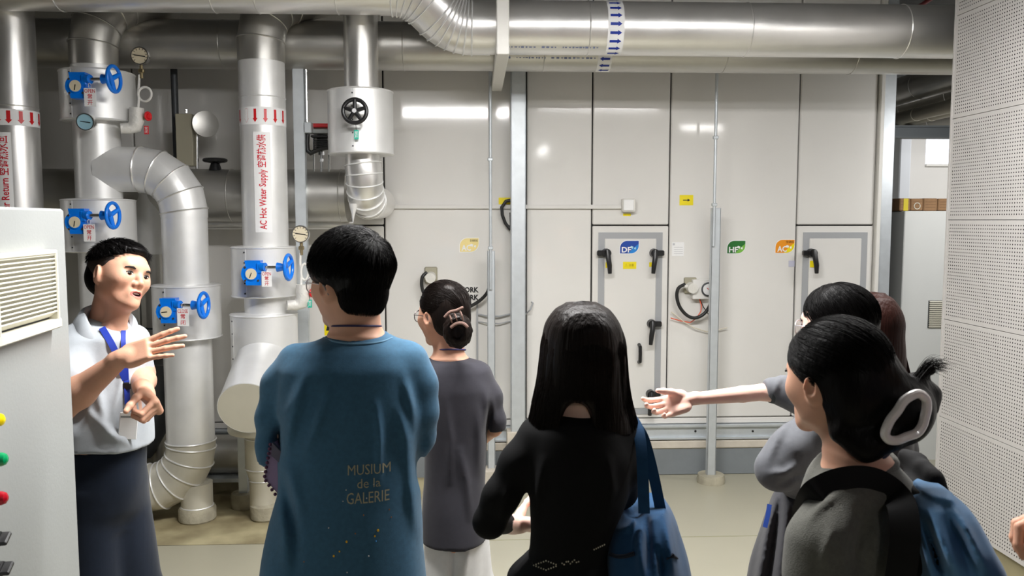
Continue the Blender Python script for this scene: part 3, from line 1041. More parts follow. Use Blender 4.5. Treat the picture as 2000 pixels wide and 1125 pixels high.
def siphon(x, y0, cx, cy, rx, ry, xb, y1):
    """coiled tube in picture units: straight down, one full loop to one side, down again"""
    pts = [(x, y0, 0.015), (x - .5, (y0 + cy) / 2 - 2, 0.015)]
    for i in range(19):
        a = math.radians(200 - 390 * i / 18 * -1)
        pts.append((cx + rx * math.cos(a), cy + ry * math.sin(a), 0.016 - 0.03 * i / 18))
    pts[2:] = [(cx + rx * math.cos(math.radians(185 - 390 * i / 18)), cy + ry * math.sin(math.radians(185 - 390 * i / 18)), 0.016 - 0.03 * i / 18) for i in range(19)]
    return pts + [(xb, y1, -0.01)]


# ---- riser A : hot water return, behind the grey cabinet
YA = 4.6
A0 = empty('hot_water_return_riser', (cx_(29, 300, YA), YA, 0), 'big riser with red arrows at the picture edge above the grey control cabinet', 'pipe')
xA = cx_(29, 300, YA); rA = 51 * YA / F_PX * offc(29)
b = MB(); vcyl(b, xA, 0.2, ZM + 0.1, rA, YA); b.build('pipe', M_ALU, A0)
b = MB(); vcyl(b, xA, 0, 0.2, rA * .6, YA); b.build('foot', M_CONC, A0)
zb1 = zf(212, 29, rA, YA); zb0 = zf(244, 29, rA, YA)
b = MB(); wrap_patch(b, (xA, YA, 0), (0, 0, 1), (-xA, -YA, 0), rA + 0.0015, -1.6, 1.6, zb0, zb1, 36); bd = b.build('arrow_band', M_PAPER, A0)


def face_ref(x, y):
    return Vector((-x, -y, 0)).normalized()


def v_arrows(bd, x, y, r, zc, h, w, angs, ms):
    for a, m_ in zip(angs, ms):
        pts = [(v + a * r, -u + zc) for u, v in arrow_poly(w, h, 0.55, 0.3)]
        bb = MB(); bb.add(wrap_pts(pts, (x, y, 0), (0, 0, 1), face_ref(x, y), r + 0.003), [tuple(range(7))]); bb.build('arrow', m_, bd)


v_arrows(bd, xA, YA, rA, (zb0 + zb1) / 2, (zb1 - zb0) * .78, 0.034, (-1.0, -0.58, -0.17, 0.29, 0.75, 1.25), [M_RED] * 6)


def riser_text(root, x, y, r, ang, z0, z1, s, w, mlab):
    b = MB(); wrap_patch(b, (x, y, 0), (0, 0, 1), face_ref(x, y), r + 0.0015, ang - w / r, ang + w / r, z0, z1, 8); lb = b.build('name_label', mlab, root)
    vs, fs = fit(text_geo(s, 0.1, bold=0.0015), w=(z1 - z0) * 0.94, h=w * 1.25)
    pts = [(-v + ang * r, u + (z0 + z1) / 2) for u, v in vs]
    bb = MB(); bb.add(wrap_pts(pts, (x, y, 0), (0, 0, 1), face_ref(x, y), r + 0.003), fs); bb.build('lettering', M_REDT, lb)


zt1 = zf(258, 8, rA, YA); zt0 = zf(500, 8, rA, YA)
riser_text(A0, xA, YA, rA, -0.45, zt0, zt1, 'AC Hot Water Return 空调热水回', 0.042, M_PAPER)
b = MB(); bead(b, (xA, YA, zb1 + .02), (0, 0, 1), rA, 0.003); b.build('seam', M_ALU, A0)

# ---- riser C : two jacketed valves, branch D
xC = cx_(191, 300); rC = 46.5 * (YP - .05) / F_PX * offc(191)
C0 = empty('valve_riser', (xC, YP, 0), 'pale riser with two blue wheel valves behind the guide and a bend branching off', 'pipe')
zEl = zf(100, 191, .13)
b = MB(); vcyl(b, xC, 0.25, zEl - 0.04, rC); b.build('pipe', M_JACK, C0)
b = MB(); vcyl(b, xC, 0.0, 0.25, rC * .6); b.build('foot', M_CONC, C0)


def top_elbow(root, x, z, r, y=YP):
    p0 = Vector((x, y, z - 0.06)); c = Vector((x + 0.0, y, z + 0.25)); e = c + Vector((0.30, 0.34, 0.16))
    pts = [p0] + elbow_path(p0, c, e, 0.27, 3) + [e]
    b = MB(); b.tube(pts, r, 48); o = b.build('elbow', M_ALUD, root, sharp=12)
    b = MB()
    for i in range(1, len(pts) - 1):
        bead(b, pts[i], pts[i + 1] - pts[i - 1], r + 0.003, 0.004)
    b.build('seam', M_ALUD, o)


top_elbow(C0, xC, zEl, rC * 1.03)
xj, rj, zj0, zj1 = jacket(C0, 118, 265, 130, 232)
gearbox(C0, 148, 168, YP - rj - 0.10, 1.4)
xj, rj2, zk0, zk1 = jacket(C0, 121, 268, 388, 494)
gearbox(C0, 147, 434, YP - rj - 0.10, 1.4)
valve_tag(164, 172, 188, 208, YP - rj - 0.115, ('OPEN', '常', '开'), 'white tag reading OPEN below the upper blue wheel valve', 'valve tags')
valve_tag(163, 438, 186, 472, YP - rj - 0.115, ('OPEN', '常', '开'), 'white tag reading OPEN on the valve just above the guide', 'valve tags')
# branch D
xD = cx_(366, 600); zD = at_y(290, 331, YP).z; rD = 45.5 * (YP - .05) / F_PX * offc(366)
zDb = at_y(330, 952, YP).z
top = [Vector((xC + 0.02, YP, zD))] + elbow_path((xC, YP, zD), (xD, YP, zD), (xD, YP, 1.0), 0.235, 4) + [Vector((xD, YP, zD - 0.27))]
b = MB(); b.tube(top, rD * 1.02, 48); o = b.build('branch_bend', M_JACK, C0, sharp=12)
b = MB()
for i in range(1, len(top) - 1):
    bead(b, top[i], top[i + 1] - top[i - 1], rD * 1.02 + 0.003, 0.004)
b.build('seam', M_ALU, o)
b = MB(); vcyl(b, xD, zf(600, 366), zD - 0.25, rD); b.build('pipe', M_JACK, C0)
rD2 = 48.5 * (YP - .05) / F_PX * offc(371); xD2 = cx_(371, 800)
b = MB(); vcyl(b, xD2, zf(880, 371), zf(600, 371), rD2); b.build('pipe', M_JACK, C0)
bot = [Vector((xD2, YP, zf(872, 371)))] + elbow_path((xD2, YP, 1.0), (xD2, YP, zDb), (xD2 - 1.6, YP, zDb), 0.25, 5) + [Vector((xC - 0.05, YP, zDb))]
b = MB(); b.tube(bot, rD2 * 1.02, 48); o = b.build('bottom_bend', M_JACKP, C0, sharp=12)
b = MB()
for i in range(0, len(bot) - 1):
    bead(b, bot[i], (bot[i + 1] - bot[max(0, i - 1)]), rD2 * 1.02 + 0.003, 0.0045)
bead(b, bot[-2] - Vector((0.03, 0, 0)), (1, 0, 0), rD2 * 1.02 + 0.003, 0.004)
b.build('seam', M_JACK, o)
xj3, rj3, za, zb_ = jacket(C0, 298, 434, 560, 668)
gearbox(C0, 325, 609, YP - rj3 - 0.10, 0.1)
valve_tag(346, 602, 369, 637, YP - rj3 - 0.115, ('CLOSE', '常', '闭'), 'white tag reading CLOSE on the valve by the outstretched hand', 'valve tags')
xs_ = cx_(385, 980); rs_ = 30 * YP / F_PX
b = MB(); vcyl(b, xs_, zf(998, 385, .09), zDb + 0.03, rs_); o = b.build('support_stub', M_JACKP, C0)
b = MB(); bead(b, (xs_, YP, zf(997, 385, .09)), (0, 0, 1), rs_, 0.004); b.build('rim', M_JACK, o)
b = MB(); b.lathe([(0.10, 0), (0.105, 0.008), (0.105, 0.065), (0.098, 0.08), (0, 0.08)], (xs_, YP, 0.006), n=32); b.build('foot', M_CONC, C0)
b = MB(); b.cyl((xs_, YP, 0.08), (xs_, YP, zf(994, 385, .09)), 0.04, n=20); b.build('pin', M_DARK, C0)
# pale fitting low on the floor behind the guide
q = at_d(262, 1018, 4.55)
b = MB(); b.cyl(Vector((q.x - 0.12, 4.5, 0.075)), Vector((q.x + 0.07, 4.58, 0.095)), 0.07, 0.075, 28); tag(b.build('short_drum', M_JACKP, None, base=(q.x, 4.55, 0)), 'pale short cylinder lying on the floor behind the dark trousers', 'drum')

# gauge, thermometer and drain elbow on riser C
gauge_assembly(273, 109, 17, 4.72, 'pressure gauge on a white coiled siphon beside the upper jacketed valve', M_DIAL, siphon(272, 146, 283, 184, 13, 14, 270, 212))
tc = at_y(167, 238, YP - rj - 0.03)
t0 = empty('thermometer', tc, 'round bluish thermometer below the upper blue wheel valve', 'gauge')
b = MB(); ax = Vector((0.1, -1, -0.12)).normalized(); rr = 17 * 4.5 / F_PX
b.lathe([(0.001, -0.02), (rr, -0.02), (rr, 0.0), (rr * .95, 0.008), (rr * .85, 0.008), (rr * .83, 0.002), (0, 0.002)], tc, ax, 32); b.build('case', M_STEEL, t0)
b = MB(); b.cyl(tc + ax * 0.002, tc + ax * 0.003, rr * .83, n=32); dd = b.build('dial', M_DIALB, t0)
b = MB(); b.box(tc + ax * 0.005, (0.055, 0.002, 0.004), Matrix.Rotation(0.15, 3, 'Y')); b.build('needle', M_BLACK, dd)
b = MB(); b.cyl(tc - ax * 0.02, tc + Vector((0.0, 0.12, 0.0)), 0.012, n=12); b.build('stem', M_STEEL, t0)


def drain(px, py, ox, name_lab, s=1.0):
    """insulated cock: elbow wrapped in white, red knob on the side"""
    pts = [at_y(px - 30 * s, py + 22 * s, YP - 0.10), at_y(px - 12 * s, py + 22 * s, YP - 0.08), at_y(px - 2 * s, py + 18 * s, YP - .07), at_y(px + 2 * s, py + 6 * s, YP - .07), at_y(px + 2 * s, py - 18 * s, YP - .07)]
    r = empty('drain_cock', pts[2], name_lab, 'valve')
    b = MB(); b.tube(pts, [0.028, 0.030, 0.036, 0.040, 0.038], 20); b.build('wrapped_elbow', M_WRAP, r)
    k = at_y(px + ox * s, py - 2 * s, YP - .08)
    b = MB(); b.cyl(pts[3] + Vector((0.02, 0, 0)), k, 0.008, n=10)
    b.build('stem', M_BRASS, r)
    b = MB(); axk = Vector((0.9, -0.4, 0)).normalized()
    b.torus(k, axk, 0.020, 0.007, 20, 8)
    b.cyl(k - axk * 0.008, k + axk * 0.008, 0.018, 0.012, 16); b.build('knob', M_RED, r)
    return k


k = drain(265, 229, 24, 'white wrapped drain cock with red knob beside the upper valve')
p = at_y(286, 254, YP - .08)
b = MB(); b.box(p, (0.026, 0.002, 0.046), None, 0.0008); t = b.build('valve_tag', M_RED, None, base=p); tag(t, 'small red tag hanging below the red knob at the upper valve', 'tag')
flat_text('lettering', '常\n闭', p + Vector((0, -.0012, 0)), (1, 0, 0), (0, 0, 1), M_PAPER, t, h=0.036)

# ---- riser B : hot water supply, strainer below
xB = cx_(515, 300); rB = 45 * (YP - .05) / F_PX * offc(515)
B0 = empty('hot_water_supply_riser', (xB, YP, 0), 'bright riser with red arrows and red lettering AC Hot Water Supply', 'pipe')
zEl = zf(92, 515, .13)
b = MB(); vcyl(b, xB, zf(700, 512), zEl - 0.03, rB); b.build('pipe', M_JACK, B0)
top_elbow(B0, xB, zEl, rB * 1.02)
zb1 = zf(208, 515, rB); zb0 = zf(243, 515, rB)
b = MB(); wrap_patch(b, (xB, YP, 0), (0, 0, 1), (-xB, -YP, 0), rB + 0.0015, -1.6, 1.6, zb0, zb1, 36); bd = b.build('arrow_band', M_PAPER, B0)
v_arrows(bd, xB, YP, rB, (zb0 + zb1) / 2, (zb1 - zb0) * .75, 0.026, (-1.25, -0.75, -0.33, 0.11, 0.55, 1.02), [M_RED, M_PAPER, M_RED, M_RED, M_RED, M_RED])
bb = MB(); pts = [(v - 0.75 * rB, -u + (zb0 + zb1) / 2) for u, v in arrow_poly(0.028, (zb1 - zb0) * .78, 0.55, 0.3)]
bb.add(wrap_pts(pts, (xB, YP, 0), (0, 0, 1), (-xB, -YP, 0), rB + 0.0025), [tuple(range(7))]); bb.build('arrow', M_RED, bd)
riser_text(B0, xB, YP, rB, -0.07, zf(454, 512, rB), zf(257, 512, rB), 'AC Hot Water Supply 空调热水供', 0.046, M_PAPER)
b = MB(); bead(b, (xB, YP, zf(185, 515)), (0, 0, 1), rB, 0.003); b.build('seam', M_JACK, B0)
xj, rjB, z0_, z1_ = jacket(B0, 452, 580, 483, 584)
gearbox(B0, 491, 535, YP - rjB - 0.10, 1.2)
p = at_y(520, 543, YP - rjB - 0.11)
valve_tag(511, 530, 531, 560, YP - rjB - 0.115, ('OPEN', '常', '开'), 'white tag reading OPEN on the valve under the supply lettering', 'valve tags')
xj, rjS, zs0, zs1 = jacket(B0, 451, 584, 618, 742, m=M_JACK, seam=-0.9)
# slanting strainer basket
c0 = at_y(520, 690, YP); c1 = at_y(484, 797, YP - 0.52)
b = MB(); rS = 57 * 4.25 / F_PX
b.tube([c0, c1], [rS, rS], 56); st = b.build('strainer', M_JACK, B0, sharp=30)
axS = (c1 - c0).normalized()
b = MB(); b.cyl(c1 + axS * 0.001, c1 + axS * 0.004, rS * .985, n=56); b.build('strainer_cap', M_JACKP, st)
b = MB(); bead(b, c1, axS, rS, 0.004); b.build('rim', M_JACK, st)
# run down to the floor
xb2 = cx_(513, 900)
b = MB(); zfl = zf(842, 480)
b.lathe([(0.05, zfl - .03), (0.185, zfl - .03), (0.19, zfl - .02), (0.19, zfl + .02), (0.185, zfl + .03), (0.05, zfl + .03)], (xb2, YP, 0), n=48); b.build('flange_jacket', M_JACKP, B0)
ru = 33 * YP / F_PX; rl = 26 * YP / F_PX
b = MB(); b.lathe([(ru * .5, 0.36 - .0), (rl * .98, zf(1003, 520, .08)), (rl, zf(1001, 520, .08)), (rl, zf(950, 520)), (ru, zf(926, 515)), (ru, zs0 + 0.05)][1:], (xb2, YP, 0), n=48); b.build('lower_pipe', M_JACKP, B0)
b = MB(); bead(b, (xb2, YP, zf(926, 515)), (0, 0, 1), ru, 0.004); bead(b, (xb2, YP, zf(950, 515)), (0, 0, 1), rl + .002, 0.003); bead(b, (xb2, YP, zf(865, 515)), (0, 0, 1), ru, 0.004); b.build('seam', M_JACK, B0)
b = MB(); b.lathe([(0.078, 0), (0.085, 0.01), (0.088, 0.085), (0.08, 0.1), (0, 0.095)], (xb2 + .01, YP, 0.006), n=30); b.build('foot', M_CONC, B0)
b = MB(); b.cyl((xb2 + .01, YP, 0.09), (xb2 + .01, YP, zf(1003, 520, .08)), 0.05, n=20); b.build('pin', M_DARK, B0)
xl = cx_(475, 900, 4.95)
L0 = empty('support_leg', (xl, 4.95, 0), 'galvanised channel leg on a round concrete foot under the strainer', 'support')
b = MB(); channel(b, xl - 0.026, xl + 0.026, 4.93, 0.09, at_y(475, 852, 4.95).z, 0.05); b.build('channel', M_GALV, L0)
b = MB(); b.lathe([(0.075, 0), (0.08, 0.01), (0.08, 0.07), (0.07, 0.09), (0, 0.09)], (xl, 4.95, 0.006), n=28); b.build('foot', M_CONC, L0)

# channel post with conduit beside riser B, gauge and cock in front
yv = 4.98
xv = at_y(587, 400, yv).x
V0 = empty('channel_post', (xv, yv, 0), 'galvanised channel post with thin conduit rising beside the supply riser', 'conduit')
b = MB(); channel(b, xv - 0.032, xv + 0.032, yv, 0.02, at_y(587, 92, yv).z, 0.05); b.build('channel', M_GALV, V0)
b = MB(); b.bbox((xv - .07, yv - .03, 0), (xv + .07, yv + .08, .02)); b.build('foot_plate', M_GALV, V0)
b = MB(); xw = at_y(599, 200, yv + .02).x; b.cyl((xw, yv + .02, at_y(599, 240, yv).z), (xw, yv + .02, ZC), 0.010, n=12); b.build('conduit', M_STEEL, V0)
gauge_assembly(587, 457, 17, 4.70, 'cream pressure gauge on a coiled siphon in front of the channel post', M_DIAL, siphon(587, 494, 595, 531, 7, 16, 588, 558))
k = drain(590, 574, 20, 'white wrapped drain cock with red knob beside the man in blue')
p = at_y(605, 593, YP - .08)
b = MB(); b.box(p, (0.024, 0.002, 0.046), None, 0.0008); t = b.build('valve_tag', M_TEAL, None, base=p); tag(t, 'small teal tag hanging beside the face of the man in blue', 'tag')
flat_text('lettering', '常\n开', p + Vector((0, -.0012, 0)), (1, 0, 0), (0, 0, 1), M_PAPER, t, h=0.034)
b = MB(); b.tube([p + Vector((0, 0, .023)), p + Vector((0, 0, .06))], 0.0015, 6); b.build('wire', M_DARK, t)

# ---- riser E : black wheel valve
YE = 4.72
xE_ = cx_(705, 100, YE); rE = 33 * (YE - .03) / F_PX * offc(705)
E0 = empty('valve_riser', (xE_, YE, 0), 'pale riser with a black wheel valve ending in a ribbed bend', 'pipe')
b = MB(); vcyl(b, xE_, zf(330, 705, .1, YE), ZM + 0.2, rE, YE); b.build('pipe', M_ALU, E0)
xj, rjE, z0_, z1_ = jacket(E0, 641, 768, 168, 298, YE, seam=-0.1)
pE = Vector((xE_ + 0.01, YE, at_y(708, 392, YE).z))
eb = [Vector((xE_, YE, zf(318, 705, .1, YE)))] + elbow_path((xE_, YE, 2.4), pE, pE + Vector((0.0, 0.72, 0.0)), 0.15, 5) + [pE + Vector((0.0, 0.72, 0))]
b = MB(); b.tube(eb, rE * 1.06, 44, caps=True); o = b.build('bottom_bend', M_ALU, E0, sharp=40)
b = MB()
for i in range(0, len(eb) - 1):
    bead(b, eb[i], eb[i + 1] - eb[max(0, i - 1)], rE * 1.06 + 0.003, 0.004)
b.build('seam', M_JACK, o)
b = MB(); q = at_y(690, 415, YE); b.lathe([(0.002, -0.06), (0.010, -0.01), (0.028, 0.05)], q, (0.05, 0, 1), 20); b.build('drain_point', M_JACK, E0)
wc = at_y(693, 217, YE - rjE - 0.09)
h = MB(); h.torus(wc, (0, -1, 0.05), 0.062, 0.011, 44, 10)
for q in range(5):
    a = math.radians(18 + 72 * q); h.tube([wc + Vector((0, -.006, 0)), wc + Vector((0.06 * math.cos(a), 0, 0.06 * math.sin(a)))], [0.012, 0.010], 8)
h.cyl(wc + Vector((0, .01, 0)), wc + Vector((0, -.014, 0)), 0.02, 0.016, 18); h.build('hand_wheel', M_BLACK, E0)
b = MB(); b.cyl(wc + Vector((0, -.014, 0)), wc + Vector((0, -.024, 0)), 0.012, n=12); b.cyl(wc + Vector((0, .01, 0)), wc + Vector((0, .12, 0)), 0.016, n=14); b.build('stem', M_STEEL, E0)
p = at_y(696, 263, YE - rjE - .03)
b = MB(); b.box(p, (0.024, 0.002, 0.05), None, 0.0008); t = b.build('valve_tag', M_TEAL, None, base=p); tag(t, 'small teal tag hanging under the black wheel valve', 'tag')
flat_text('lettering', '常\n开', p + Vector((0, -.0012, 0)), (1, 0, 0), (0, 0, 1), M_PAPER, t, h=0.036)
b = MB(); b.tube([p + Vector((0, 0, .025)), wc + Vector((0, .02, -.05))], 0.0015, 6); b.build('wire', M_DARK, t)

# ---- rear branch F and its actuator
YFp = 5.18
zF = at_y(540, 382, YFp).z; rF = 50 * YFp / F_PX
xF1 = at_y(680, 380, YFp).x
F0 = empty('rear_branch_pipe', (xF1, YFp, zF), 'dull horizontal pipe crossing behind the risers at valve height', 'pipe')
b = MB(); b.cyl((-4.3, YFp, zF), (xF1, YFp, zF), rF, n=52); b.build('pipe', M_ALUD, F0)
for px in (455, 560, 668):
    b = MB(); bead(b, (at_y(px, 380, YFp).x, YFp, zF), (1, 0, 0), rF, 0.004); b.build('seam', M_ALUD, F0)
zF2 = at_y(450, 886, 5.2).z
F1 = empty('rear_low_pipe', (-3, 5.2, zF2), 'dull horizontal pipe low behind the risers above the floor', 'pipe')
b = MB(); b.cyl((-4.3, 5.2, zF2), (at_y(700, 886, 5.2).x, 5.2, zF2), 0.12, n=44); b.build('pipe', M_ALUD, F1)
b = MB(); b.bbox((-4.3, 5.08, zF2 - .15), (at_y(700, 886, 5.2).x, 5.3, zF2 - .125)); b.build('bearer', M_GALV, F1)
# thin pipe under F
zF3 = at_y(560, 437, 5.25).z
b = MB(); b.cyl((-4.3, 5.25, zF3), (at_y(690, 437, 5.25).x, 5.25, zF3), 0.035, n=24); tag(b.build('thin_pipe', M_ALU, None, base=(-2, 5.25, zF3)), 'thin pale pipe running just under the dull horizontal pipe', 'pipe')
q = at_y(628, 262, 5.1)
AC = empty('valve_actuator', q, 'motor valve actuator with red cap between the channel post and black wheel valve', 'actuator')
b = MB(); b.bbox(at_y(613, 252, 5.14) , at_y(642, 241, 5.04), 0.004); b.build('red_cap', M_RED, AC)
b = MB(); b.bbox(at_y(613, 264, 5.15), at_y(642, 252, 5.03), 0.004); b.build('housing', M_CAB, AC)
b = MB(); b.bbox(at_y(614, 272, 5.15), at_y(642, 264, 5.03), 0.004)
for i in range(6):
    b.bbox(at_y(617, 275 + i * 3.4, 5.14), at_y(641, 273.4 + i * 3.4, 5.05))
b.cyl(at_y(629, 264, 5.1), at_y(629, 292, 5.1), 0.032, n=18)
b.build('motor', M_BLACK, AC)
b = MB(); b.cyl(at_y(628, 292, 5.1), at_y(628, 336, 5.1), 0.008, n=10); b.cyl(at_y(628, 296, 5.1), at_y(628, 303, 5.1), 0.02, n=12); b.cyl(at_y(628, 310, 5.1), at_y(628, 316, 5.1), 0.014, n=12); b.build('spindle', M_STEEL, AC)
b = MB(); b.cyl(at_y(613, 270, 5.1), at_y(613, 335, 5.1), 0.006, n=8); b.cyl(at_y(643, 270, 5.1), at_y(643, 335, 5.1), 0.006, n=8); b.build('yoke_rod', M_STEEL, AC)
b = MB(); b.bbox(at_y(594, 262, 5.05), at_y(608, 238, 4.98), 0.005); jb = b.build('junction_box', M_GALV, V0)
pts = [at_y(a, d, 5.02) for a, d in ((601, 262), (600, 280), (601, 294), (607, 299), (618, 294), (630, 290), (642, 288))]
b = MB(); b.tube(pts, 0.013, 12); b.build('flexible_hose', M_RUB, AC)

# beige bracket with round steel disc, dark rod, dark hand wheel
q = at_y(367, 260, 5.1)
BR = empty('flange_bracket', q, 'beige flat bar with a round steel disc rising behind the pipe bend', 'bracket')
b = MB(); b.bbox(at_y(352, 325, 5.12), at_y(374, 222, 5.06), 0.003); b.build('flat_bar', M_BEIGEM, BR)
b = MB(); p = at_y(399, 243, 5.1); b.lathe([(0.0, 0.0), (0.05, 0.004), (0.078, 0.016), (0.080, 0.022), (0.078, 0.030), (0.04, 0.036), (0, 0.036)], p, (0.55, -0.83, 0), 36); b.build('disc', M_ALUD, BR)
b = MB(); b.cyl(at_y(385, 250, 5.1), at_y(385, 330, 5.1), 0.01, n=10); b.cyl(at_y(364, 221, 5.1), at_y(364, 214, 5.1), 0.01, n=8); b.build('rod', M_STEEL, BR)
b = MB(); x_ = at_y(340, 150, 5.15).x; b.cyl((x_, 5.15, zF), (x_, 5.15, ZC), 0.02, n=16); tag(b.build('steel_rod', M_DARK, None, base=(x_, 5.15, zF)), 'dark upright steel rod between the two lettered risers', 'rod')
q = at_y(420, 313, 5.15)
HW = empty('hand_wheel_valve', q, 'flat black hand wheel sitting on top of the dull pipe', 'valve')
b = MB(); b.torus(q, (0, 0, 1), 0.062, 0.012, 32, 8)
for k_ in range(4):
    a = math.radians(20 + 90 * k_); b.tube([q + Vector((0, 0, -.015)), q + Vector((.06 * math.cos(a), .06 * math.sin(a), 0))], 0.01, 8)
b.build('wheel', M_BLACK, HW)
b = MB(); b.cyl(q + Vector((0, 0, -.02)), (q.x, q.y, zF + rF - .01), 0.026, 0.04, 16); b.build('bonnet', M_BLACK, HW)

# shaded pipework between riser C and branch D
yS = 5.12
xS = at_y(304, 600, yS).x
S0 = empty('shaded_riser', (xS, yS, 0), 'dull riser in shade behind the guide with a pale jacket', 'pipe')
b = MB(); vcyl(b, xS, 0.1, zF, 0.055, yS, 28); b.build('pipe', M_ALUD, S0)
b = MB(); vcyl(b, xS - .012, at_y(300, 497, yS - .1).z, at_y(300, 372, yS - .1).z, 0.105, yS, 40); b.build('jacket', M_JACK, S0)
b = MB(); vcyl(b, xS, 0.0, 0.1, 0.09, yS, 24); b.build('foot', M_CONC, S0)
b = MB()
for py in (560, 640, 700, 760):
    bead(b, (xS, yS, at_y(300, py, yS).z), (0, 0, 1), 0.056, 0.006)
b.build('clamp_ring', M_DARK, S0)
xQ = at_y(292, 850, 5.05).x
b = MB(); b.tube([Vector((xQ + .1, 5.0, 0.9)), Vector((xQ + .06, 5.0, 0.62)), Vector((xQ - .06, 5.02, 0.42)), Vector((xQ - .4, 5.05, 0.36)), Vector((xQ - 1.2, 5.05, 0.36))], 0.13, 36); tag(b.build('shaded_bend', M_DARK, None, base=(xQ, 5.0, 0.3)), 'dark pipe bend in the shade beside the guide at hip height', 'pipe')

# =================================================================== FRONT CABINET
Ed = at_d(125, 408, 2.2)
az = math.radians(-6.45)
cd = Vector((math.sin(az), math.cos(az), 0)); cn = Vector((cd.y, -cd.x, 0))     # along the face, outward
ztop = Ed.z
E0f = Vector((Ed.x, Ed.y, 0))
RC = Matrix(((cn.x, cd.x, 0), (cn.y, cd.y, 0), (0, 0, 1)))
CB = empty('control_cabinet', E0f, 'pale grey control cabinet with louvre and lamps filling the frame edge', 'cabinet')
LC = 1.0
cen = E0f - cd * (LC / 2) - cn * 0.3 + Vector((0, 0, ztop / 2))
b = MB(); b.box(cen, (0.6, LC, ztop), RC, 0.006); b.build('body', M_CAB, CB)


def on_face(px, py, off=0.0):
    d = ray(px, py); o = E0f + cn * off
    t = (o - CAM).dot(cn) / d.dot(cn)
    return CAM + d * t


v0 = on_face(92, 487); v1 = on_face(94, 640); s_far = (v0 - E0f).dot(cd)
vz1 = v0.z; vz0 = v1.z - 0.0; vl = 0.34
lv = empty('louvre', (0, 0, 0)); lv.parent = CB
vc = E0f + cd * (s_far - vl / 2) + Vector((0, 0, (vz0 + vz1) / 2))
hh = vz1 - vz0
b = MB(); b.box(vc - cn * 0.0 + cn * 0.0005, (0.002, vl - .02, hh - .02), RC); b.build('backing', M_GAP, lv)
b = MB()
for (dy, dz, sy, sz) in ((vl / 2 - .006, 0, .012, hh), (-vl / 2 + .006, 0, .012, hh), (0, hh / 2 - .006, vl, .012), (0, -hh / 2 + .01, vl + .02, .024)):
    b.box(vc + cd * dy + Vector((0, 0, dz)) + cn * 0.012, (0.026, sy, sz), RC, 0.003)
b.build('frame', M_LOUV, lv)
ns = 15
for i in range(ns):
    zc = vz0 + .03 + (hh - .045) * (i + .5) / ns
    b = MB(); b.box(vc + Vector((0, 0, zc - (vz0 + vz1) / 2)) + cn * 0.011, (0.026, vl - .024, 0.0035), RC @ Matrix.Rotation(-0.62, 3, 'Y')); b.build('slat', M_LOUV, lv)
# lamps and switches near the rear edge of the face
for (px, py, m_, kind) in ((2, 820, mat('yellow_lamp', srgb(245, 215, 0), 0.25), 'lamp'), (8, 897, mat('green_lamp', srgb(0, 150, 90), 0.25), 'lamp'), (8, 973, mat('dark_red_lamp', srgb(170, 10, 30), 0.25), 'lamp'), (9, 1052, M_BLACK, 'knob'), (14, 1110, M_BLACK, 'knob')):
    tip = on_face(px, py, 0.035)
    base = tip - cn * 0.035
    b = MB(); b.cyl(base, base + cn * 0.012, 0.017, 0.016, 24); col = b.build('bezel', M_STEEL, CB)
    b = MB()
    if kind == 'lamp':
        b.lathe([(0.015, 0.0), (0.015, 0.018), (0.012, 0.026), (0.006, 0.030), (0, 0.031)], base + cn * 0.012, cn, 24)
        b.build('signal_lamp', m_, CB)
    else:
        b.cyl(base + cn * .01, base + cn * .026, 0.016, n=20); b.box(base + cn * 0.034, (0.02, 0.034, 0.011), RC @ Matrix.Rotation(0.5, 3, 'X'), 0.003)
        b.build('selector_knob', m_, CB)
    b = MB(); b.box(base + cn * 0.0012 - Vector((0, 0, 0.031)), (0.0015, 0.036, 0.013), RC, 0.0004); b.build('name_plate', M_PAPER, CB)

# =================================================================== BACK ROOM
yq = 5.75
cxa = at_y(1760, 600, yq).x; ztc = at_y(1800, 412, yq).z
zbase = at_y(1815, 905, yq).z
TC = empty('tall_cabinet', (cxa, yq, 0), 'tall light grey cabinet with a small louvre behind the perforated wall', 'cabinet')
b = MB(); b.bbox((cxa, yq, zbase), (cxa + 0.8, yq + 0.6, ztc), 0.005); b.build('body', M_CABW, TC)
b = MB(); b.bbox((cxa + .01, yq + .02, 0), (cxa + 0.79, yq + 0.6, zbase)); b.build('plinth', M_BLACK, TC)
lx0 = at_y(1813, 600, yq).x; lx1 = at_y(1862, 600, yq).x; lz1 = at_y(1812, 587, yq).z; lz0 = at_y(1812, 640, yq).z
lv = empty('louvre', (0, 0, 0)); lv.parent = TC
b = MB(); b.bbox((lx0, yq - .004, lz0), (lx1, yq, lz1)); b.build('backing', M_DARK, lv)
for i in range(14):
    zc = lz0 + (lz1 - lz0) * (i + .5) / 14
    b = MB(); b.box(((lx0 + lx1) / 2, yq - .008, zc), (lx1 - lx0 - .01, 0.012, 0.0045), Matrix.Rotation(0.5, 3, 'X')); b.build('slat', M_LOUV, lv)
b = MB()
for i in range(10):
    b.bbox((at_y(1834, 800, yq).x, yq - .003, at_y(1834, 790 + 8 * i, yq).z), (at_y(1839, 800, yq).x, yq + .001, at_y(1834, 788 + 8 * i, yq).z))
b.build('vent_slots', M_DARK, TC)
cxb = at_y(1719, 600, 6.15).x
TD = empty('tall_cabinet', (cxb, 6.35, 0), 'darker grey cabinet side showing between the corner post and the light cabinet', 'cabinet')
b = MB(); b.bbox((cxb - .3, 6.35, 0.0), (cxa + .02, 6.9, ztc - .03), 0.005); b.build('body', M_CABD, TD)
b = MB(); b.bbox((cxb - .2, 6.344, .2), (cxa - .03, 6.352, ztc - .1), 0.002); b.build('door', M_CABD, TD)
cbx = cxa - 0.0
nb = 6
hz = at_y(1800, 388, yq + .1).z - ztc
xr = cxa - 0.02
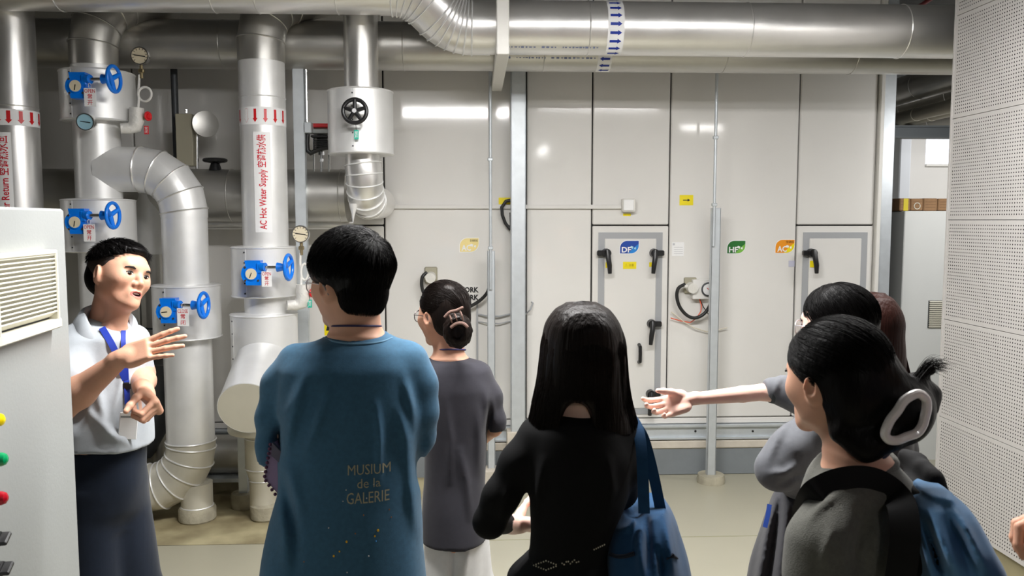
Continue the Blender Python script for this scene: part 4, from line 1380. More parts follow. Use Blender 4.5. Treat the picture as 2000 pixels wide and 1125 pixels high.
for i in range(nb):
    w = 0.082 + 0.012 * ((i * 7) % 3)
    c = Vector((xr + w / 2, yq + .22, ztc + hz / 2 + 0.001))
    b = MB(); b.box(c, (w - .004, 0.36, hz - 0.004 * (i % 2)), None, 0.006)
    lbl = ['brown carton at the near end of the row on the tall cabinet', 'second brown carton of the row with a round mark', 'third brown carton of the row on the tall cabinet', 'fourth brown carton in the middle of the row on the cabinet', 'brown carton with yellow tape in the row on the cabinet', 'last brown carton of the row against the perforated wall'][i]
    o = b.build('carton', M_CARD, None, base=(c.x, c.y, ztc)); tag(o, lbl, 'box', 'cartons on the tall cabinet')
    b = MB()
    for k_ in range(3):
        b.box(c + Vector((0, -.1805, -.02 + .02 * k_)), (w * .7, 0.0015, 0.002))
    b.build('crease', mat('dark_crease', srgb(110, 82, 58), 0.8), o)
    if i in (0, 4):
        b = MB(); b.box(c + Vector((0.005, -.1812, 0)), (w * .42, 0.0015, hz * .96)); b.build('yellow_tape', mat('yellow_tape', srgb(215, 195, 20), 0.5), o)
    if i == 1:
        b = MB(); b.torus(c + Vector((0, -.182, -.01)), (0, 1, 0), 0.022, 0.003, 24, 6); b.build('round_mark', M_LOUV, o)
    xr += w
# white front lip of a second cabinet, steel beam and depth-running pipes
zb0 = at_y(1800, 270, 6.6).z; zb1 = at_y(1800, 246, 6.6).z
b = MB(); b.bbox((1.6, 6.6, zb0), (6.4, 6.68, zb1), 0.003); b.bbox((1.6, 6.56, zb0), (6.4, 6.6, zb0 + .012)); b.bbox((1.6, 6.56, zb1 - .012), (6.4, 6.6, zb1))
tag(b.build('steel_beam', M_BEAM, None, base=(3, 6.6, zb0)), 'grey steel beam carrying pipes in the room behind', 'beam')
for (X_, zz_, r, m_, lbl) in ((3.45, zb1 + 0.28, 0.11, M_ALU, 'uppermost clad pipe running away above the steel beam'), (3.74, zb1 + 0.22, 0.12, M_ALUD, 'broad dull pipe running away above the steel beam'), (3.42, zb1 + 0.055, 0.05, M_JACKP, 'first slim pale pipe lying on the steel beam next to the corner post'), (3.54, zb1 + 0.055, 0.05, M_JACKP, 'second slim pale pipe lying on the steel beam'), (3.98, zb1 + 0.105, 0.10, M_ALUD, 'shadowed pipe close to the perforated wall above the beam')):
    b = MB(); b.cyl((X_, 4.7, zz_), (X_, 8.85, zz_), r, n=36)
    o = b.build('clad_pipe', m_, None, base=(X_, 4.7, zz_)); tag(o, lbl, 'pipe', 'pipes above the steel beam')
    for yy in (6.3, 7.0, 7.8):
        b = MB(); bead(b, (X_, yy, zz_), (0, 1, 0), r, 0.004); b.build('seam', m_, o)
c = at_y(1830, 5, 6.2)
b = MB(); b.tube([at_y(1795, 12, 6.6), at_y(1850, -22, 5.6)], 0.016, 12); tag(b.build('sprinkler_pipe', M_RED, None, base=at_y(1795, 12, 6.6)), 'thin red sprinkler pipe near the ceiling corner', 'pipe')

AL = empty('aisle_fill_light', (3.62, 4.55, 2.4), 'small added fill light hung below the pipes behind the perforated wall', 'lamp')  # unseen fitting added around the fill light for the tall cabinet
b = MB(); b.box((3.62, 4.53, 2.41), (0.64, 0.07, 0.05), Matrix.Rotation(0.75, 3, 'X'), 0.004); b.build('batten', M_WHITE, AL)
b = MB(); b.cyl((3.40, 4.53, 2.43), (3.40, 4.53, ZC), 0.005, n=6); b.build('drop_rod', M_STEEL, AL)
b = MB(); b.cyl((3.86, 4.53, 2.43), (3.86, 4.53, ZC), 0.005, n=6); b.build('drop_rod', M_STEEL, AL)
# =================================================================== CEILING LAMPS (above the frame, mirrored in the panels)
for i, (lx, ly, lz, ll, la, lp) in enumerate(TUBES):
    t0 = empty('tube_light', (lx, ly, lz), ['white tube light above the guide and the man in blue', 'short white tube light near the perforated wall', 'white tube light behind the visitors', 'white tube light above the pointing arm', 'white tube light deep on the far side'][i], 'lamp')
    d = (1, 0, 0) if la == 'x' else (0, 1, 0)
    dv = Vector(d) * ll / 2; c = Vector((lx, ly, lz))
    b = MB(); b.box(c + Vector((0, 0, 0.03)), (ll + .04, 0.06, 0.04) if la == 'x' else (0.06, ll + .04, 0.04), None, 0.004); b.build('batten', M_WHITE, t0)
    b = MB(); b.cyl(c - dv, c + dv, 0.014, n=14); b.build('tube', M_TUBE2 if i in (1, 2) else M_TUBE, t0)
    for s_ in (-1, 1):
        b = MB(); b.cyl(c + dv * (s_ * .8) + Vector((0, 0, .05)), c + dv * (s_ * .8) + Vector((0, 0, ZC - lz)), 0.004, n=6); b.build('drop_rod', M_STEEL, t0)

# =================================================================== PEOPLE : distance fields -> one smooth skin
f32 = np.float32


class Sdf:
    """list of primitives; each touches only its own padded box, so fine grids stay cheap"""

    def __init__(self):
        self.ops = []

    def _add(self, fn, lo, hi, mode, k):
        self.ops.append((fn, np.array(lo, float), np.array(hi, float), mode, k))
        return self

    def cone(self, a, b, ra, rb, k=0.02, mode='u'):
        a = np.array(a, float); b = np.array(b, float)
        ab = b - a; L2 = float(ab @ ab) + 1e-12

        def fn(X, Y, Z):
            t = np.clip(((X - a[0]) * ab[0] + (Y - a[1]) * ab[1] + (Z - a[2]) * ab[2]) / L2, 0, 1)
            dx = X - a[0] - t * ab[0]; dy = Y - a[1] - t * ab[1]; dz = Z - a[2] - t * ab[2]
            return np.sqrt(dx * dx + dy * dy + dz * dz) - (ra + (rb - ra) * t)
        r = max(ra, rb)
        return self._add(fn, np.minimum(a, b) - r, np.maximum(a, b) + r, mode, k)

    def chain(self, pts, rs, k=0.02, mode='u'):
        for i in range(len(pts) - 1):
            self.cone(pts[i], pts[i + 1], rs[i], rs[i + 1], k, mode)
        return self

    def ell(self, c, r, R=None, k=0.02, mode='u'):
        c = np.array(c, float); r = np.array(r, float)
        M = np.array(R, float) if R is not None else np.eye(3)      # columns: local axes in world

        def fn(X, Y, Z):
            dx = X - c[0]; dy = Y - c[1]; dz = Z - c[2]
            u = (dx * M[0, 0] + dy * M[1, 0] + dz * M[2, 0]) / r[0]
            v = (dx * M[0, 1] + dy * M[1, 1] + dz * M[2, 1]) / r[1]
            w = (dx * M[0, 2] + dy * M[1, 2] + dz * M[2, 2]) / r[2]
            k0 = np.sqrt(u * u + v * v + w * w)
            k1 = np.sqrt((u / r[0]) ** 2 + (v / r[1]) ** 2 + (w / r[2]) ** 2)
            return np.where(k1 > 1e-9, k0 * (k0 - 1) / np.maximum(k1, 1e-9), -r.min())
        ext = np.sqrt((M ** 2) @ (r ** 2))
        return self._add(fn, c - ext, c + ext, mode, k)

    def rbox(self, c, h, rad, R=None, k=0.02, mode='u'):
        c = np.array(c, float); h = np.array(h, float)
        M = np.array(R, float) if R is not None else np.eye(3)

        def fn(X, Y, Z):
            dx = X - c[0]; dy = Y - c[1]; dz = Z - c[2]
            u = np.abs(dx * M[0, 0] + dy * M[1, 0] + dz * M[2, 0]) - h[0] + rad
            v = np.abs(dx * M[0, 1] + dy * M[1, 1] + dz * M[2, 1]) - h[1] + rad
            w = np.abs(dx * M[0, 2] + dy * M[1, 2] + dz * M[2, 2]) - h[2] + rad
            o = np.sqrt(np.maximum(u, 0) ** 2 + np.maximum(v, 0) ** 2 + np.maximum(w, 0) ** 2)
            return o + np.minimum(np.maximum(u, np.maximum(v, w)), 0) - rad
        ext = np.abs(M) @ h
        return self._add(fn, c - ext, c + ext, mode, k)

    def loft(self, st, R2=0.0, k=0.02, mode='u', p=2.2):
        """st: rows (z, cx, cy, a, b): superelliptic sections turned by R2 about z, a across, b deep"""
        st = np.array(sorted(st), float)
        ca, sa = math.cos(R2), math.sin(R2)
        zq = st[:, 0]
        m = float(np.minimum(st[:, 3], st[:, 4]).min())

        def fn(X, Y, Z):
            z = np.clip(Z, zq[0], zq[-1])
            zz = z[0, 0, :]
            # smooth interpolation of the sections
            def ip(col):
                return _spl(zq, st[:, col], zz)[None, None, :]
            cx = ip(1); cy = ip(2); A = ip(3); B = ip(4)
            dx = X - cx; dy = Y - cy
            u = (dx * ca + dy * sa) / A; v = (-dx * sa + dy * ca) / B
            q = (np.abs(u) ** p + np.abs(v) ** p) ** (1 / p)
            d = (q - 1) * np.minimum(A, B) * 0.95
            e = np.abs(Z - (zq[0] + zq[-1]) / 2) - (zq[-1] - zq[0]) / 2
            return np.maximum(d, e)
        ext = float(st[:, 3:5].max()) * 1.05
        lo = [st[:, 1].min() - ext, st[:, 2].min() - ext, zq[0]]; hi = [st[:, 1].max() + ext, st[:, 2].max() + ext, zq[-1]]
        return self._add(fn, lo, hi, mode, k)

    def half(self, p, n, k=0.004, lo=None, hi=None):
        """keep the side where (x-p).n < 0, inside the box lo..hi only"""
        p = np.array(p, float); n = np.array(n, float) / np.linalg.norm(n)

        def fn(X, Y, Z):
            return (X - p[0]) * n[0] + (Y - p[1]) * n[1] + (Z - p[2]) * n[2]
        lo = [-1e3] * 3 if lo is None else lo; hi = [1e3] * 3 if hi is None else hi
        return self._add(fn, lo, hi, 'i', k)

    def disp(self, fn, lo=None, hi=None):
        lo = [-1e3] * 3 if lo is None else lo; hi = [1e3] * 3 if hi is None else hi
        return self._add(fn, lo, hi, 'd', 0)

    def field(self, xs, ys, zs):
        D = np.full((len(xs), len(ys), len(zs)), 0.25, f32)
        for fn, lo, hi, mode, k in self.ops:
            pad = 0.03 + 2 * k if mode in ('u', 's') else 0.0
            i0, i1 = np.searchsorted(xs, lo[0] - pad), np.searchsorted(xs, hi[0] + pad)
            j0, j1 = np.searchsorted(ys, lo[1] - pad), np.searchsorted(ys, hi[1] + pad)
            l0, l1 = np.searchsorted(zs, lo[2] - pad), np.searchsorted(zs, hi[2] + pad)
            if i0 >= i1 or j0 >= j1 or l0 >= l1:
                continue
            X = xs[i0:i1, None, None].astype(f32); Y = ys[None, j0:j1, None].astype(f32); Z = zs[None, None, l0:l1].astype(f32)
            S = D[i0:i1, j0:j1, l0:l1]
            if mode == 'd':
                msk = np.abs(S) < 0.05
                if msk.any():
                    XX, YY, ZZ = np.broadcast_arrays(X, Y, Z)
                    S[msk] += fn(XX[msk], YY[msk], ZZ[msk]).astype(f32)
                continue
            e = fn(X, Y, Z).astype(f32)
            if mode == 'u':
                if k > 0:
                    h = np.clip(0.5 + 0.5 * (S - e) / k, 0, 1)
                    S[...] = S * (1 - h) + e * h - k * h * (1 - h)
                else:
                    S[...] = np.minimum(S, e)
            else:
                if mode == 's':
                    e = -e
                if k > 0:
                    h = np.clip(0.5 - 0.5 * (S - e) / k, 0, 1)
                    S[...] = S * (1 - h) + e * h + k * h * (1 - h)
                else:
                    S[...] = np.maximum(S, e)
        return D

    def mesh(self, lo, hi, step, skip=()):
        xs = np.arange(lo[0], hi[0] + step, step); ys = np.arange(lo[1], hi[1] + step, step); zs = np.arange(lo[2], hi[2] + step, step)
        D = self.field(xs, ys, zs)
        return surface_nets(D, xs, ys, zs, skip)


def _spl(xp, fp, x):
    """monotone-ish cubic through the stations"""
    n = len(xp)
    if n < 3:
        return np.interp(x, xp, fp)
    h = np.diff(xp); dl = np.diff(fp) / h
    m = np.zeros(n); m[0] = dl[0]; m[-1] = dl[-1]
    for i in range(1, n - 1):
        m[i] = 0 if dl[i - 1] * dl[i] <= 0 else 2 * dl[i - 1] * dl[i] / (dl[i - 1] + dl[i])
    i = np.clip(np.searchsorted(xp, x) - 1, 0, n - 2)
    t = (x - xp[i]) / h[i]
    return (fp[i] * (2 * t ** 3 - 3 * t ** 2 + 1) + h[i] * m[i] * (t ** 3 - 2 * t ** 2 + t) + fp[i + 1] * (-2 * t ** 3 + 3 * t ** 2) + h[i] * m[i + 1] * (t ** 3 - t ** 2))


def surface_nets(D, xs, ys, zs, skip=()):
    S = D < 0
    c = np.zeros(tuple(n - 1 for n in D.shape), np.int8)
    for a in (0, 1):
        for b_ in (0, 1):
            for d in (0, 1):
                c += S[a:D.shape[0] - 1 + a, b_:D.shape[1] - 1 + b_, d:D.shape[2] - 1 + d]
    act = (c > 0) & (c < 8)
    I = np.argwhere(act)
    if len(I) == 0:
        return np.zeros((0, 3)), np.zeros((0, 4), int)
    idx = np.full(c.shape, -1, np.int32)
    idx[I[:, 0], I[:, 1], I[:, 2]] = np.arange(len(I))
    cor = {}
    for a in (0, 1):
        for b_ in (0, 1):
            for d in (0, 1):
                cor[(a, b_, d)] = D[I[:, 0] + a, I[:, 1] + b_, I[:, 2] + d]
    P = np.zeros((len(I), 3)); cnt = np.zeros(len(I))
    for ax in range(3):
        o = [i for i in range(3) if i != ax]
        for u in (0, 1):
            for w in (0, 1):
                k0 = [0, 0, 0]; k0[o[0]] = u; k0[o[1]] = w
                k1 = list(k0); k1[ax] = 1
                A = cor[tuple(k0)]; B = cor[tuple(k1)]
                x = (A < 0) != (B < 0)
                t = np.where(x, A / np.where(x, A - B, 1), 0)
                q = np.zeros((len(I), 3)); q[:, o[0]] = u; q[:, o[1]] = w; q[:, ax] = t
                P += q * x[:, None]; cnt += x
    P /= cnt[:, None]
    V = np.stack([np.interp(I[:, i] + P[:, i], np.arange(len(g_)), g_) for i, g_ in enumerate((xs, ys, zs))], 1)
    F = []
    for ax in range(3):
        o = [i for i in range(3) if i != ax]
        sl0 = [slice(None)] * 3; sl1 = [slice(None)] * 3
        sl0[ax] = slice(0, -1); sl1[ax] = slice(1, None)
        ch = S[tuple(sl0)] != S[tuple(sl1)]
        E = np.argwhere(ch)
        E = E[(E[:, o[0]] > 0) & (E[:, o[1]] > 0) & (E[:, o[0]] < D.shape[o[0]] - 1) & (E[:, o[1]] < D.shape[o[1]] - 1)]
        if len(E) == 0:
            continue
        ins = S[E[:, 0], E[:, 1], E[:, 2]]

        def at(du, dw):
            q = E.copy(); q[:, o[0]] -= du; q[:, o[1]] -= dw
            return idx[q[:, 0], q[:, 1], q[:, 2]]
        Q = np.stack([at(1, 1), at(0, 1), at(0, 0), at(1, 0)], 1)
        flip = ins if ax != 1 else ~ins
        Q[~flip] = Q[~flip][:, ::-1]
        F.append(Q)
    F = np.concatenate(F)
    F = F[(F >= 0).all(1)]
    for lo, hi in skip:
        C = V[F].mean(1)
        F = F[~((C > np.array(lo)) & (C < np.array(hi))).all(1)]
    used = np.unique(F)
    mp = np.full(len(V), -1); mp[used] = np.arange(len(used))
    return V[used], mp[F]


def np_mesh(name, parts, mats, parent, mfn=None, label=None, base=None):
    """parts: [(V, F)] in world space -> one mesh object; mfn(centres) -> material index"""
    Vs = []; Fs = []; k = 0
    for V, F in parts:
        Vs.append(V); Fs.append(F + k); k += len(V)
    V = np.concatenate(Vs); F = np.concatenate(Fs)
    off = np.array(world_loc(parent)) if parent else np.array(base)
    me = bpy.data.meshes.new(name)
    me.vertices.add(len(V)); me.vertices.foreach_set('co', (V - off).astype(f32).ravel())
    me.loops.add(len(F) * 4); me.loops.foreach_set('vertex_index', F.astype(np.int32).ravel())
    me.polygons.add(len(F)); me.polygons.foreach_set('loop_start', np.arange(0, len(F) * 4, 4, dtype=np.int32))
    try:
        me.polygons.foreach_set('loop_total', np.full(len(F), 4, np.int32))
    except Exception:
        pass
    for m_ in (mats if isinstance(mats, (list, tuple)) else [mats]):
        me.materials.append(m_)
    if mfn is not None:
        me.polygons.foreach_set('material_index', mfn(V[F].mean(1)).astype(np.int32))
    me.update(calc_edges=True)
    me.polygons.foreach_set('use_smooth', np.ones(len(F), bool))
    me.validate()
    o = bpy.data.objects.new(name, me); COL.objects.link(o)
    if parent:
        o.parent = parent
    else:
        o.location = base
    if label:
        o['label'] = label
    return o


rng = np.random.default_rng(11)


def fold_fn(amp, seed, freq=9.0, stretch=(1, 1, 1), sharp=1.6):
    """soft cloth creases: warped waves with sharpened crests"""
    r = np.random.default_rng(seed)
    W = [(r.normal(size=3) * np.array(stretch) * freq, r.uniform(0, 6.28), r.normal(size=3) * 5, r.uniform(0, 6.28)) for _ in range(6)]

    def fn(X, Y, Z):
        s = np.zeros_like(X)
        for kv, ph, wv, p2 in W:
            wp = 0.9 * np.sin(X * wv[0] + Y * wv[1] + Z * wv[2] + p2)
            q = np.sin(X * kv[0] + Y * kv[1] + Z * kv[2] + ph + wp)
            s += np.sign(q) * np.abs(q) ** sharp
        return amp * s / 2.4
    return fn


def crease(S, pts, w, amp=0.008, sgn=-1.0):
    """a soft raised (sgn -1) or sunken (+1) fold along a path on the side towards the room, fading at both ends"""
    P = np.array(pts, float)
    o = np.array(CAM); fw = np.array(FWD); rt = np.array(RGT); up = np.array(UPV)
    dep = float(((P - o) @ fw).mean())
    U = np.stack([((P - o) @ rt) / ((P - o) @ fw), ((P - o) @ up) / ((P - o) @ fw)], 1) * dep
    L = np.linalg.norm(np.diff(U, axis=0), axis=1); tot = L.sum(); acc = np.concatenate([[0], np.cumsum(L)])

    def fn(X, Y, Z):
        X = X - o[0]; Y = Y - o[1]; Z = Z - o[2]
        q = X * fw[0] + Y * fw[1] + Z * fw[2]
        u = (X * rt[0] + Y * rt[1] + Z * rt[2]) / q * dep; v = (X * up[0] + Y * up[1] + Z * up[2]) / q * dep
        best = np.full(X.shape, 1e9, f32); par = np.zeros(X.shape, f32)
        for i in range(len(U) - 1):
            a = U[i]; ab = U[i + 1] - a; l2 = float(ab @ ab) + 1e-12
            t = np.clip(((u - a[0]) * ab[0] + (v - a[1]) * ab[1]) / l2, 0, 1)
            d = (u - a[0] - t * ab[0]) ** 2 + (v - a[1] - t * ab[1]) ** 2
            m_ = d < best
            best = np.where(m_, d, best); par = np.where(m_, (acc[i] + t * L[i]) / tot, par)
        return sgn * amp * np.exp(-best / (w * w)) * np.sin(np.pi * np.clip(0.08 + 0.84 * par, 0, 1))
    lo = P.min(0) - 3 * w - np.array((0.06, 0.25, 0.02)); hi = P.max(0) + 3 * w + np.array((0.06, 0.25, 0.02))
    S.disp(fn, lo, hi)


def frame3(yaw, pitch=0.0, roll=0.0):
    """columns: right, forward, up; yaw turns the forward axis from +y towards -x; pitch > 0 looks up; roll leans to the right"""
    return np.array(Matrix.Rotation(yaw, 3, 'Z') @ Matrix.Rotation(pitch, 3, 'X') @ Matrix.Rotation(roll, 3, 'Y'))


class Head:
    def __init__(self, c, yaw, pitch=0.0, roll=0.0, s=1.0):
        self.c = np.array(c, float); self.R = frame3(yaw, pitch, roll); self.s = s

    def p(self, x, y, z):
        return self.c + self.R @ (np.array([x, y, z], float) * self.s)

    def loc(self, P):
        return (P - self.c) @ self.R / self.s


def build_head(S, H, female=False, mouth=False, smile=0.0, flat=0.0):
    p, R, s = H.p, H.R, H.s
    e = lambda c, r, k=0.015, mode='u', Rl=None: S.ell(p(*c), np.array(r) * s, R if Rl is None else R @ Rl, k * s, mode)
    co = lambda a, b, ra, rb, k=0.012, mode='u': S.cone(p(*a), p(*b), ra * s, rb * s, k * s, mode)
    e((0, -0.014, 0.034 - flat / 2), (0.075, 0.096, 0.084 - flat / 2))
    e((0, 0.024, -0.030), (0.058, 0.060, 0.082), 0.035)
    e((0, 0.030, 0.030 - flat / 3), (0.066, 0.062, 0.06), 0.03)
    jw = 0.044 if female else 0.047
    for q in (-1, 1):
        co((q * jw, 0.004, -0.050), (q * 0.014, 0.068, -0.095), 0.016, 0.013, 0.025)
        e((q * 0.038, 0.062, -0.020), (0.024, 0.021, 0.020), 0.02)
        # ears
        Rl = np.array(Matrix.Rotation(q * -0.50, 3, 'Z') @ Matrix.Rotation(-0.12, 3, 'X'))
        e((q * 0.077, -0.010, -0.006), (0.0095, 0.022, 0.030), 0.006, 'u', Rl)
        e((q * 0.074, -0.004, -0.028), (0.008, 0.010, 0.012), 0.006)
        e((q * 0.086, -0.006, -0.002), (0.006, 0.010, 0.018), 0.004, 's', Rl)
    for q in (-1, 1):
        e((q * 0.046, 0.018, -0.036), (0.018, 0.040, 0.042), 0.025)
        e((q * 0.048, 0.036, -0.010), (0.017, 0.036, 0.030), 0.03)
    e((0, 0.079, -0.097), (0.018, 0.016, 0.015), 0.02)
    # brow, sockets, nose
    co((-0.034, 0.079, 0.026), (0.034, 0.079, 0.026), 0.012, 0.012, 0.015)
    for q in (-1, 1):
        e((q * 0.032, 0.101, 0.003), (0.019, 0.014, 0.010), 0.010, 's')
    S.chain([p(0, 0.083, 0.018), p(0, 0.094, -0.008), p(0, 0.101, -0.027)], [0.0070 * s, 0.0085 * s, 0.0110 * s], 0.010 * s)
    for q in (-1, 1):
        e((q * 0.0125, 0.091, -0.031), (0.0085, 0.011, 0.008), 0.006)
        e((q * 0.007, 0.098, -0.040), (0.004, 0.005, 0.003), 0.003, 's')
    # mouth
    e((0, 0.081, -0.064), (0.021, 0.012, 0.017), 0.03)
    op = 0.006 if mouth else 0.0
    n = 8
    up = []; lo = []
    for i in range(n + 1):
        t = -1 + 2 * i / n
        x = 0.0250 * t
        y = 0.0955 - 0.016 * t * t
        up.append(p(x, y, -0.0585 + op * (1 - t * t) * 0.5 + smile * 0.006 * t * t - 0.0012 * math.cos(t * 9) * (1 - t * t)))
        lo.append(p(x * 0.94, y - 0.001, -0.0680 - op * (1 - t * t) + smile * 0.006 * t * t))
    S.chain(up, [(0.0022 + 0.0018 * (1 - abs(-1 + 2 * i / n))) * s for i in range(n + 1)], 0.003 * s)
    S.chain(lo, [(0.0024 + 0.0026 * (1 - abs(-1 + 2 * i / n))) * s for i in range(n + 1)], 0.003 * s)
    if mouth:
        S.ell(p(0, 0.098, -0.0645), np.array((0.017, 0.016, 0.0062)) * s, R, 0.002 * s, 's')


def face_mfn(H):
    """0 skin, 1 lips, 2 mouth inside"""
    def fn(C):
        L = H.loc(C)
        x, y, z = L[:, 0], L[:, 1], L[:, 2]
        m = np.zeros(len(C), int)
        t = np.clip(x / 0.0255, -1, 1)
        q = np.sqrt(1 - t * t)
        mid = -0.0635 - 0.0005 * t * t
        lip = (np.abs(x) < 0.0230) & (y > 0.076) & (z < mid + 0.0082 * q) & (z > mid - 0.0115 * q)
        m[lip] = 1
        mo = (np.abs(x) < 0.0165) & (y > 0.06) & (y < 0.0925) & (z < -0.0585) & (z > -0.0705)
        m[mo] = 2
        return m
    return fn


def add_eyes(H, root, look=(0, 0), brow_m=None, wide=1.0):
    p, R, s = H.p, H.R, H.s
    Rm = Matrix(R.tolist())
    for q in (-1, 1):
        c = Vector(p(q * 0.032, 0.0825, 0.001))
        b = MB(); b.ball(c, Vector((0.0135, 0.0080, 0.0046 * wide)) * s, 18, 12, Rm)
        ey = b.build('eye', mat('eye_white', srgb(205, 196, 190), 0.25), root)
        ic = Vector(p(q * 0.032 + look[0], 0.0885, 0.001 + look[1]))
        b = MB(); b.ball(ic, Vector((0.0070, 0.0030, 0.0052)) * s, 16, 10, Rm); b.build('iris', mat('dark_iris', (0.012, 0.008, 0.006), 0.12), ey)
        # upper lid line and lid
        pts = []
        for i in range(9):
            t = -1 + 2 * i / 8
            pts.append(Vector(p(q * 0.032 + 0.0155 * t, 0.0895 - 0.0055 * t * t - 0.001 * abs(t), 0.0016 + 0.0046 * wide * (1 - t * t) - 0.0012 * t * q * -1)))
        b = MB(); b.tube(pts, [0.0010 * s, 0.0017 * s, 0.0021 * s, 0.0022 * s, 0.0022 * s, 0.0022 * s, 0.0021 * s, 0.0017 * s, 0.0010 * s], 8); b.build('eyelash', mat('lash_black', (0.006, 0.005, 0.005), 0.6), ey)
        pts = [Vector(p(q * 0.032 + 0.021 * t, 0.0945 - 0.007 * t * t - 0.004 * (t * q > 0.4), 0.0165 + 0.0040 * (1 - t * t) + 0.0020 * t * q)) for t in (-1, -.5, 0, .5, 1)]
        b = MB(); b.tube(pts, [0.0022 * s, 0.0036 * s, 0.0038 * s, 0.0032 * s, 0.0014 * s], 8); b.build('eyebrow', brow_m or mat('brow_black', (0.012, 0.009, 0.008), 0.7), root)


def build_hand(S, wrist, fwd, palm_n, side, curl, spread=0.12, thumb=(0.6, 0.35), s=1.0, wr=0.026, dcurl=None):
    """wrist: joint; fwd: towards the knuckles; palm_n: direction the palm faces; side = +1 if the thumb leaves along fwd x palm_n, -1 otherwise;
    curl: bend of the four fingers (radians per joint) from the index on"""
    w = np.array(wrist, float); f = np.array(fwd, float); f /= np.linalg.norm(f)
    n = np.array(palm_n, float); n -= f * (n @ f); n /= np.linalg.norm(n)
    a = np.cross(f, n) * side                     # towards the thumb
    R = np.stack([a, f, n], 1)
    P = lambda x, y, z: w + (a * x + f * y + n * z) * s
    # palm: tapering slab
    S.cone(P(0, -0.02, 0), P(0, 0.02, 0), wr * s * 0.95, wr * s * 0.9, 0.015 * s)
    S.rbox(P(0.0, 0.052, 0.0), np.array((0.039, 0.042, 0.0135)) * s, 0.0125 * s, R, 0.016 * s)
    S.ell(P(0.026, 0.035, 0.010), np.array((0.016, 0.028, 0.012)) * s, R, 0.012 * s)
    S.ell(P(-0.026, 0.035, 0.008), np.array((0.013, 0.030, 0.010)) * s, R, 0.012 * s)
    base = [(0.0285, 0.090), (0.0095, 0.095), (-0.0095, 0.091), (-0.0275, 0.082)]
    lens = [(0.044, 0.026, 0.021), (0.049, 0.030, 0.022), (0.045, 0.028, 0.022), (0.035, 0.021, 0.019)]
    rad = [0.0088, 0.0090, 0.0086, 0.0074]
    for i in range(4):
        ang = spread * (1.2 - 0.8 * i)
        d0 = f * math.cos(ang) + a * math.sin(ang)
        pos = P(base[i][0], base[i][1] - 0.012, 0)
        pts = [pos]; b = 0.0
        cs = curl[i] if isinstance(curl[i], (tuple, list)) else (curl[i], curl[i] * 1.15, curl[i] * 0.75)
        for j in range(3):
            b += cs[j]
            d = d0 * math.cos(b) + n * math.sin(b)
            pts.append(pts[-1] + d * lens[i][j] * s * (1.25 if j == 0 else 1.0))
        S.chain(pts, [rad[i] * s * q for q in (1.12, 1.02, 0.92, 0.80)], 0.0035 * s)
    t_out, t_in = thumb
    d1 = f * math.cos(t_out) + a * math.sin(t_out); d1 = d1 * math.cos(t_in) + n * math.sin(t_in)
    d2 = f * math.cos(t_out * 0.5) + a * math.sin(t_out * 0.5); d2 = d2 * math.cos(t_in * 1.3) + n * math.sin(t_in * 1.3)
    t0 = P(0.020, 0.018, 0.006)
    t1 = t0 + d1 * 0.045 * s; t2 = t1 + d2 * 0.034 * s; t3 = t2 + (d2 * 0.9 + f * 0.1) * 0.026 * s
    S.chain([t0, t1, t2, t3], [0.0145 * s, 0.0115 * s, 0.0102 * s, 0.0085 * s], 0.008 * s)


def limb(S, pts, rs, k=0.03):
    S.chain([np.array(p_) for p_ in pts], rs, k)


# ------------------------------------------------------------------ materials of people
M_SKIN = mat('skin', srgb(216, 166, 140), 0.5, sss=0.18, noise=0.05, nscale=25, spec=0.3, bump=0.03, bscale=260)
M_SKINP = mat('fair_skin', srgb(236, 196, 180), 0.5, sss=0.18, noise=0.05, nscale=25, spec=0.3, bump=0.03, bscale=260)
M_LIP = mat('lip', srgb(190, 108, 98), 0.42)
M_MOUTH = mat('mouth_dark', (0.03, 0.006, 0.006), 0.6)
M_HAIR = mat('black_hair', (0.004, 0.0035, 0.0035), 0.42, spec=0.10, bump=0.25, bscale=90, stretch=(1, 1, 0.25))
M_HAIRB = mat('brown_black_hair', (0.008, 0.005, 0.004), 0.42, spec=0.14, bump=0.35, bscale=120, stretch=(1, 1, 0.06))
M_HAIRR = mat('reddish_hair', (0.022, 0.007, 0.005), 0.45, spec=0.12, bump=0.35, bscale=120, stretch=(1, 1, 0.06))
M_FADE = mat('short_cropped_hair', srgb(62, 52, 48), 0.7, noise=0.35, nscale=160)


def cloth(name, col, rough=0.85, n=0.1, ns=60.0, sheen=0.12, wv=0.05):
    return mat(name, col, rough, noise=n, nscale=ns, bump=wv, bscale=420, sheen=sheen, spec=0.25)


def rand_hair(mb_list, pts_fn, count, r, seed, nseg=7):
    """thin strands as three sided tubes: pts_fn(rng) -> array of points"""
    g_ = np.random.default_rng(seed)
    Vs = []; Fs = []; k = 0
    for _ in range(count):
        P = pts_fn(g_)
        if P is None:
            continue
        m = len(P)
        T = np.gradient(P, axis=0); T /= np.linalg.norm(T, axis=1)[:, None] + 1e-9
        up = np.array([0.3, 0.2, 0.9]) if abs(T[0, 2]) < 0.8 else np.array([0.9, 0.3, 0.1])
        A = np.cross(T, up); A /= np.linalg.norm(A, axis=1)[:, None] + 1e-9
        B = np.cross(T, A)
        rr = r * np.linspace(1, 0.25, m)[:, None]
        ring = [P + A * rr * math.cos(q) + B * rr * math.sin(q) for q in (0, 2.094, 4.189)]
        V = np.stack(ring, 1).reshape(-1, 3)
        i = np.arange(m - 1)[:, None] * 3
        F = []
        for q in range(3):
            q2 = (q + 1) % 3
            F.append(np.concatenate([i + q, i + q2, i + 3 + q2, i + 3 + q], 1))
        Vs.append(V); Fs.append(np.concatenate(F) + k); k += len(V)
    mb_list.append((np.concatenate(Vs), np.concatenate(Fs)))


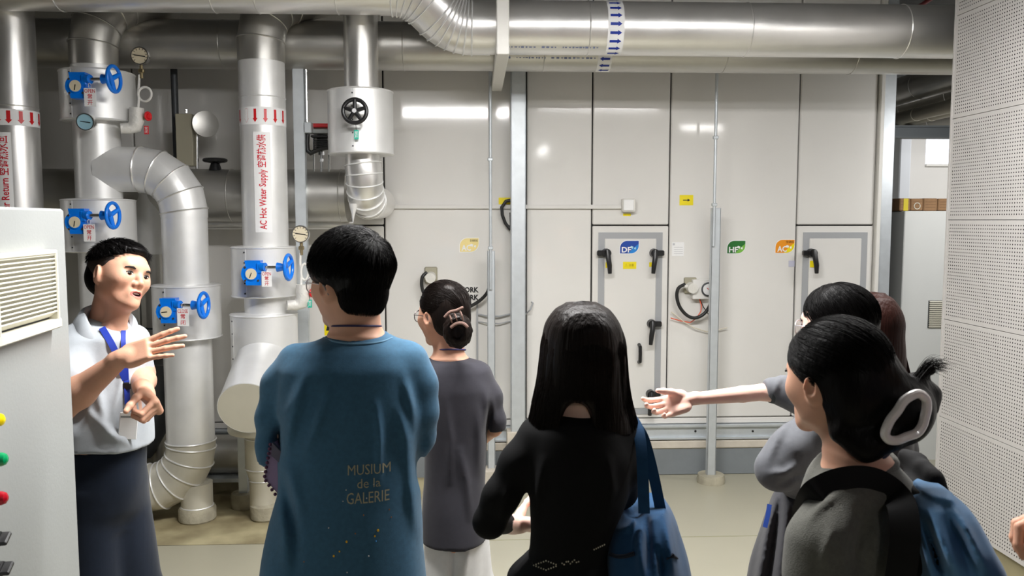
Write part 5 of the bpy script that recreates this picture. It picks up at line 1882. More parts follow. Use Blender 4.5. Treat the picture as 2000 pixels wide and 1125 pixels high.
def drop_text(name, s, S_obj, origin, ux, uz, m, parent, w=None, h=None, off=0.002, bold=0.0, n=None):
    """lettering laid onto a mesh: flat outline, finely split, pressed on along the normal of its plane"""
    vs, fs = fit(text_geo(s, 0.1, bold=bold), w, h)
    ux = Vector(ux).normalized(); uz = Vector(uz).normalized(); nn = ux.cross(uz)
    me = S_obj.data; wl = world_loc(S_obj)
    bvh = BVHTree.FromPolygons([v.co + wl for v in me.vertices], [tuple(p.vertices) for p in me.polygons])
    bm = bmesh.new()
    bv = [bm.verts.new((x, y, 0)) for x, y in vs]
    for f in fs:
        try:
            bm.faces.new([bv[i] for i in f])
        except ValueError:
            pass
    bmesh.ops.triangulate(bm, faces=bm.faces)
    for _ in range(3):
        long_e = [e for e in bm.edges if e.calc_length() > 0.010]
        if not long_e:
            break
        bmesh.ops.subdivide_edges(bm, edges=long_e, cuts=1)
        bmesh.ops.triangulate(bm, faces=bm.faces)
    mb = MB(); pts = []
    for v in bm.verts:
        q = Vector(origin) + ux * v.co.x + uz * v.co.y
        hit = bvh.ray_cast(q + nn * 0.3, -nn, 0.8)
        pts.append((hit[0] + nn * off) if hit[0] is not None else q)
    bm.verts.index_update()
    mb.add(pts, [tuple(v.index for v in f.verts) for f in bm.faces])
    bm.free()
    return mb.build(name, m, parent)

# =================================================================== THE VISITORS AND THEIR GUIDE
class Fig:
    """one person: marks read off the photograph are turned into true places at the person's distance"""

    def __init__(self, d, label, base_px, yaw):
        self.d = d
        self.yaw = yaw
        b = at_d(base_px, 900, d)
        self.base = Vector((b.x, b.y, 0))
        self.root = empty('person', self.base, label, 'person')
        self.fx = np.array((-math.sin(yaw), math.cos(yaw), 0)); self.rx = np.array((math.cos(yaw), math.sin(yaw), 0))

    def q(self, px, py, dd=0.0):
        return np.array(at_d(px, py, self.d + dd))

    def r(self, px, dd=0.0):
        return px * (self.d + dd) / F_PX

    def rows(self, st):
        out = []
        for s in st:
            py, l, r_, hd = s[:4]; dd = s[4] if len(s) > 4 else 0.0
            c = self.q((l + r_) / 2, py, dd)
            out.append((c[2], c[0], c[1], self.r((r_ - l) / 2, dd), hd))
        return out

    def chain(self, S, pts, k=0.03):
        """pts: (px, py, dd, radius px)"""
        S.chain([self.q(p[0], p[1], p[2]) for p in pts], [self.r(p[3], p[2]) for p in pts], k)

    def lower(self, S, hip_z, hip_w, r0, r1, stance=0.11, shoe=False, turn=None):
        b = np.array(self.base); fx, rx = self.fx, self.rx
        for s_ in (-1, 1):
            h = b + rx * (s_ * hip_w) + np.array((0, 0, hip_z)); kn = b + rx * (s_ * stance) + fx * 0.02 + np.array((0, 0, 0.47)); an = b + rx * (s_ * stance) - fx * 0.02 + np.array((0, 0, 0.07))
            S.chain([h, kn, an], [r0, (r0 + r1) * 0.52, r1], 0.03)

    def shoes(self, m, stance=0.11):
        b = np.array(self.base); fx, rx = self.fx, self.rx
        for s_ in (-1, 1):
            S = Sdf()
            a = b + rx * (s_ * stance) - fx * 0.05 + np.array((0, 0, 0.045))
            S.cone(a, a + fx * 0.17 - np.array((0, 0, 0.008)), 0.043, 0.036, 0.0)
            S.cone(a + np.array((0, 0, 0.03)), a + np.array((0, 0, 0.06)), 0.042, 0.042, 0.03)
            S.half(b + np.array((0, 0, 0.002)), (0, 0, -1), 0.003)
            c = a + fx * 0.06
            np_mesh('shoe', [S.mesh(c - 0.2, c + 0.2, 0.008)], m, self.root)


def on_mesh(o, px, py, off=0.003, cache={}):
    """where the sight line of a mark meets a built surface, lifted off it a little"""
    if o.name not in cache:
        wl = world_loc(o)
        cache[o.name] = BVHTree.FromPolygons([v.co + wl for v in o.data.vertices], [tuple(p.vertices) for p in o.data.polygons])
    d = ray(px, py).normalized()
    h = cache[o.name].ray_cast(CAM, d, 20)
    return (h[0] + h[1] * off) if h[0] is not None else None


def ribbon(name, pts, w, m, parent, side=None, th=0.002, base=None, label=None):
    """flat band along points, lying across 'side'"""
    pts = [Vector(p) for p in pts]
    mb = MB(); vs = []
    for i, p in enumerate(pts):
        t = (pts[min(i + 1, len(pts) - 1)] - pts[max(i - 1, 0)]).normalized()
        n = (CAM - p).normalized() if side is None else Vector(side[i] if isinstance(side, list) else side)
        s_ = t.cross(n).normalized(); n = s_.cross(t).normalized()
        vs += [p - s_ * w / 2, p + s_ * w / 2, p + s_ * w / 2 - n * th, p - s_ * w / 2 - n * th]
    fs = []
    for i in range(len(pts) - 1):
        for j in range(4):
            fs.append((4 * i + j, 4 * i + (j + 1) % 4, 4 * i + 4 + (j + 1) % 4, 4 * i + 4 + j))
    fs += [(0, 1, 2, 3), tuple(4 * (len(pts) - 1) + j for j in (3, 2, 1, 0))]
    mb.add(vs, fs)
    return mb.build(name, m, parent, base=base, label=label)


def smooth_path(pts, n=6):
    P = [Vector(p) for p in pts]; out = []
    for i in range(len(P) - 1):
        p0 = P[max(0, i - 1)]; p1 = P[i]; p2 = P[i + 1]; p3 = P[min(len(P) - 1, i + 2)]
        for t in range(n):
            u = t / n
            out.append(0.5 * ((2 * p1) + (p2 - p0) * u + (2 * p0 - 5 * p1 + 4 * p2 - p3) * u * u + (3 * p1 - p0 - 3 * p2 + p3) * u ** 3))
    return out + [P[-1]]


def body_mesh(fig, S, H, mats, fine=(), head_step=0.004, coarse=0.012, zmin=0.03, mfn=None, reach=0.75, r_head=0.17):
    boxes = []
    hc = H.c
    boxes.append((hc - np.array((r_head, r_head, 0.19)), hc + np.array((r_head, r_head, 0.17)), head_step))
    for lo, hi, st in fine:
        boxes.append((np.array(lo), np.array(hi), st))
    parts = []; skip = []
    for lo, hi, st in boxes:
        parts.append(S.mesh(lo, hi, st, list(skip)))
        e = 0.004
        skip.append((lo + e + st, hi - e - st))
    b = np.array(fig.base)
    parts.append(S.mesh((b[0] - reach, b[1] - reach, zmin), (b[0] + reach, b[1] + reach, hc[2] + 0.2), coarse, skip))
    return np_mesh('body', parts, mats, fig.root, mfn)


def hair_strands_cap(H, c, r, whorl, n, seed, zmin_fn, lift=0.004, thick=0.0011, spread=1.0, length=(0.5, 1.5), out=0.0, drop=0.0, tuck=0.0):
    """strands that start round the whorl and run down over the cap ellipsoid (head space)"""
    c = np.array(c); r = np.array(r); w = np.array(whorl, float); w /= np.linalg.norm(w)
    a = np.cross(w, (0.3, 1, 0.2)); a /= np.linalg.norm(a); b_ = np.cross(w, a)
    parts = []

    def fn(g_):
        th = g_.uniform(0, 6.283); s0 = g_.uniform(0.02, 1.5) ** 1.0; L = g_.uniform(*length)
        m = 8
        t = s0 + L * np.linspace(0, 1, m)
        sw = th + 0.35 * t + g_.normal() * 0.12 * np.linspace(0, 1, m)
        d = w[None] * np.cos(t)[:, None] + (a[None] * np.cos(sw)[:, None] + b_[None] * np.sin(sw)[:, None]) * np.sin(t)[:, None]
        lf = 1 + (lift * (0.3 + g_.uniform()) * np.sin(np.linspace(0.2, 2.6, m)) / 0.09) + out * np.linspace(0, 1, m) ** 2 * g_.uniform()
        dn = np.maximum(0, -d[:, 2:3]); P = c + d * r * lf[:, None] * (1 + dn * np.array((-tuck, -tuck, drop)))
        ok = zmin_fn(P)
        if not ok[0]:
            return None
        k = m if ok.all() else int(np.argmin(ok))
        if k < 3:
            return None
        P = P[:k]
        return H.c + (P @ H.R.T) * H.s
    rand_hair(parts, fn, n, thick, seed)
    return parts[0]


def tufts(S, H, c, r, whorl, n, seed, ok, lift, rad, length, out=0.0, k=0.006, drop=0.0, tuck=0.0):
    """locks of hair as tapering chains that run from the whorl over the cap ellipsoid"""
    c = np.array(c); r = np.array(r); w = np.array(whorl, float); w /= np.linalg.norm(w)
    a = np.cross(w, (0.3, 1, 0.2)); a /= np.linalg.norm(a); b_ = np.cross(w, a)
    g_ = np.random.default_rng(seed)
    for i in range(n):
        th = g_.uniform(0, 6.283); s0 = g_.uniform(0.05, 1.6); L = g_.uniform(*length); m = 6
        t = s0 + L * np.linspace(0, 1, m); sw = th + 0.35 * t + g_.normal() * 0.15 * np.linspace(0, 1, m)
        d = w[None] * np.cos(t)[:, None] + (a[None] * np.cos(sw)[:, None] + b_[None] * np.sin(sw)[:, None]) * np.sin(t)[:, None]
        lf = 1 + (lift * g_.uniform(0.2, 1) * np.sin(np.linspace(0.1, 2.4, m)) / 0.09) + out * np.linspace(0, 1, m) ** 2 * g_.uniform()
        dn = np.maximum(0, -d[:, 2:3]); P = c + d * r * lf[:, None] * (1 + dn * np.array((-tuck, -tuck, drop)))
        v = ok(P)
        if not v[0]:
            continue
        q_ = m if v.all() else int(np.argmin(v))
        if q_ < 3:
            continue
        W = H.c + (P[:q_] @ H.R.T) * H.s
        S.chain(list(W), list(np.linspace(rad, rad * 0.25, q_)), k)


def glasses(H, root, m=None, w=0.030, h=0.021):
    m = m or mat('glasses_frame', (0.16, 0.13, 0.13), 0.3, 0.6)
    g_ = empty('glasses', root.location * 0); g_.parent = root
    V = lambda *a: Vector(H.p(*a))
    for q in (-1, 1):
        b = MB(); pts = []
        for i in range(24):
            t = 2 * math.pi * i / 24
            x = w * 0.92 * math.copysign(abs(math.cos(t)) ** 0.8, math.cos(t)); z = h * math.copysign(abs(math.sin(t)) ** 0.8, math.sin(t))
            pts.append(V(q * 0.034 + x, 0.105 - 0.10 * abs(q * 0.034 + x) * abs(q * .034 + x) / 0.06, -0.004 + z))
        b.tube(pts, 0.0015, 6, closed=True); b.build('rim', m, g_)
        b = MB(); b.add(pts, [tuple(range(24))]); b.build('lens', M_LENS, g_)
        b = MB(); b.tube([V(q * 0.064, 0.098, 0.004), V(q * 0.076, 0.08, 0.005), V(q * 0.081, 0.03, 0.006), V(q * 0.082, -0.005, 0.003), V(q * 0.080, -0.022, -0.02)], 0.0016, 6); b.build('temple', m, g_)
    b = MB(); b.tube([V(-0.007, 0.107, 0.002), V(0, 0.110, 0.004), V(0.007, 0.107, 0.002)], 0.0015, 6); b.build('bridge', m, g_)
    return g_


# ------------------------------------------------------------------ 1. the guide
def guide():
    F = Fig(2.72, 'guide in pale grey polo shirt talking with one arm outstretched beside the cabinet', 205, math.radians(-128))
    H = Head(F.q(232, 541), math.radians(-115), 0.08, -0.29, 1.0)
    S = Sdf()
    build_head(S, H, mouth=True, smile=0.15, flat=0.016)
    nb = F.q(203, 640, 0.03)
    S.cone(H.p(0, -0.022, -0.045), nb, 0.048, 0.053, 0.03)
    S.cone(H.p(0, 0.03, -0.085), F.q(222, 650, -0.03), 0.03, 0.035, 0.03)
    S.loft(F.rows([(632, 178, 240, 0.055), (668, 140, 272, 0.08), (740, 136, 268, 0.095), (860, 136, 276, 0.10), (900, 138, 278, 0.105)]), -YAW, 0.03)
    # right arm: hidden elbow behind the cabinet, forearm crossing to the open hand
    el = F.q(112, 800, -0.20); wr = F.q(238, 699, -0.24)
    F.chain(S, [(150, 668, -0.04, 30), (124, 735, -0.12, 27)], 0.02)
    S.chain([F.q(124, 735, -0.12), el], [F.r(27), F.r(26)], 0.02)
    S.chain([el, el * 0.66 + wr * 0.34, wr], [F.r(27), F.r(28), F.r(15.5)], 0.02)
    kd = F.q(300, 679, -0.235) - F.q(238, 699, -0.24)
    build_hand(S, wr, kd, (0.10, 0.86, -0.50), 1, [(0.06, 0.10, 0.08), (0.10, 0.12, 0.1), (0.10, 0.14, 0.1), (0.05, 0.12, 0.1)], 0.13, (0.55, 0.55), 0.98, 0.025)
    # left arm: forearm comes forward to a loose fist
    w2 = F.q(281, 762, -0.16)
    F.chain(S, [(262, 668, 0.10, 27), (276, 730, 0.12, 25)], 0.02)
    S.chain([F.q(276, 730, 0.12), F.q(280, 744, -0.02), w2], [F.r(24), F.r(22), F.r(16)], 0.02)
    build_hand(S, w2, (0.62, -0.45, -0.50), (-0.62, -0.55, -0.50), -1, [(1.25, 1.45, 0.9), (1.3, 1.45, 0.9), (1.3, 1.45, 0.9), (1.25, 1.45, 0.9)], 0.04, (0.75, 0.75), 0.98, 0.026)
    F.lower(S, 0.86, 0.045, 0.065, 0.045, 0.075)
    b1 = F.q(300, 680, -0.24)
    lo1, hi1 = F.q(108, 790, -0.2) - 0.08, F.q(362, 650, -0.24) + 0.08
    lo2 = w2 - 0.05; hi2 = w2 + 0.05
    lo2 = np.minimum(w2, w2 + np.array((0.1, -0.12, -0.12))) - 0.05; hi2 = np.maximum(w2, w2 + np.array((0.1, -0.06, -0.05))) + 0.05
    body = body_mesh(F, S, H, [M_SKIN, M_LIP, M_MOUTH], [(np.minimum(lo1, hi1), np.maximum(lo1, hi1), 0.0028), (lo2, hi2, 0.0024)], 0.0024, 0.011, mfn=face_mfn(H))
    body['label'] = 'light skin, mouth open in speech'
    add_eyes(H, F.root, (0.003, -0.001))
    b = MB(); b.ball(Vector(H.p(0, 0.086, -0.0612)), Vector((0.014, 0.007, 0.0028)), 14, 8, Matrix(H.R.tolist())); b.build('teeth', mat('tooth_white', srgb(236, 232, 224), 0.3), F.root)
    # hair: cropped sides, fuller top swept up
    S = Sdf()
    e = lambda c, r, k=0.012, mode='u': S.ell(H.p(c[0], c[1], c[2] - 0.015), np.array(r) * H.s, H.R, k, mode)
    e((0, -0.014, 0.062), (0.077, 0.094, 0.060)); e((0, -0.058, 0.022), (0.070, 0.056, 0.066), 0.02)
    e((0, 0.050, 0.098), (0.048, 0.042, 0.018), 0.02)
    e((0, 0.112, 0.028), (0.10, 0.072, 0.060), 0.010, 's')
    for q in (-1, 1):
        e((q * 0.098, 0.015, 0.005), (0.050, 0.085, 0.055), 0.012, 's')
    S.half(H.p(0, 0, -0.055), -H.R[:, 2] + 0.25 * H.R[:, 1], 0.01)
    for q in (-1, 1):
        e((q * 0.049, 0.026, 0.078), (0.014, 0.034, 0.022), 0.008)
    S.ell(H.p(0, -0.047, -0.012), np.array((0.064, 0.064, 0.056)), H.R, 0.02)
    g2 = np.random.default_rng(77)
    for i in range(90):
        x = g2.uniform(-0.050, 0.050); y0 = g2.uniform(-0.02, 0.042); z0 = 0.102 - 0.9 * (x / 0.09) ** 2 * 0.05 - 0.25 * max(0, y0)
        L = g2.uniform(0.025, 0.040)
        pts = [H.p(x + (0.01 * g2.normal() + x * 0.12) * u, y0 + L * u, z0 + (0.006 * math.sin(u * 2.6) - 0.018 * u * u * (y0 > 0.02)) + g2.uniform(-.003, .006)) for u in (0, 0.35, 0.7, 1.0)]
        S.chain(pts, [0.006, 0.0055, 0.0038, 0.0012], 0.003)
    tufts(S, H, (0, -0.010, 0.050), (0.076, 0.094, 0.070), (0.1, -0.55, 1), 150, 3, lambda P: (P[:, 2] > 0.054 + 0.02 * (np.abs(P[:, 0]) < .05)) & (P[:, 1] < 0.092), 0.008, 0.0060, (0.25, 0.6), 0.10, 0.004)
    parts = [S.mesh(H.c - 0.16, H.c + 0.18, 0.003)]
    g_ = lambda P: (P[:, 2] > 0.036 + 0.3 * np.maximum(P[:, 1], 0)) & (P[:, 1] < 0.094)
    parts.append(hair_strands_cap(H, (0, -0.010, 0.050), (0.079, 0.097, 0.071), (0.1, -0.55, 1), 3200, 3, g_, 0.008, 0.0009, length=(0.2, 0.6), out=0.16))
    np_mesh('hair', parts, M_HAIR, F.root)
    S = Sdf()
    for q in (-1, 1):
        S.ell(H.p(q * 0.045, -0.010, 0.030), np.array((0.0340, 0.082, 0.046)), H.R, 0.01)
        S.ell(H.p(q * 0.0655, 0.018, 0.012), np.array((0.0075, 0.012, 0.026)), H.R, 0.01)
    S.ell(H.p(0, 0.125, 0.03), np.array((0.10, 0.085, 0.10)), H.R, 0.012, 's')
    np_mesh('sideburn_hair', [S.mesh(H.c - 0.14, H.c + 0.14, 0.004)], M_FADE, F.root)
    # polo shirt
    M = cloth('pale_grey_polo', srgb(176, 182, 188), 0.85, 0.03)
    S = Sdf()
    S.loft(F.rows([(626, 186, 242, 0.055), (642, 162, 260, 0.082), (660, 133, 280, 0.105), (740, 126, 276, 0.125), (810, 122, 287, 0.135), (868, 122, 291, 0.14), (892, 124, 288, 0.142)]), -YAW, 0.03, p=2.3)
    F.chain(S, [(160, 668, -0.03, 40), (135, 735, -0.12, 42)], 0.035)
    F.chain(S, [(255, 668, 0.09, 36), (272, 728, 0.11, 29)], 0.03)
    S.cone(F.q(121, 790, -0.18), F.q(112, 850, -0.22), F.r(46), F.r(50), 0.004, 's')
    S.cone(F.q(278, 752, 0.05), F.q(283, 790, 0.0), F.r(30), F.r(34), 0.004, 's')
    S.half(F.q(210, 884, -0.1), (0.06, 0, -1), 0.004)
    for pts, w in (([(168, 700), (190, 760), (205, 830), (230, 870)], 9), ([(265, 742), (262, 800), (250, 850), (225, 880)], 9), ([(245, 690), (235, 760), (215, 830)], 7), ([(282, 760), (288, 810), (284, 850)], 8), ([(170, 800), (210, 845), (262, 872)], 8)):
        crease(S, [F.q(px, py, -0.125) for px, py in pts], F.r(w), 0.009)
    S.disp(fold_fn(0.0055, 21, 11, (1, 1, 0.55)))
    b = np.array(F.base)
    shirt = np_mesh('polo_shirt', [S.mesh((b[0] - 0.4, b[1] - 0.45, 0.85), (b[0] + 0.4, b[1] + 0.35, 1.52), 0.0055)], M, F.root)
    # collar: band that folds over, open at the throat, with two points
    ca = F.q(213, 604, -0.02); cb = F.q(206, 632, 0.0)
    ax = (ca - cb) / np.linalg.norm(ca - cb)
    fd = np.array((0.70, -0.72, 0)); fd -= ax * (fd @ ax); fd /= np.linalg.norm(fd)
    sd = np.cross(ax, fd)
    mb = MB(); vs = []; nn = 44
    for i in range(nn + 1):
        t = math.radians(24) + (2 * math.pi - math.radians(48)) * i / nn          # 0 = throat
        fr = max(0.0, math.cos(t)); d = fd * math.cos(t) + sd * math.sin(t)
        o = cb + fd * 0.012
        rows_ = [(0.074, -0.014), (0.069, 0.034 - 0.034 * fr), (0.075, 0.040 - 0.036 * fr), (0.088 + 0.018 * fr, 0.028 - 0.036 * fr), (0.100 + 0.044 * fr ** 1.5, -0.012 - 0.070 * fr ** 1.5)]
        vs += [Vector(o + d * r_ + ax * h_) for r_, h_ in rows_]
        vs += [Vector(o + d * (r_ - 0.003) + ax * (h_ - 0.002)) for r_, h_ in rows_[::-1]]
    fs = []
    for i in range(nn):
        for j in range(10):
            fs.append((10 * i + j, 10 * i + (j + 1) % 10, 10 * i + 10 + (j + 1) % 10, 10 * i + 10 + j))
    fs += [tuple(range(10)), tuple(10 * nn + j for j in range(9, -1, -1))]
    mb.add(vs, fs); mb.build('collar', M, F.root, sharp=50)
    # trousers, belt
    S = Sdf()
    S.loft(F.rows([(872, 130, 279, 0.105), (930, 128, 279, 0.112), (985, 138, 268, 0.10), (1020, 160, 245, 0.07)]), -YAW, 0.05)
    F.lower(S, 0.86, 0.045, 0.090, 0.070, 0.075)
    S.disp(fold_fn(0.006, 31, 11, (1, 1, 0.4)))
    np_mesh('trousers', [S.mesh((b[0] - 0.4, b[1] - 0.4, 0.02), (b[0] + 0.4, b[1] + 0.4, 1.02), 0.008)], cloth('navy_trousers', srgb(13, 25, 42), 0.75), F.root)
    F.shoes(mat('black_shoe_leather', (0.01, 0.01, 0.01), 0.35), 0.075)
    # lanyard with badge
    om = lambda px, py, off=0.004: on_mesh(shirt, px, py, off)
    M_LAN = mat('blue_lanyard_ribbon', srgb(22, 52, 160), 0.6)
    pts = [om(px, py, 0.006) for px, py in ((170, 592), (182, 612), (200, 642), (217, 670), (231, 700), (238, 722), (242, 742))]
    pts = [p for p in pts if p is not None]
    L = empty('lanyard', pts[-1], 'blue lanyard with white badge hanging round the neck of the guide', 'lanyard')
    ribbon('strap', smooth_path(pts, 4), 0.020, M_LAN, L)
    pts = [om(px, py, 0.006) for px, py in ((240, 648), (240, 668), (241, 690), (243, 715), (244, 742))]
    pts = [p for p in pts if p is not None]
    ribbon('strap', smooth_path(pts, 4), 0.014, M_LAN, L)
    p0 = om(243, 742, 0.008); p1 = om(247, 790, 0.012)
    b = MB(); b.box((p0 + p1) / 2 * 0.5 + p0 * 0.5, (0.024, 0.008, 0.024), None, 0.003); b.build('buckle', M_BLACK, L)
    ribbon('strap', [p0, (p0 + p1) / 2, p1], 0.016, M_LAN, L)
    b = MB(); b.ball(p1 + Vector((0, -0.004, -0.008)), 0.008, 12, 8); b.tube([p1, p1 + Vector((0.002, -0.004, -0.03))], 0.003, 8); b.build('clip', M_STEEL, L)
    pb = om(251, 832, 0.010)
    Rb = Matrix.Rotation(0.12, 3, 'Y') @ Matrix.Rotation(0.35, 3, 'Z')
    b = MB(); b.box(pb, (0.054, 0.004, 0.088), Rb, 0.002); b.build('badge', M_PAPER, L)
    b = MB(); b.box(pb + Vector((0.0, -0.003, 0.03)), (0.040, 0.002, 0.006), Rb); b.build('badge_slot', M_CABD, L)
    return F


# ------------------------------------------------------------------ 2. man in the blue shirt
def man_blue():
    F = Fig(2.1, 'man in loose blue T-shirt lettered MUSIUM de la GALERIE, seen from behind', 680, math.radians(8))
    H = Head(F.q(682, 556), math.radians(46), 0.0, 0.0, 1.0)
    S = Sdf(); build_head(S, H)
    S.cone(H.p(0, -0.025, -0.05), F.q(697, 668), 0.059, 0.066, 0.03)
    S.loft(F.rows([(660, 650, 750, 0.06), (690, 600, 795, 0.085), (780, 565, 812, 0.105), (950, 570, 800, 0.105), (1130, 555, 800, 0.11)]), -YAW, 0.04)
    F.chain(S, [(580, 712, 0, 24), (536, 800, 0.0, 17), (526, 875, 0.03, 14)], 0.02)
    F.chain(S, [(526, 875, 0.03, 14), (575, 915, 0.22, 14)], 0.02)
    build_hand(S, F.q(575, 915, 0.22), (0.8, 0.5, 0.0), (0, -0.2, 0.9), 1, [0.9, 0.9, 0.9, 0.9], 0.05, (0.6, 0.5), 1.0)
    F.chain(S, [(795, 712, 0, 24), (816, 800, 0.0, 16), (806, 858, 0.06, 14), (760, 890, 0.25, 14)], 0.02)
    build_hand(S, F.q(760, 890, 0.25), (-0.9, 0.3, 0.0), (0, -0.4, 0.9), -1, [0.9, 0.9, 0.9, 0.9], 0.05, (0.6, 0.5), 1.0)
    F.lower(S, 0.86, 0.09, 0.08, 0.05)
    body_mesh(F, S, H, [M_SKIN, M_LIP, M_MOUTH], (), 0.0035, 0.011)
    add_eyes(H, F.root)
    glasses(H, F.root, mat('clear_frame', srgb(190, 190, 195), 0.25, 0.5))
    # thick black hair out of one whorl
    S = Sdf()
    e = lambda c, r, k=0.015, mode='u': S.ell(H.p(*c), np.array(r) * H.s, H.R, k, mode)
    e((0, -0.010, 0.052), (0.086, 0.106, 0.086)); e((0, -0.052, -0.010), (0.066, 0.062, 0.078), 0.03)
    e((-0.070, 0.010, 0.040), (0.024, 0.056, 0.040), 0.02); e((0.070, 0.010, 0.040), (0.024, 0.056, 0.040), 0.02)
    e((0, 0.128, -0.02), (0.085, 0.070, 0.085), 0.012, 's')
    for q in (-1, 1):
        e((q * 0.105, 0.035, -0.050), (0.050, 0.070, 0.062), 0.012, 's')
    S.half(H.p(0, 0, -0.066), -H.R[:, 2], 0.03)
    ok = lambda P: (P[:, 2] > -0.082 + 0.10 * (np.abs(P[:, 0]) > 0.062)) & (P[:, 1] < 0.09)
    tufts(S, H, (0, -0.012, 0.046), (0.088, 0.106, 0.090), (0.20, -0.62, 0.72), 520, 4, ok, 0.010, 0.0072, (0.35, 0.9), 0.05, 0.004, 0.55, 0.22)
    parts = [S.mesh(H.c - 0.18, H.c + 0.19, 0.0036)]
    parts.append(hair_strands_cap(H, (0, -0.012, 0.046), (0.092, 0.111, 0.094), (0.20, -0.62, 0.72), 7000, 4, ok, 0.010, 0.0008, length=(0.5, 1.4), out=0.06, drop=0.55, tuck=0.22))
    def nape(g_):
        ph = g_.uniform(-1.75, 1.75); z0 = g_.uniform(-0.06, 0.02); z1 = g_.uniform(-0.077, -0.058) + 0.006 * abs(ph)
        if z1 > z0 - 0.01:
            return None
        z = np.linspace(z0, z1, 6); f = np.sqrt(np.maximum(0.28, 1 - ((z + 0.010) / 0.084) ** 2)) * g_.uniform(1.0, 1.045)
        L = np.stack([0.067 * f * math.sin(ph), -0.052 - 0.063 * f * math.cos(ph), z], 1)
        return H.c + (L @ H.R.T) * H.s
    rand_hair(parts, nape, 2600, 0.0008, 6)
    np_mesh('hair', parts, M_HAIR, F.root)
    # shirt
    M = cloth('blue_jersey', srgb(62, 102, 130), 0.9, 0.10, 90)
    S = Sdf()
    S.loft(F.rows([(652, 648, 752, 0.066), (664, 622, 774, 0.084), (684, 578, 808, 0.105), (720, 548, 826, 0.125), (790, 546, 824, 0.138), (880, 551, 816, 0.135), (950, 552, 814, 0.135), (1020, 532, 820, 0.14), (1110, 514, 830, 0.145), (1200, 508, 836, 0.15)]), -YAW, 0.03, p=2.3)
    F.chain(S, [(578, 708, 0, 38), (546, 752, 0, 35), (527, 815, -0.01, 28), (522, 868, 0.0, 22), (519, 895, 0.01, 20)], 0.03)
    F.chain(S, [(796, 706, 0, 38), (818, 752, 0, 31), (824, 805, 0.0, 26), (821, 852, 0.02, 22), (808, 880, 0.06, 20)], 0.03)
    S.cone(F.q(521, 900, 0.02), F.q(522, 935, 0.03), F.r(17), F.r(20), 0.004, 's')
    # folds: armpit drags, waist bagging
    for pts, w, dd in (([(600, 730), (566, 800), (552, 850)], 9, -0.115), ([(590, 770), (570, 830), (560, 880)], 7, -0.11), ([(560, 905), (575, 960), (590, 1010)], 10, -0.12), ([(790, 740), (806, 800), (812, 850)], 8, -0.11), ([(780, 800), (795, 860), (800, 920)], 9, -0.115), ([(800, 905), (806, 970), (812, 1040)], 9, -0.11), ([(545, 985), (556, 1040), (560, 1110)], 10, -0.10), ([(640, 760), (620, 830), (600, 880)], 7, -0.135), ([(735, 790), (742, 860), (740, 940)], 6, -0.138)):
        crease(S, [F.q(px, py, dd) for px, py in pts], F.r(w * 1.2), 0.010)
    for pts, w, dd in (([(548, 820), (540, 860), (541, 890)], 7, -0.06), ([(556, 930), (566, 985), (575, 1040), (578, 1110)], 8, -0.115), ([(826, 860), (818, 900), (815, 950)], 7, -0.05)):
        crease(S, [F.q(px, py, dd) for px, py in pts], F.r(w * 1.2), 0.014, 1.0)
    S.disp(fold_fn(0.0060, 41, 11, (1, 1, 0.5)))
    b = np.array(F.base)
    shirt = np_mesh('t_shirt', [S.mesh((b[0] - 0.36, b[1] - 0.35, 0.74), (b[0] + 0.36, b[1] + 0.35, 1.50), 0.0058)], M, F.root)
    # ribbed neck band
    S = Sdf()
    c = F.q(698, 656, 0.0); R = F.r(51)
    tor = []
    for i in range(33):
        t = 2 * math.pi * i / 32
        tor.append(c + np.array(RGT) * (R * math.cos(t)) + np.array((0, 1, 0)) * (0.068 * math.sin(t)) + np.array((0, 0, 0.012 * -math.sin(t) * -0.6)))
    S.chain(tor, [0.008] * 33, 0.002); S.chain([p_ - np.array((0, 0, 0.009)) for p_ in tor], [0.0085] * 33, 0.003)
    np_mesh('neck_band', [S.mesh(c - 0.13, c + 0.13, 0.0035)], M, shirt)
    b_ = MB(); pts = [on_mesh(shirt, px, py, 0.001) for px, py in ((632, 660), (650, 667), (675, 671), (699, 672), (725, 671), (748, 667), (766, 660))]
    b_.tube(smooth_path([p for p in pts if p is not None], 4), 0.0022, 6); b_.build('neck_seam', cloth('pale_blue_thread', srgb(110, 150, 178), 0.9), shirt)
    # dark cord round the neck
    b_ = MB(); pts = [F.q(699, 640, 0)] and [c + np.array(RGT) * (F.r(48) * math.cos(t)) - np.array(RGT) * F.r(2) + np.array((0, 1, 0)) * (0.070 * math.sin(t)) + np.array((0, 0, F.r(19) + 0.010 * -math.sin(t))) for t in [2 * math.pi * i / 40 for i in range(40)]]
    b_.tube([Vector(p) for p in pts], 0.0028, 8, closed=True); tag(b_.build('neck_cord', mat('dark_violet_cord', srgb(48, 40, 78), 0.7), None, base=pts[0]), 'thin dark violet cord round the neck of the man in blue', 'lanyard')
    # printed lettering and paint flecks
    M_PR = mat('faded_khaki_print', srgb(172, 166, 140), 0.9)
    for s_, px, py, w, h in (('MUSIUM', 718, 921, 80, 20), ('de la', 718, 948, 44, 18), ('GALERIE', 716, 976, 80, 22)):
        drop_text('print', s_, shirt, F.q(px, py, -0.145), RGT, (0, 0, 1), M_PR, shirt, w=F.r(w, -0.14), h=F.r(h, -0.14), bold=0.0)
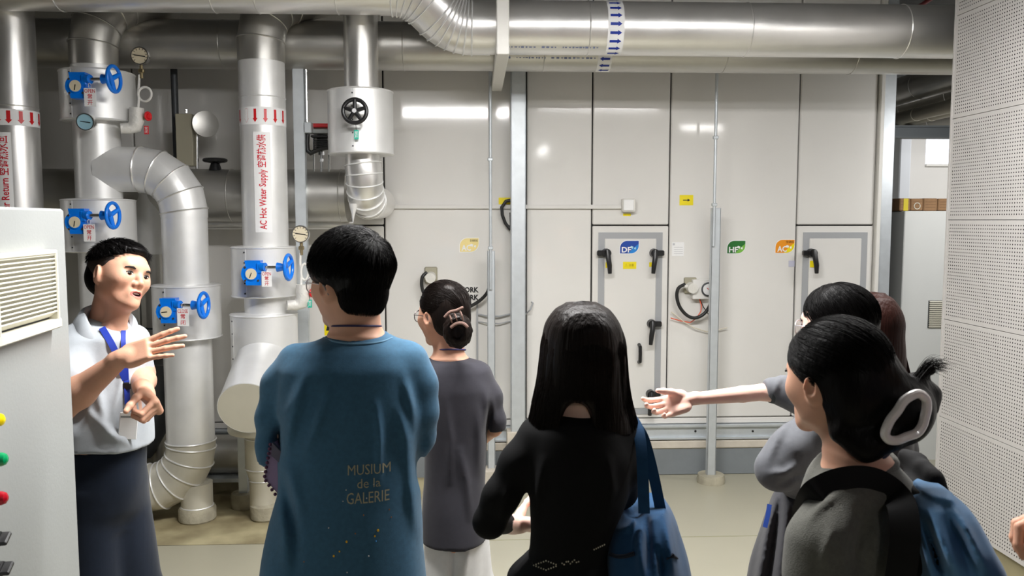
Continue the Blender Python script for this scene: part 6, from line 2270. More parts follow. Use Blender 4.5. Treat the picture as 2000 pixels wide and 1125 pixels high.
    flk = [(652, 1086, 'y', 4), (663, 1077, 'y', 3), (677, 1058, 'y', 4), (732, 1047, 'y', 3.4), (738, 1036, 'y', 4.5), (710, 1006, 'o', 2.5), (760, 995, 'o', 2.5), (694, 1042, 'o', 2.5), (642, 1031, 'w', 2.5), (676, 957, 'w', 2.2), (670, 979, 'w', 2.2), (734, 1057, 'b', 3), (720, 1086, 'w', 2.6), (678, 1118, 'w', 2.4), (594, 1097, 'o', 2.2), (730, 946, 'w', 3), (716, 973, 'w', 2.5), (764, 1010, 'o', 2)]
    cm = {'y': mat('yellow_fleck', srgb(235, 185, 40), 0.8), 'o': mat('rust_fleck', srgb(170, 110, 60), 0.8), 'w': mat('white_fleck', srgb(205, 205, 205), 0.8), 'b': mat('blue_fleck', srgb(70, 150, 220), 0.8)}
    for px, py, cc, rr in flk:
        p = on_mesh(shirt, px, py, 0.001)
        if p is not None:
            b_ = MB(); b_.ball(p, Vector((F.r(rr * 0.5), 0.0012, F.r(rr * 0.6))), 8, 6); b_.build('paint_fleck', cm[cc], shirt)
    S = Sdf(); S.loft([(0.72, F.base.x, F.base.y, 0.17, 0.12), (0.95, F.base.x, F.base.y, 0.165, 0.115)], -YAW, 0.03); F.lower(S, 0.80, 0.085, 0.09, 0.07)
    np_mesh('trousers', [S.mesh((b[0] - 0.3, b[1] - 0.3, 0.02), (b[0] + 0.3, b[1] + 0.3, 1.0), 0.011)], cloth('charcoal_trousers', srgb(40, 42, 48), 0.8), F.root)
    F.shoes(mat('white_shoe', srgb(210, 210, 208), 0.6))
    # checked pouch and grey folder tucked under the arm
    p = F.q(533, 925, -0.02)
    N = empty('pouch', p, 'lilac pouch with dark scalloped edge tucked under the arm of the man in blue', 'pouch')
    ux = np.array(RGT)
    P = lambda px, py, dd=-0.05: Vector(F.q(px, py, dd))
    b_ = MB()
    poly = [(528, 868), (522, 905), (516, 935), (546, 968), (562, 1000), (566, 950), (560, 900)]
    fr = [P(*a) for a in poly]; bk = [Vector(a) + Vector((0.01, 0.05, 0)) for a in fr]
    k = len(poly); b_.add(fr + bk, [tuple(range(k)), tuple(range(2 * k - 1, k - 1, -1))] + [(i, (i + 1) % k, k + (i + 1) % k, k + i) for i in range(k)]); b_.build('cloth', M_LILAC, N)
    for i in range(16):
        t = i / 15
        if t < 0.5:
            a = (528 + (516 - 528) * t * 2, 868 + (935 - 868) * t * 2)
        else:
            a = (516 + (562 - 516) * (t - .5) * 2, 935 + (1000 - 935) * (t - .5) * 2)
        b2 = MB(); b2.ball(P(*a, -0.052), 0.0045, 8, 6); b2.build('scallop', mat('wine_edge', srgb(92, 56, 84), 0.8), N)
    b_ = MB(); poly = [(531, 864), (561, 896), (556, 914), (530, 890)]
    fr = [P(*a, -0.075) for a in poly]; bk = [Vector(a) + Vector((0.0, 0.012, 0)) for a in fr]
    b_.add(fr + bk, [(0, 1, 2, 3), (7, 6, 5, 4), (0, 1, 5, 4), (1, 2, 6, 5), (2, 3, 7, 6), (3, 0, 4, 7)]); b_.build('flap', mat('grey_flap', srgb(96, 92, 108), 0.7), N)
    return F



# ------------------------------------------------------------------ 3. woman in the grey T-shirt
def woman_grey():
    F = Fig(2.8, 'woman in dark grey T-shirt and white trousers with twisted bun and glasses', 893, math.radians(8))
    H = Head(F.q(867, 617), math.radians(40), -0.03, 0.0, 0.93)
    S = Sdf(); build_head(S, H, female=True)
    S.cone(H.p(0, -0.025, -0.05), F.q(877, 706), 0.048, 0.054, 0.03)
    S.loft(F.rows([(702, 845, 912, 0.055), (735, 838, 950, 0.08), (850, 842, 938, 0.095), (1000, 842, 935, 0.10), (1060, 840, 940, 0.10)]), -YAW, 0.04)
    F.chain(S, [(935, 745, 0, 18), (958, 800, 0, 13), (966, 838, 0.01, 13), (925, 870, 0.25, 13)], 0.02)
    build_hand(S, F.q(925, 870, 0.25), (-0.9, 0.3, 0.0), (0, -0.4, 0.9), -1, [0.9] * 4, 0.05, (0.6, 0.5), 0.9)
    F.chain(S, [(845, 745, 0, 18), (830, 800, 0.0, 13), (830, 845, 0.05, 13), (880, 880, 0.25, 13)], 0.02)
    build_hand(S, F.q(880, 880, 0.25), (0.9, 0.3, 0.0), (0, -0.4, 0.9), 1, [0.9] * 4, 0.05, (0.6, 0.5), 0.9)
    F.lower(S, 0.80, 0.045, 0.052, 0.045, 0.06)
    body_mesh(F, S, H, [M_SKIN, M_LIP, M_MOUTH], (), 0.0035, 0.011)
    add_eyes(H, F.root); glasses(H, F.root)
    # smooth hair drawn back into a twisted bun
    S = Sdf()
    e = lambda c, r, k=0.015, mode='u': S.ell(H.p(*c), np.array(r) * H.s, H.R, k, mode)
    e((0, -0.010, 0.045), (0.083, 0.104, 0.088)); e((0, -0.050, -0.012), (0.070, 0.062, 0.072), 0.03)
    e((0, 0.125, -0.035), (0.10, 0.075, 0.105), 0.010, 's')
    for q in (-1, 1):
        e((q * 0.105, 0.028, -0.060), (0.052, 0.062, 0.068), 0.010, 's')
    bc = F.q(894, 645, -0.115)
    S.ell(bc, (0.046, 0.040, 0.055), None, 0.015)
    for i in range(9):                                   # twisted locks of the bun
        t = i / 9 * 6.283
        pts = [bc + np.array((0.040 * math.cos(t + u * 2.2) * (1 - 0.45 * u), -0.030 * u - 0.012, 0.050 * math.sin(t + u * 2.2) * (1 - 0.45 * u))) for u in np.linspace(0, 1, 6)]
        S.chain(pts, [0.011, 0.012, 0.012, 0.011, 0.009, 0.006], 0.003)
    S.disp(fold_fn(0.0018, 15, 60, (1, 1, 1), 1.0))
    parts = [S.mesh(H.c - 0.20, H.c + 0.17, 0.0036)]
    ok = lambda P: (P[:, 2] > -0.03 - 0.4 * np.maximum(-P[:, 1], 0)) & (P[:, 1] < 0.085 - 0.3 * np.maximum(-P[:, 2], 0))
    parts.append(hair_strands_cap(H, (0, -0.010, 0.043), (0.084, 0.105, 0.089), (0, 0.9, 0.35), 1500, 14, ok, 0.002, 0.0008, length=(0.8, 1.6)))
    np_mesh('hair', parts, M_HAIRB, F.root)
    mc = mat('rosy_bronze_clip', srgb(150, 122, 112), 0.35, 0.4)
    b = MB()
    for (pts, w) in (([(868, 620), (878, 610), (892, 606), (905, 600)], 0.008), ([(880, 640), (892, 632), (905, 632), (914, 640)], 0.009)):
        b.tube(smooth_path([Vector(F.q(x, y, -0.165)) for x, y in pts], 4), [w * 0.5] + [w * 0.62] * 11 + [w * 0.4], 8)
    for x, y in ((876, 611), (886, 608), (897, 604)):
        b.tube([Vector(F.q(x, y, -0.165)), Vector(F.q(x + 5, y + 12, -0.170)), Vector(F.q(x + 8, y + 24, -0.155))], [0.003, 0.003, 0.0015], 6)
    b.build('hair_clip', mc, F.root)
    # T-shirt
    M = cloth('charcoal_jersey', srgb(54, 53, 60), 0.9, 0.06)
    S = Sdf()
    S.loft(F.rows([(699, 844, 914, 0.058), (707, 828, 932, 0.078), (724, 815, 952, 0.098), (760, 822, 962, 0.115), (840, 828, 955, 0.118), (930, 830, 949, 0.118), (1000, 826, 950, 0.122), (1048, 824, 952, 0.125)]), -YAW, 0.03, p=2.3)
    F.chain(S, [(935, 732, 0, 27), (958, 775, 0, 24), (968, 820, 0, 20), (970, 836, 0.0, 19)], 0.03)
    F.chain(S, [(845, 732, 0, 27), (826, 775, 0, 24), (822, 820, 0, 20), (822, 836, 0.0, 19)], 0.03)
    S.cone(F.q(970, 852, 0.01), F.q(970, 885, 0.02), F.r(19), F.r(21), 0.003, 's')
    for pts, w, a in (([(950, 760), (952, 800), (948, 840)], 8, 0.012), ([(935, 800), (938, 860), (935, 920)], 9, 0.010), ([(900, 880), (912, 940), (918, 1010)], 8, 0.008), ([(870, 780), (880, 860), (878, 940)], 8, 0.007), ([(960, 770), (966, 810), (964, 838)], 6, 0.007)):
        crease(S, [F.q(px, py, -0.11) for px, py in pts], F.r(w), a)
    crease(S, [F.q(px, py, -0.06) for px, py in ((956, 790), (953, 830), (951, 852))], F.r(5), 0.012, 1.0)
    S.disp(fold_fn(0.004, 51, 10, (1, 1, 0.5)))
    b_ = np.array(F.base)
    shirt = np_mesh('t_shirt', [S.mesh((b_[0] - 0.32, b_[1] - 0.3, 0.64), (b_[0] + 0.32, b_[1] + 0.3, 1.40), 0.006)], M, F.root)
    c = F.q(879, 700, 0); pts = [Vector(c + np.array(RGT) * (F.r(30) * math.cos(t)) + np.array((0, 1, 0)) * (0.056 * math.sin(t)) + np.array((0, 0, F.r(17) - 0.010 * math.sin(t)))) for t in [2 * math.pi * i / 40 for i in range(40)]]
    b = MB(); b.tube(pts, 0.003, 8, closed=True); tag(b.build('neck_cord', mat('blue_violet_cord', srgb(54, 52, 104), 0.7), None, base=pts[0]), 'thin blue violet cord round the neck of the woman in grey', 'lanyard')
    M = cloth('white_cotton', srgb(226, 226, 226), 0.85, 0.03)
    S = Sdf()
    S.loft(F.rows([(985, 840, 940, 0.10), (1050, 830, 948, 0.115), (1100, 826, 946, 0.115), (1135, 826, 944, 0.11)]), -YAW, 0.03)
    F.lower(S, 0.74, 0.04, 0.066, 0.064, 0.055)
    crease(S, [F.q(px, py, -0.11) for px, py in ((884, 1040), (886, 1090), (884, 1150))], F.r(7), 0.014, 1.0)
    crease(S, [F.q(px, py, -0.11) for px, py in ((925, 1045), (915, 1080), (905, 1140))], F.r(7), 0.008)
    S.disp(fold_fn(0.005, 52, 11, (1, 1, 0.35)))
    np_mesh('trousers', [S.mesh((b_[0] - 0.3, b_[1] - 0.3, 0.02), (b_[0] + 0.3, b_[1] + 0.3, 0.86), 0.008)], M, F.root)
    F.shoes(mat('white_shoe', srgb(210, 210, 208), 0.6), 0.06)
    return F


def fall_strands(rows, zc, n, seed, keep=None, thick=0.0008, wob=0.03):
    """long hair: strands that run from the crown over the cap of a loft and then fall down its outside"""
    st = np.array(sorted(rows), float)
    ip = lambda z, k_: _spl(st[:, 0], st[:, k_], np.clip(z, st[0, 0], st[-1, 0]))
    parts = []
    ztop = st[-1, 0] + 0.004

    def fn(g_):
        th = g_.uniform(0, 6.283); t0 = g_.uniform(0.05, 0.95); m1, m2 = 8, 9
        t = np.linspace(t0, math.pi / 2, m1)
        z1 = zc + (ztop - zc) * np.cos(t)
        sc = np.sin(t)
        of = 1.0 + g_.uniform(0.004, 0.02)
        z2 = np.linspace(zc, st[0, 0] + g_.uniform(-0.015, 0.07), m2)[1:]
        z = np.concatenate([z1, z2])
        sc = np.concatenate([sc, np.ones(m2 - 1)])
        A = np.concatenate([np.full(m1, ip(np.array([zc]), 3)[0]), ip(z2, 3)]); B = np.concatenate([np.full(m1, ip(np.array([zc]), 4)[0]), ip(z2, 4)])
        cx = np.concatenate([np.full(m1, ip(np.array([zc]), 1)[0]), ip(z2, 1)]); cy = np.concatenate([np.full(m1, ip(np.array([zc]), 2)[0]), ip(z2, 2)])
        u = np.linspace(0, 1, len(z))
        thv = th + g_.normal() * 0.08 * u ** 2; of = of + wob * u ** 4 * g_.uniform()
        P = np.stack([cx + A * of * sc * np.cos(thv), cy + B * of * sc * np.sin(thv), z], 1)
        if keep is not None:
            k_ = keep(P)
            if not k_[0]:
                return None
            q = len(P) if k_.all() else int(np.argmin(k_))
            if q < 4:
                return None
            P = P[:q]
        return P
    rand_hair(parts, fn, n, thick, seed)
    return parts[0]


# ------------------------------------------------------------------ 4. long-haired woman in black, tote bag
def woman_black():
    F = Fig(1.95, 'woman with long straight dark hair in black long sleeved top and studded belt', 1130, math.radians(-4))
    H = Head(F.q(1137, 690), math.radians(10), 0.0, 0.0, 0.96)
    S = Sdf(); build_head(S, H, female=True)
    S.cone(H.p(0, -0.025, -0.05), F.q(1133, 806), 0.049, 0.056, 0.03)
    S.loft(F.rows([(790, 1090, 1178, 0.055), (840, 1060, 1208, 0.075), (950, 1050, 1200, 0.085), (1060, 1050, 1180, 0.09), (1110, 1040, 1190, 0.095)]), -YAW, 0.04)
    F.chain(S, [(1060, 855, 0, 22), (995, 950, -0.01, 20), (960, 1018, 0.0, 20)], 0.02)
    wl = F.q(1002, 1024, 0.16)
    S.chain([F.q(960, 1018, 0.0), wl], [F.r(20), F.r(18)], 0.02)
    build_hand(S, wl, (0.75, 0.45, -0.25), (0.55, 0.60, 0.4), -1, [(0.8, 1.1, 0.7), (0.9, 1.1, 0.7), (0.95, 1.1, 0.7), (1.0, 1.1, 0.7)], 0.05, (0.4, 0.7), 1.0, 0.024)
    F.chain(S, [(1208, 855, 0, 22), (1214, 945, 0.03, 17), (1165, 1000, 0.2, 15)], 0.02)
    build_hand(S, F.q(1165, 1000, 0.2), (-0.9, 0.3, 0.0), (0, -0.4, 0.9), -1, [0.9] * 4, 0.05, (0.6, 0.5), 0.9)
    F.lower(S, 0.84, 0.08, 0.08, 0.045)
    lo = np.minimum(wl, F.q(1030, 1065, 0.16)) - 0.07; hi = np.maximum(wl, F.q(1030, 1000, 0.16)) + 0.07
    body_mesh(F, S, H, [M_SKINP, M_LIP, M_MOUTH], [(lo, hi, 0.003)], 0.004, 0.011)
    add_eyes(H, F.root)
    # long hair: cap and fall, parted over the nape
    S = Sdf()
    rows = F.rows([(592, 1106, 1168, 0.050, -0.01), (606, 1084, 1192, 0.085, -0.01), (640, 1064, 1213, 0.112, -0.005), (690, 1056, 1222, 0.116, 0.0), (740, 1050, 1226, 0.105, 0.0), (785, 1042, 1232, 0.095, 0.0), (815, 1036, 1240, 0.09, 0.0), (838, 1030, 1246, 0.085, 0.0)])
    S.loft(rows, -YAW, 0.02, p=2.15)
    S.ell(H.p(0, 0.13, -0.03), np.array((0.085, 0.09, 0.13)), H.R, 0.02, 's')
    S.ell(F.q(1131, 834, -0.11), (F.r(30), 0.10, F.r(42)), None, 0.015, 's')
    S.ell(F.q(1100, 870, -0.02), (F.r(52), 0.16, F.r(54)), None, 0.02, 's')
    S.ell(F.q(1180, 862, 0.06), (F.r(36), 0.10, F.r(44)), None, 0.02, 's')
    fo = fold_fn(0.0014, 61, 75, (1, 1, 0.03), 1.0)
    S.disp(fo)
    parts = [S.mesh(F.q(1137, 700) - np.array((0.17, 0.17, 0.22)), F.q(1137, 700) + np.array((0.17, 0.17, 0.20)), 0.0038)]

    nape = F.q(1131, 828, -0.11)

    def keep(P):
        L = H.loc(P)
        bad = ((L[:, 1] > 0.058) & (np.abs(L[:, 0]) < 0.07) & (L[:, 2] < 0.06)) | ((np.abs(P[:, 0] - nape[0]) < F.r(31)) & (P[:, 2] < nape[2] + F.r(34)) & (P[:, 1] < F.base.y))
        return ~bad
    parts.append(fall_strands(rows, F.q(1139, 690)[2], 5200, 62, keep))
    np_mesh('hair', parts, M_HAIRB, F.root)
    # black top
    M = cloth('black_knit', (0.0035, 0.0035, 0.004), 0.9, 0.05, sheen=0.0)
    S = Sdf()
    S.loft(F.rows([(800, 1084, 1180, 0.060), (814, 1056, 1204, 0.085), (840, 1034, 1226, 0.10), (890, 1030, 1234, 0.11), (960, 1034, 1225, 0.108), (1030, 1036, 1200, 0.105), (1062, 1034, 1194, 0.105), (1084, 1030, 1196, 0.108)]), -YAW, 0.03, p=2.3)
    F.chain(S, [(1050, 850, 0, 36), (1012, 905, -0.01, 33), (978, 970, -0.01, 32), (957, 1018, 0.0, 30)], 0.03)
    S.chain([F.q(957, 1018, 0.0), F.q(985, 1022, 0.11)], [F.r(30), F.r(25)], 0.02)
    F.chain(S, [(1212, 848, 0, 37), (1222, 910, 0, 27), (1215, 960, 0.04, 26), (1175, 1000, 0.18, 22)], 0.03)
    for pts, w, a in (([(1060, 900), (1050, 960), (1045, 1020)], 9, 0.010), ([(1190, 900), (1196, 960), (1180, 1020)], 9, 0.008), ([(1000, 930), (985, 985), (975, 1030)], 7, 0.006)):
        crease(S, [F.q(px, py, -0.1) for px, py in pts], F.r(w), a)
    S.disp(fold_fn(0.003, 63, 10, (1, 1, 0.6)))
    b_ = np.array(F.base)
    top = np_mesh('black_top', [S.mesh((b_[0] - 0.36, b_[1] - 0.3, 0.90), (b_[0] + 0.30, b_[1] + 0.35, 1.36), 0.0055)], M, F.root)
    # trousers flaring under the belt
    S = Sdf()
    S.loft(F.rows([(1066, 1040, 1190, 0.105), (1082, 1030, 1198, 0.116), (1100, 1012, 1206, 0.122), (1130, 985, 1216, 0.13), (1200, 990, 1222, 0.13), (1260, 1020, 1215, 0.12)]), -YAW, 0.03)
    F.lower(S, 0.78, 0.08, 0.10, 0.085)
    S.disp(fold_fn(0.004, 64, 10, (1, 1, 0.5)))
    tr = np_mesh('trousers', [S.mesh((b_[0] - 0.3, b_[1] - 0.3, 0.02), (b_[0] + 0.3, b_[1] + 0.3, 1.0), 0.008)], cloth('black_cotton', (0.005, 0.005, 0.006), 0.85, 0.05, sheen=0.0), F.root)
    F.shoes(mat('black_shoe_leather', (0.01, 0.01, 0.01), 0.35))
    b = MB(); st = []
    for i in range(10):
        t = i / 10
        st += [(1043 + 24 * t * 2 if t < .5 else 1067 + 24 * (t - .5) * 2, 1104 - 9 * (2 * t if t < .5 else 2 - 2 * t)), (1043 + 24 * t * 2 if t < .5 else 1067 + 24 * (t - .5) * 2, 1104 + 9 * (2 * t if t < .5 else 2 - 2 * t))]
    st += [(1098 + 4 * i, 1100 + 3 * math.sin(i * 1.9) - i * .6) for i in range(9)] + [(1160 + 4 * i, 1073 - 1.9 * i) for i in range(6)]
    for x, y in st:
        c_ = [p for p in (on_mesh(tr, x, y, 0.001), on_mesh(top, x, y, 0.001)) if p is not None]
        if c_:
            b.ball(min(c_, key=lambda p: (p - CAM).length), 0.0019, 8, 6)
    s_ = b.build('belt_studs', mat('pearl_stud', srgb(220, 214, 196), 0.25, 0.5), F.root); s_['kind'] = 'stuff'
    # tote bag on the far shoulder
    C = F.q(1262, 1130, 0.02)
    T = empty('tote_bag', C, 'blue cloth tote bag hanging from the shoulder of the long-haired woman', 'bag')
    M = cloth('blue_canvas', srgb(26, 68, 106), 0.85, 0.10, 40)
    S = Sdf()
    rows = F.rows([(985, 1222, 1300, 0.10, 0.02), (1010, 1200, 1314, 0.13, 0.02), (1050, 1190, 1326, 0.16, 0.02), (1125, 1190, 1342, 0.175, 0.02), (1200, 1192, 1350, 0.175, 0.02), (1270, 1200, 1345, 0.165, 0.02)])
    S.loft(rows, -YAW - 0.25, 0.02, p=2.6)
    S.chain([F.q(1283, 960, -0.25), F.q(1272, 1005, -0.14), F.q(1284, 1062, -0.15)], [F.r(11), F.r(9), F.r(3)], 0.012, 's')
    S.ell(F.q(1238, 992, 0.0), (F.r(17), 0.3, F.r(16)), None, 0.015, 's')
    S.ell(F.q(1212, 1016, -0.16), (F.r(15), 0.05, F.r(9)), np.array(Matrix.Rotation(-0.5, 3, 'Y')), 0.01, 's')
    for pts, w, a, sg in (([(1262, 1010), (1266, 1060), (1268, 1120)], 8, 0.016, 1), ([(1256, 1000), (1250, 1060), (1252, 1125)], 8, 0.010, -1), ([(1296, 1000), (1306, 1060), (1318, 1120)], 8, 0.012, -1), ([(1283, 1070), (1290, 1100), (1292, 1130)], 6, 0.010, 1), ([(1215, 1035), (1230, 1028), (1243, 1010)], 7, 0.012, -1)):
        crease(S, [F.q(px, py, -0.14) for px, py in pts], F.r(w), a, sg)
    S.disp(fold_fn(0.006, 65, 11, (1, 1, 0.5)))
    bag = np_mesh('bag_body', [S.mesh(C - np.array((0.2, 0.26, 0.26)), C + np.array((0.2, 0.26, 0.24)), 0.005)], M, T)
    p = [on_mesh(bag, x, y, 0.002) for x, y in ((1194, 1083), (1208, 1087), (1224, 1086), (1240, 1081))]
    if all(q is not None for q in p):
        b = MB(); b.tube(smooth_path(p, 4), F.r(4), 8); b.build('pocket_slit', mat('slit_shadow', srgb(8, 20, 38), 0.9), bag)
    p = [on_mesh(bag, x, y, 0.002) for x, y in ((1302, 1092), (1312, 1085), (1322, 1091))]
    if all(q is not None for q in p):
        b = MB(); b.tube(p, [F.r(1.5), F.r(4), F.r(1.5)], 8); b.build('pocket_slit', mat('slit_shadow', srgb(8, 20, 38), 0.9), bag)
    sh = F.q(1232, 822, 0.0)
    for (pts, lab) in (([(1232, 815, 0.03), (1246, 838, -0.03), (1253, 880, -0.06), (1256, 940, -0.08), (1258, 1003, -0.09)], 0), ([(1228, 818, 0.06), (1252, 845, 0.03), (1266, 885, 0.02), (1279, 940, 0.01), (1290, 995, 0.0)], 1)):
        ribbon('strap', smooth_path([F.q(*q) for q in pts], 5), 0.026, M, T, th=0.004)
    return F


# ------------------------------------------------------------------ 5. woman pointing
def woman_pointing():
    F = Fig(2.3, 'woman in loose grey top pointing at the access door, seen past another head', 1625, math.radians(40))
    H = Head(F.q(1634, 640), math.radians(43), 0.0, 0.0, 0.95)
    S = Sdf(); build_head(S, H, female=True)
    S.cone(H.p(0, -0.025, -0.05), F.q(1645, 775), 0.048, 0.054, 0.03)
    S.loft(F.rows([(765, 1605, 1685, 0.06), (800, 1575, 1715, 0.085), (950, 1570, 1715, 0.10), (1100, 1560, 1720, 0.105)]), -YAW, 0.04)
    el = F.q(1490, 766, 0.16); wr = F.q(1346, 780, 0.12)
    S.chain([F.q(1600, 784, 0.12), el, el * 0.72 + wr * 0.28, wr], [F.r(22), F.r(17.5), F.r(17), F.r(12)], 0.006)
    build_hand(S, wr, (-0.93, -0.1, -0.28), (-0.15, -0.82, 0.45), 1, [(0.25, 0.45, 0.35), (0.4, 0.55, 0.4), (0.45, 0.6, 0.45), (0.5, 0.65, 0.45)], 0.13, (0.45, 0.45), 0.86, 0.019)
    F.chain(S, [(1592, 850, -0.12, 28), (1522, 910, -0.15, 20), (1600, 945, 0.05, 18)], 0.02)
    build_hand(S, F.q(1600, 945, 0.05), (0.9, 0.3, 0.1), (-0.3, 0.8, 0), 1, [0.8] * 4, 0.05, (0.6, 0.5), 0.88)
    F.lower(S, 0.80, 0.08, 0.075, 0.045)
    a, b2 = F.q(1235, 850, 0.10), F.q(1500, 730, 0.18)
    body_mesh(F, S, H, [M_SKINP, M_LIP, M_MOUTH], [(np.minimum(a, b2) - 0.06, np.maximum(a, b2) + 0.06, 0.0028)], 0.0035, 0.012)
    add_eyes(H, F.root); glasses(H, F.root, mat('clear_frame', srgb(190, 190, 195), 0.25, 0.5))
    S = Sdf()
    e = lambda c, r, k=0.015, mode='u': S.ell(H.p(*c), np.array(r) * H.s, H.R, k, mode)
    e((0, -0.012, 0.042), (0.086, 0.106, 0.090)); e((0, -0.050, -0.04), (0.082, 0.066, 0.11), 0.03); e((0.0, -0.045, -0.14), (0.080, 0.055, 0.10), 0.03)
    e((0, 0.130, -0.030), (0.085, 0.080, 0.098), 0.012, 's')
    for q in (-1, 1):
        e((q * 0.108, 0.06, -0.08), (0.052, 0.055, 0.075), 0.010, 's')
    S.disp(fold_fn(0.002, 71, 70, (1, 1, 0.1), 1.0))
    parts = [S.mesh(H.c - np.array((0.17, 0.17, 0.27)), H.c + 0.17, 0.004)]
    ok = lambda P: (P[:, 2] > -0.05) & (P[:, 1] < 0.088 - 0.4 * np.maximum(-P[:, 2] + 0.03, 0))
    parts.append(hair_strands_cap(H, (0, -0.012, 0.042), (0.087, 0.107, 0.091), (0.1, 0.35, 1), 1300, 72, ok, 0.003, 0.0008, length=(0.5, 1.4)))
    np_mesh('hair', parts, M_HAIR, F.root)
    M = cloth('grey_jersey', srgb(100, 102, 107), 0.88, 0.08)
    MD = cloth('dark_print_shade', srgb(66, 72, 74), 0.8, 0.1)
    S = Sdf()
    S.loft(F.rows([(768, 1602, 1690, 0.065), (785, 1575, 1715, 0.09), (830, 1556, 1730, 0.12), (950, 1552, 1735, 0.125), (1060, 1540, 1740, 0.13)]), -YAW, 0.03)
    S.chain([F.q(1598, 796, 0.12), F.q(1545, 768, 0.15), F.q(1508, 762, 0.16)], [F.r(40), F.r(27), F.r(22)], 0.03)
    S.half(F.q(1497, 766, 0.16), (-1, 0.0, -0.1), 0.003, F.q(1497, 830, 0.16) - 0.15, F.q(1540, 700, 0.16) + np.array((0.0, 0.1, 0.05)))
    F.chain(S, [(1592, 840, -0.12, 46), (1540, 885, -0.15, 42), (1516, 915, -0.16, 37), (1560, 935, -0.06, 32), (1600, 945, 0.03, 28)], 0.03)
    for pts, w, a, sg in (([(1545, 810), (1520, 850), (1500, 900)], 8, 0.010, -1), ([(1500, 925), (1535, 925), (1560, 905)], 8, 0.012, -1), ([(1520, 950), (1550, 930), (1580, 930)], 7, 0.012, 1), ([(1530, 730), (1520, 745), (1512, 770)], 6, 0.008, -1)):
        crease(S, [F.q(px, py, -0.17 if py > 800 else 0.1) for px, py in pts], F.r(w), a, sg)
    S.disp(fold_fn(0.0050, 73, 10, (1, 1, 0.7)))
    b_ = np.array(F.base)
    gt = np_mesh('grey_top', [S.mesh((b_[0] - 0.34, b_[1] - 0.36, 0.80), (b_[0] + 0.3, b_[1] + 0.36, 1.36), 0.006)], M, F.root)
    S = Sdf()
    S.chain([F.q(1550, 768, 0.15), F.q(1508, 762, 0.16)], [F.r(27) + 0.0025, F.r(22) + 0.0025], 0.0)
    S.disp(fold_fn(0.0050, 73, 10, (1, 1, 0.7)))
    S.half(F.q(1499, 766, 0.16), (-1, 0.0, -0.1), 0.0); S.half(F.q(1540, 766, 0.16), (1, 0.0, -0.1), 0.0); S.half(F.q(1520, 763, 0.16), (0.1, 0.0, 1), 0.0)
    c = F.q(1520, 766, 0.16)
    np_mesh('sleeve_print_shade', [S.mesh(c - 0.08, c + 0.08, 0.0035)], MD, gt)  # dark sleeve print and the shaded underside, painted together as one shell
    M = cloth('charcoal_folds', srgb(60, 60, 64), 0.8, 0.1)
    S = Sdf()
    S.loft(F.rows([(945, 1530, 1720, 0.12, -0.02), (985, 1508, 1725, 0.13, -0.02), (1040, 1488, 1730, 0.14, -0.02), (1125, 1466, 1738, 0.15, -0.02), (1230, 1460, 1745, 0.15), (1330, 1465, 1745, 0.15)]), -YAW, 0.03)
    for i in range(7):
        x0 = 1518 + 11 * i; x1 = 1474 + 22 * i
        crease(S, [F.q(x0, 955, -0.12), F.q((x0 + x1) / 2 + 3, 1040, -0.14), F.q(x1, 1180, -0.15)], F.r(8), 0.016, 1 if i % 2 else -1)
    S.disp(fold_fn(0.005, 74, 12, (1, 1, 0.3)))
    np_mesh('long_skirt', [S.mesh((b_[0] - 0.4, b_[1] - 0.36, 0.3), (b_[0] + 0.4, b_[1] + 0.3, 1.02), 0.007)], M, F.root)
    F.shoes(mat('black_shoe_leather', (0.01, 0.01, 0.01), 0.35))
    p = F.q(1499, 1008, -0.13)
    tag(ribbon('blue_ribbon', [F.q(1503, 985, -0.12), F.q(1500, 1005, -0.13), F.q(1494, 1030, -0.14)], 0.012, mat('blue_ribbon', srgb(30, 70, 160), 0.6), None, base=Vector(p)), 'short blue ribbon end showing beside the charcoal folds of the pointing woman', 'ribbon')
    return F


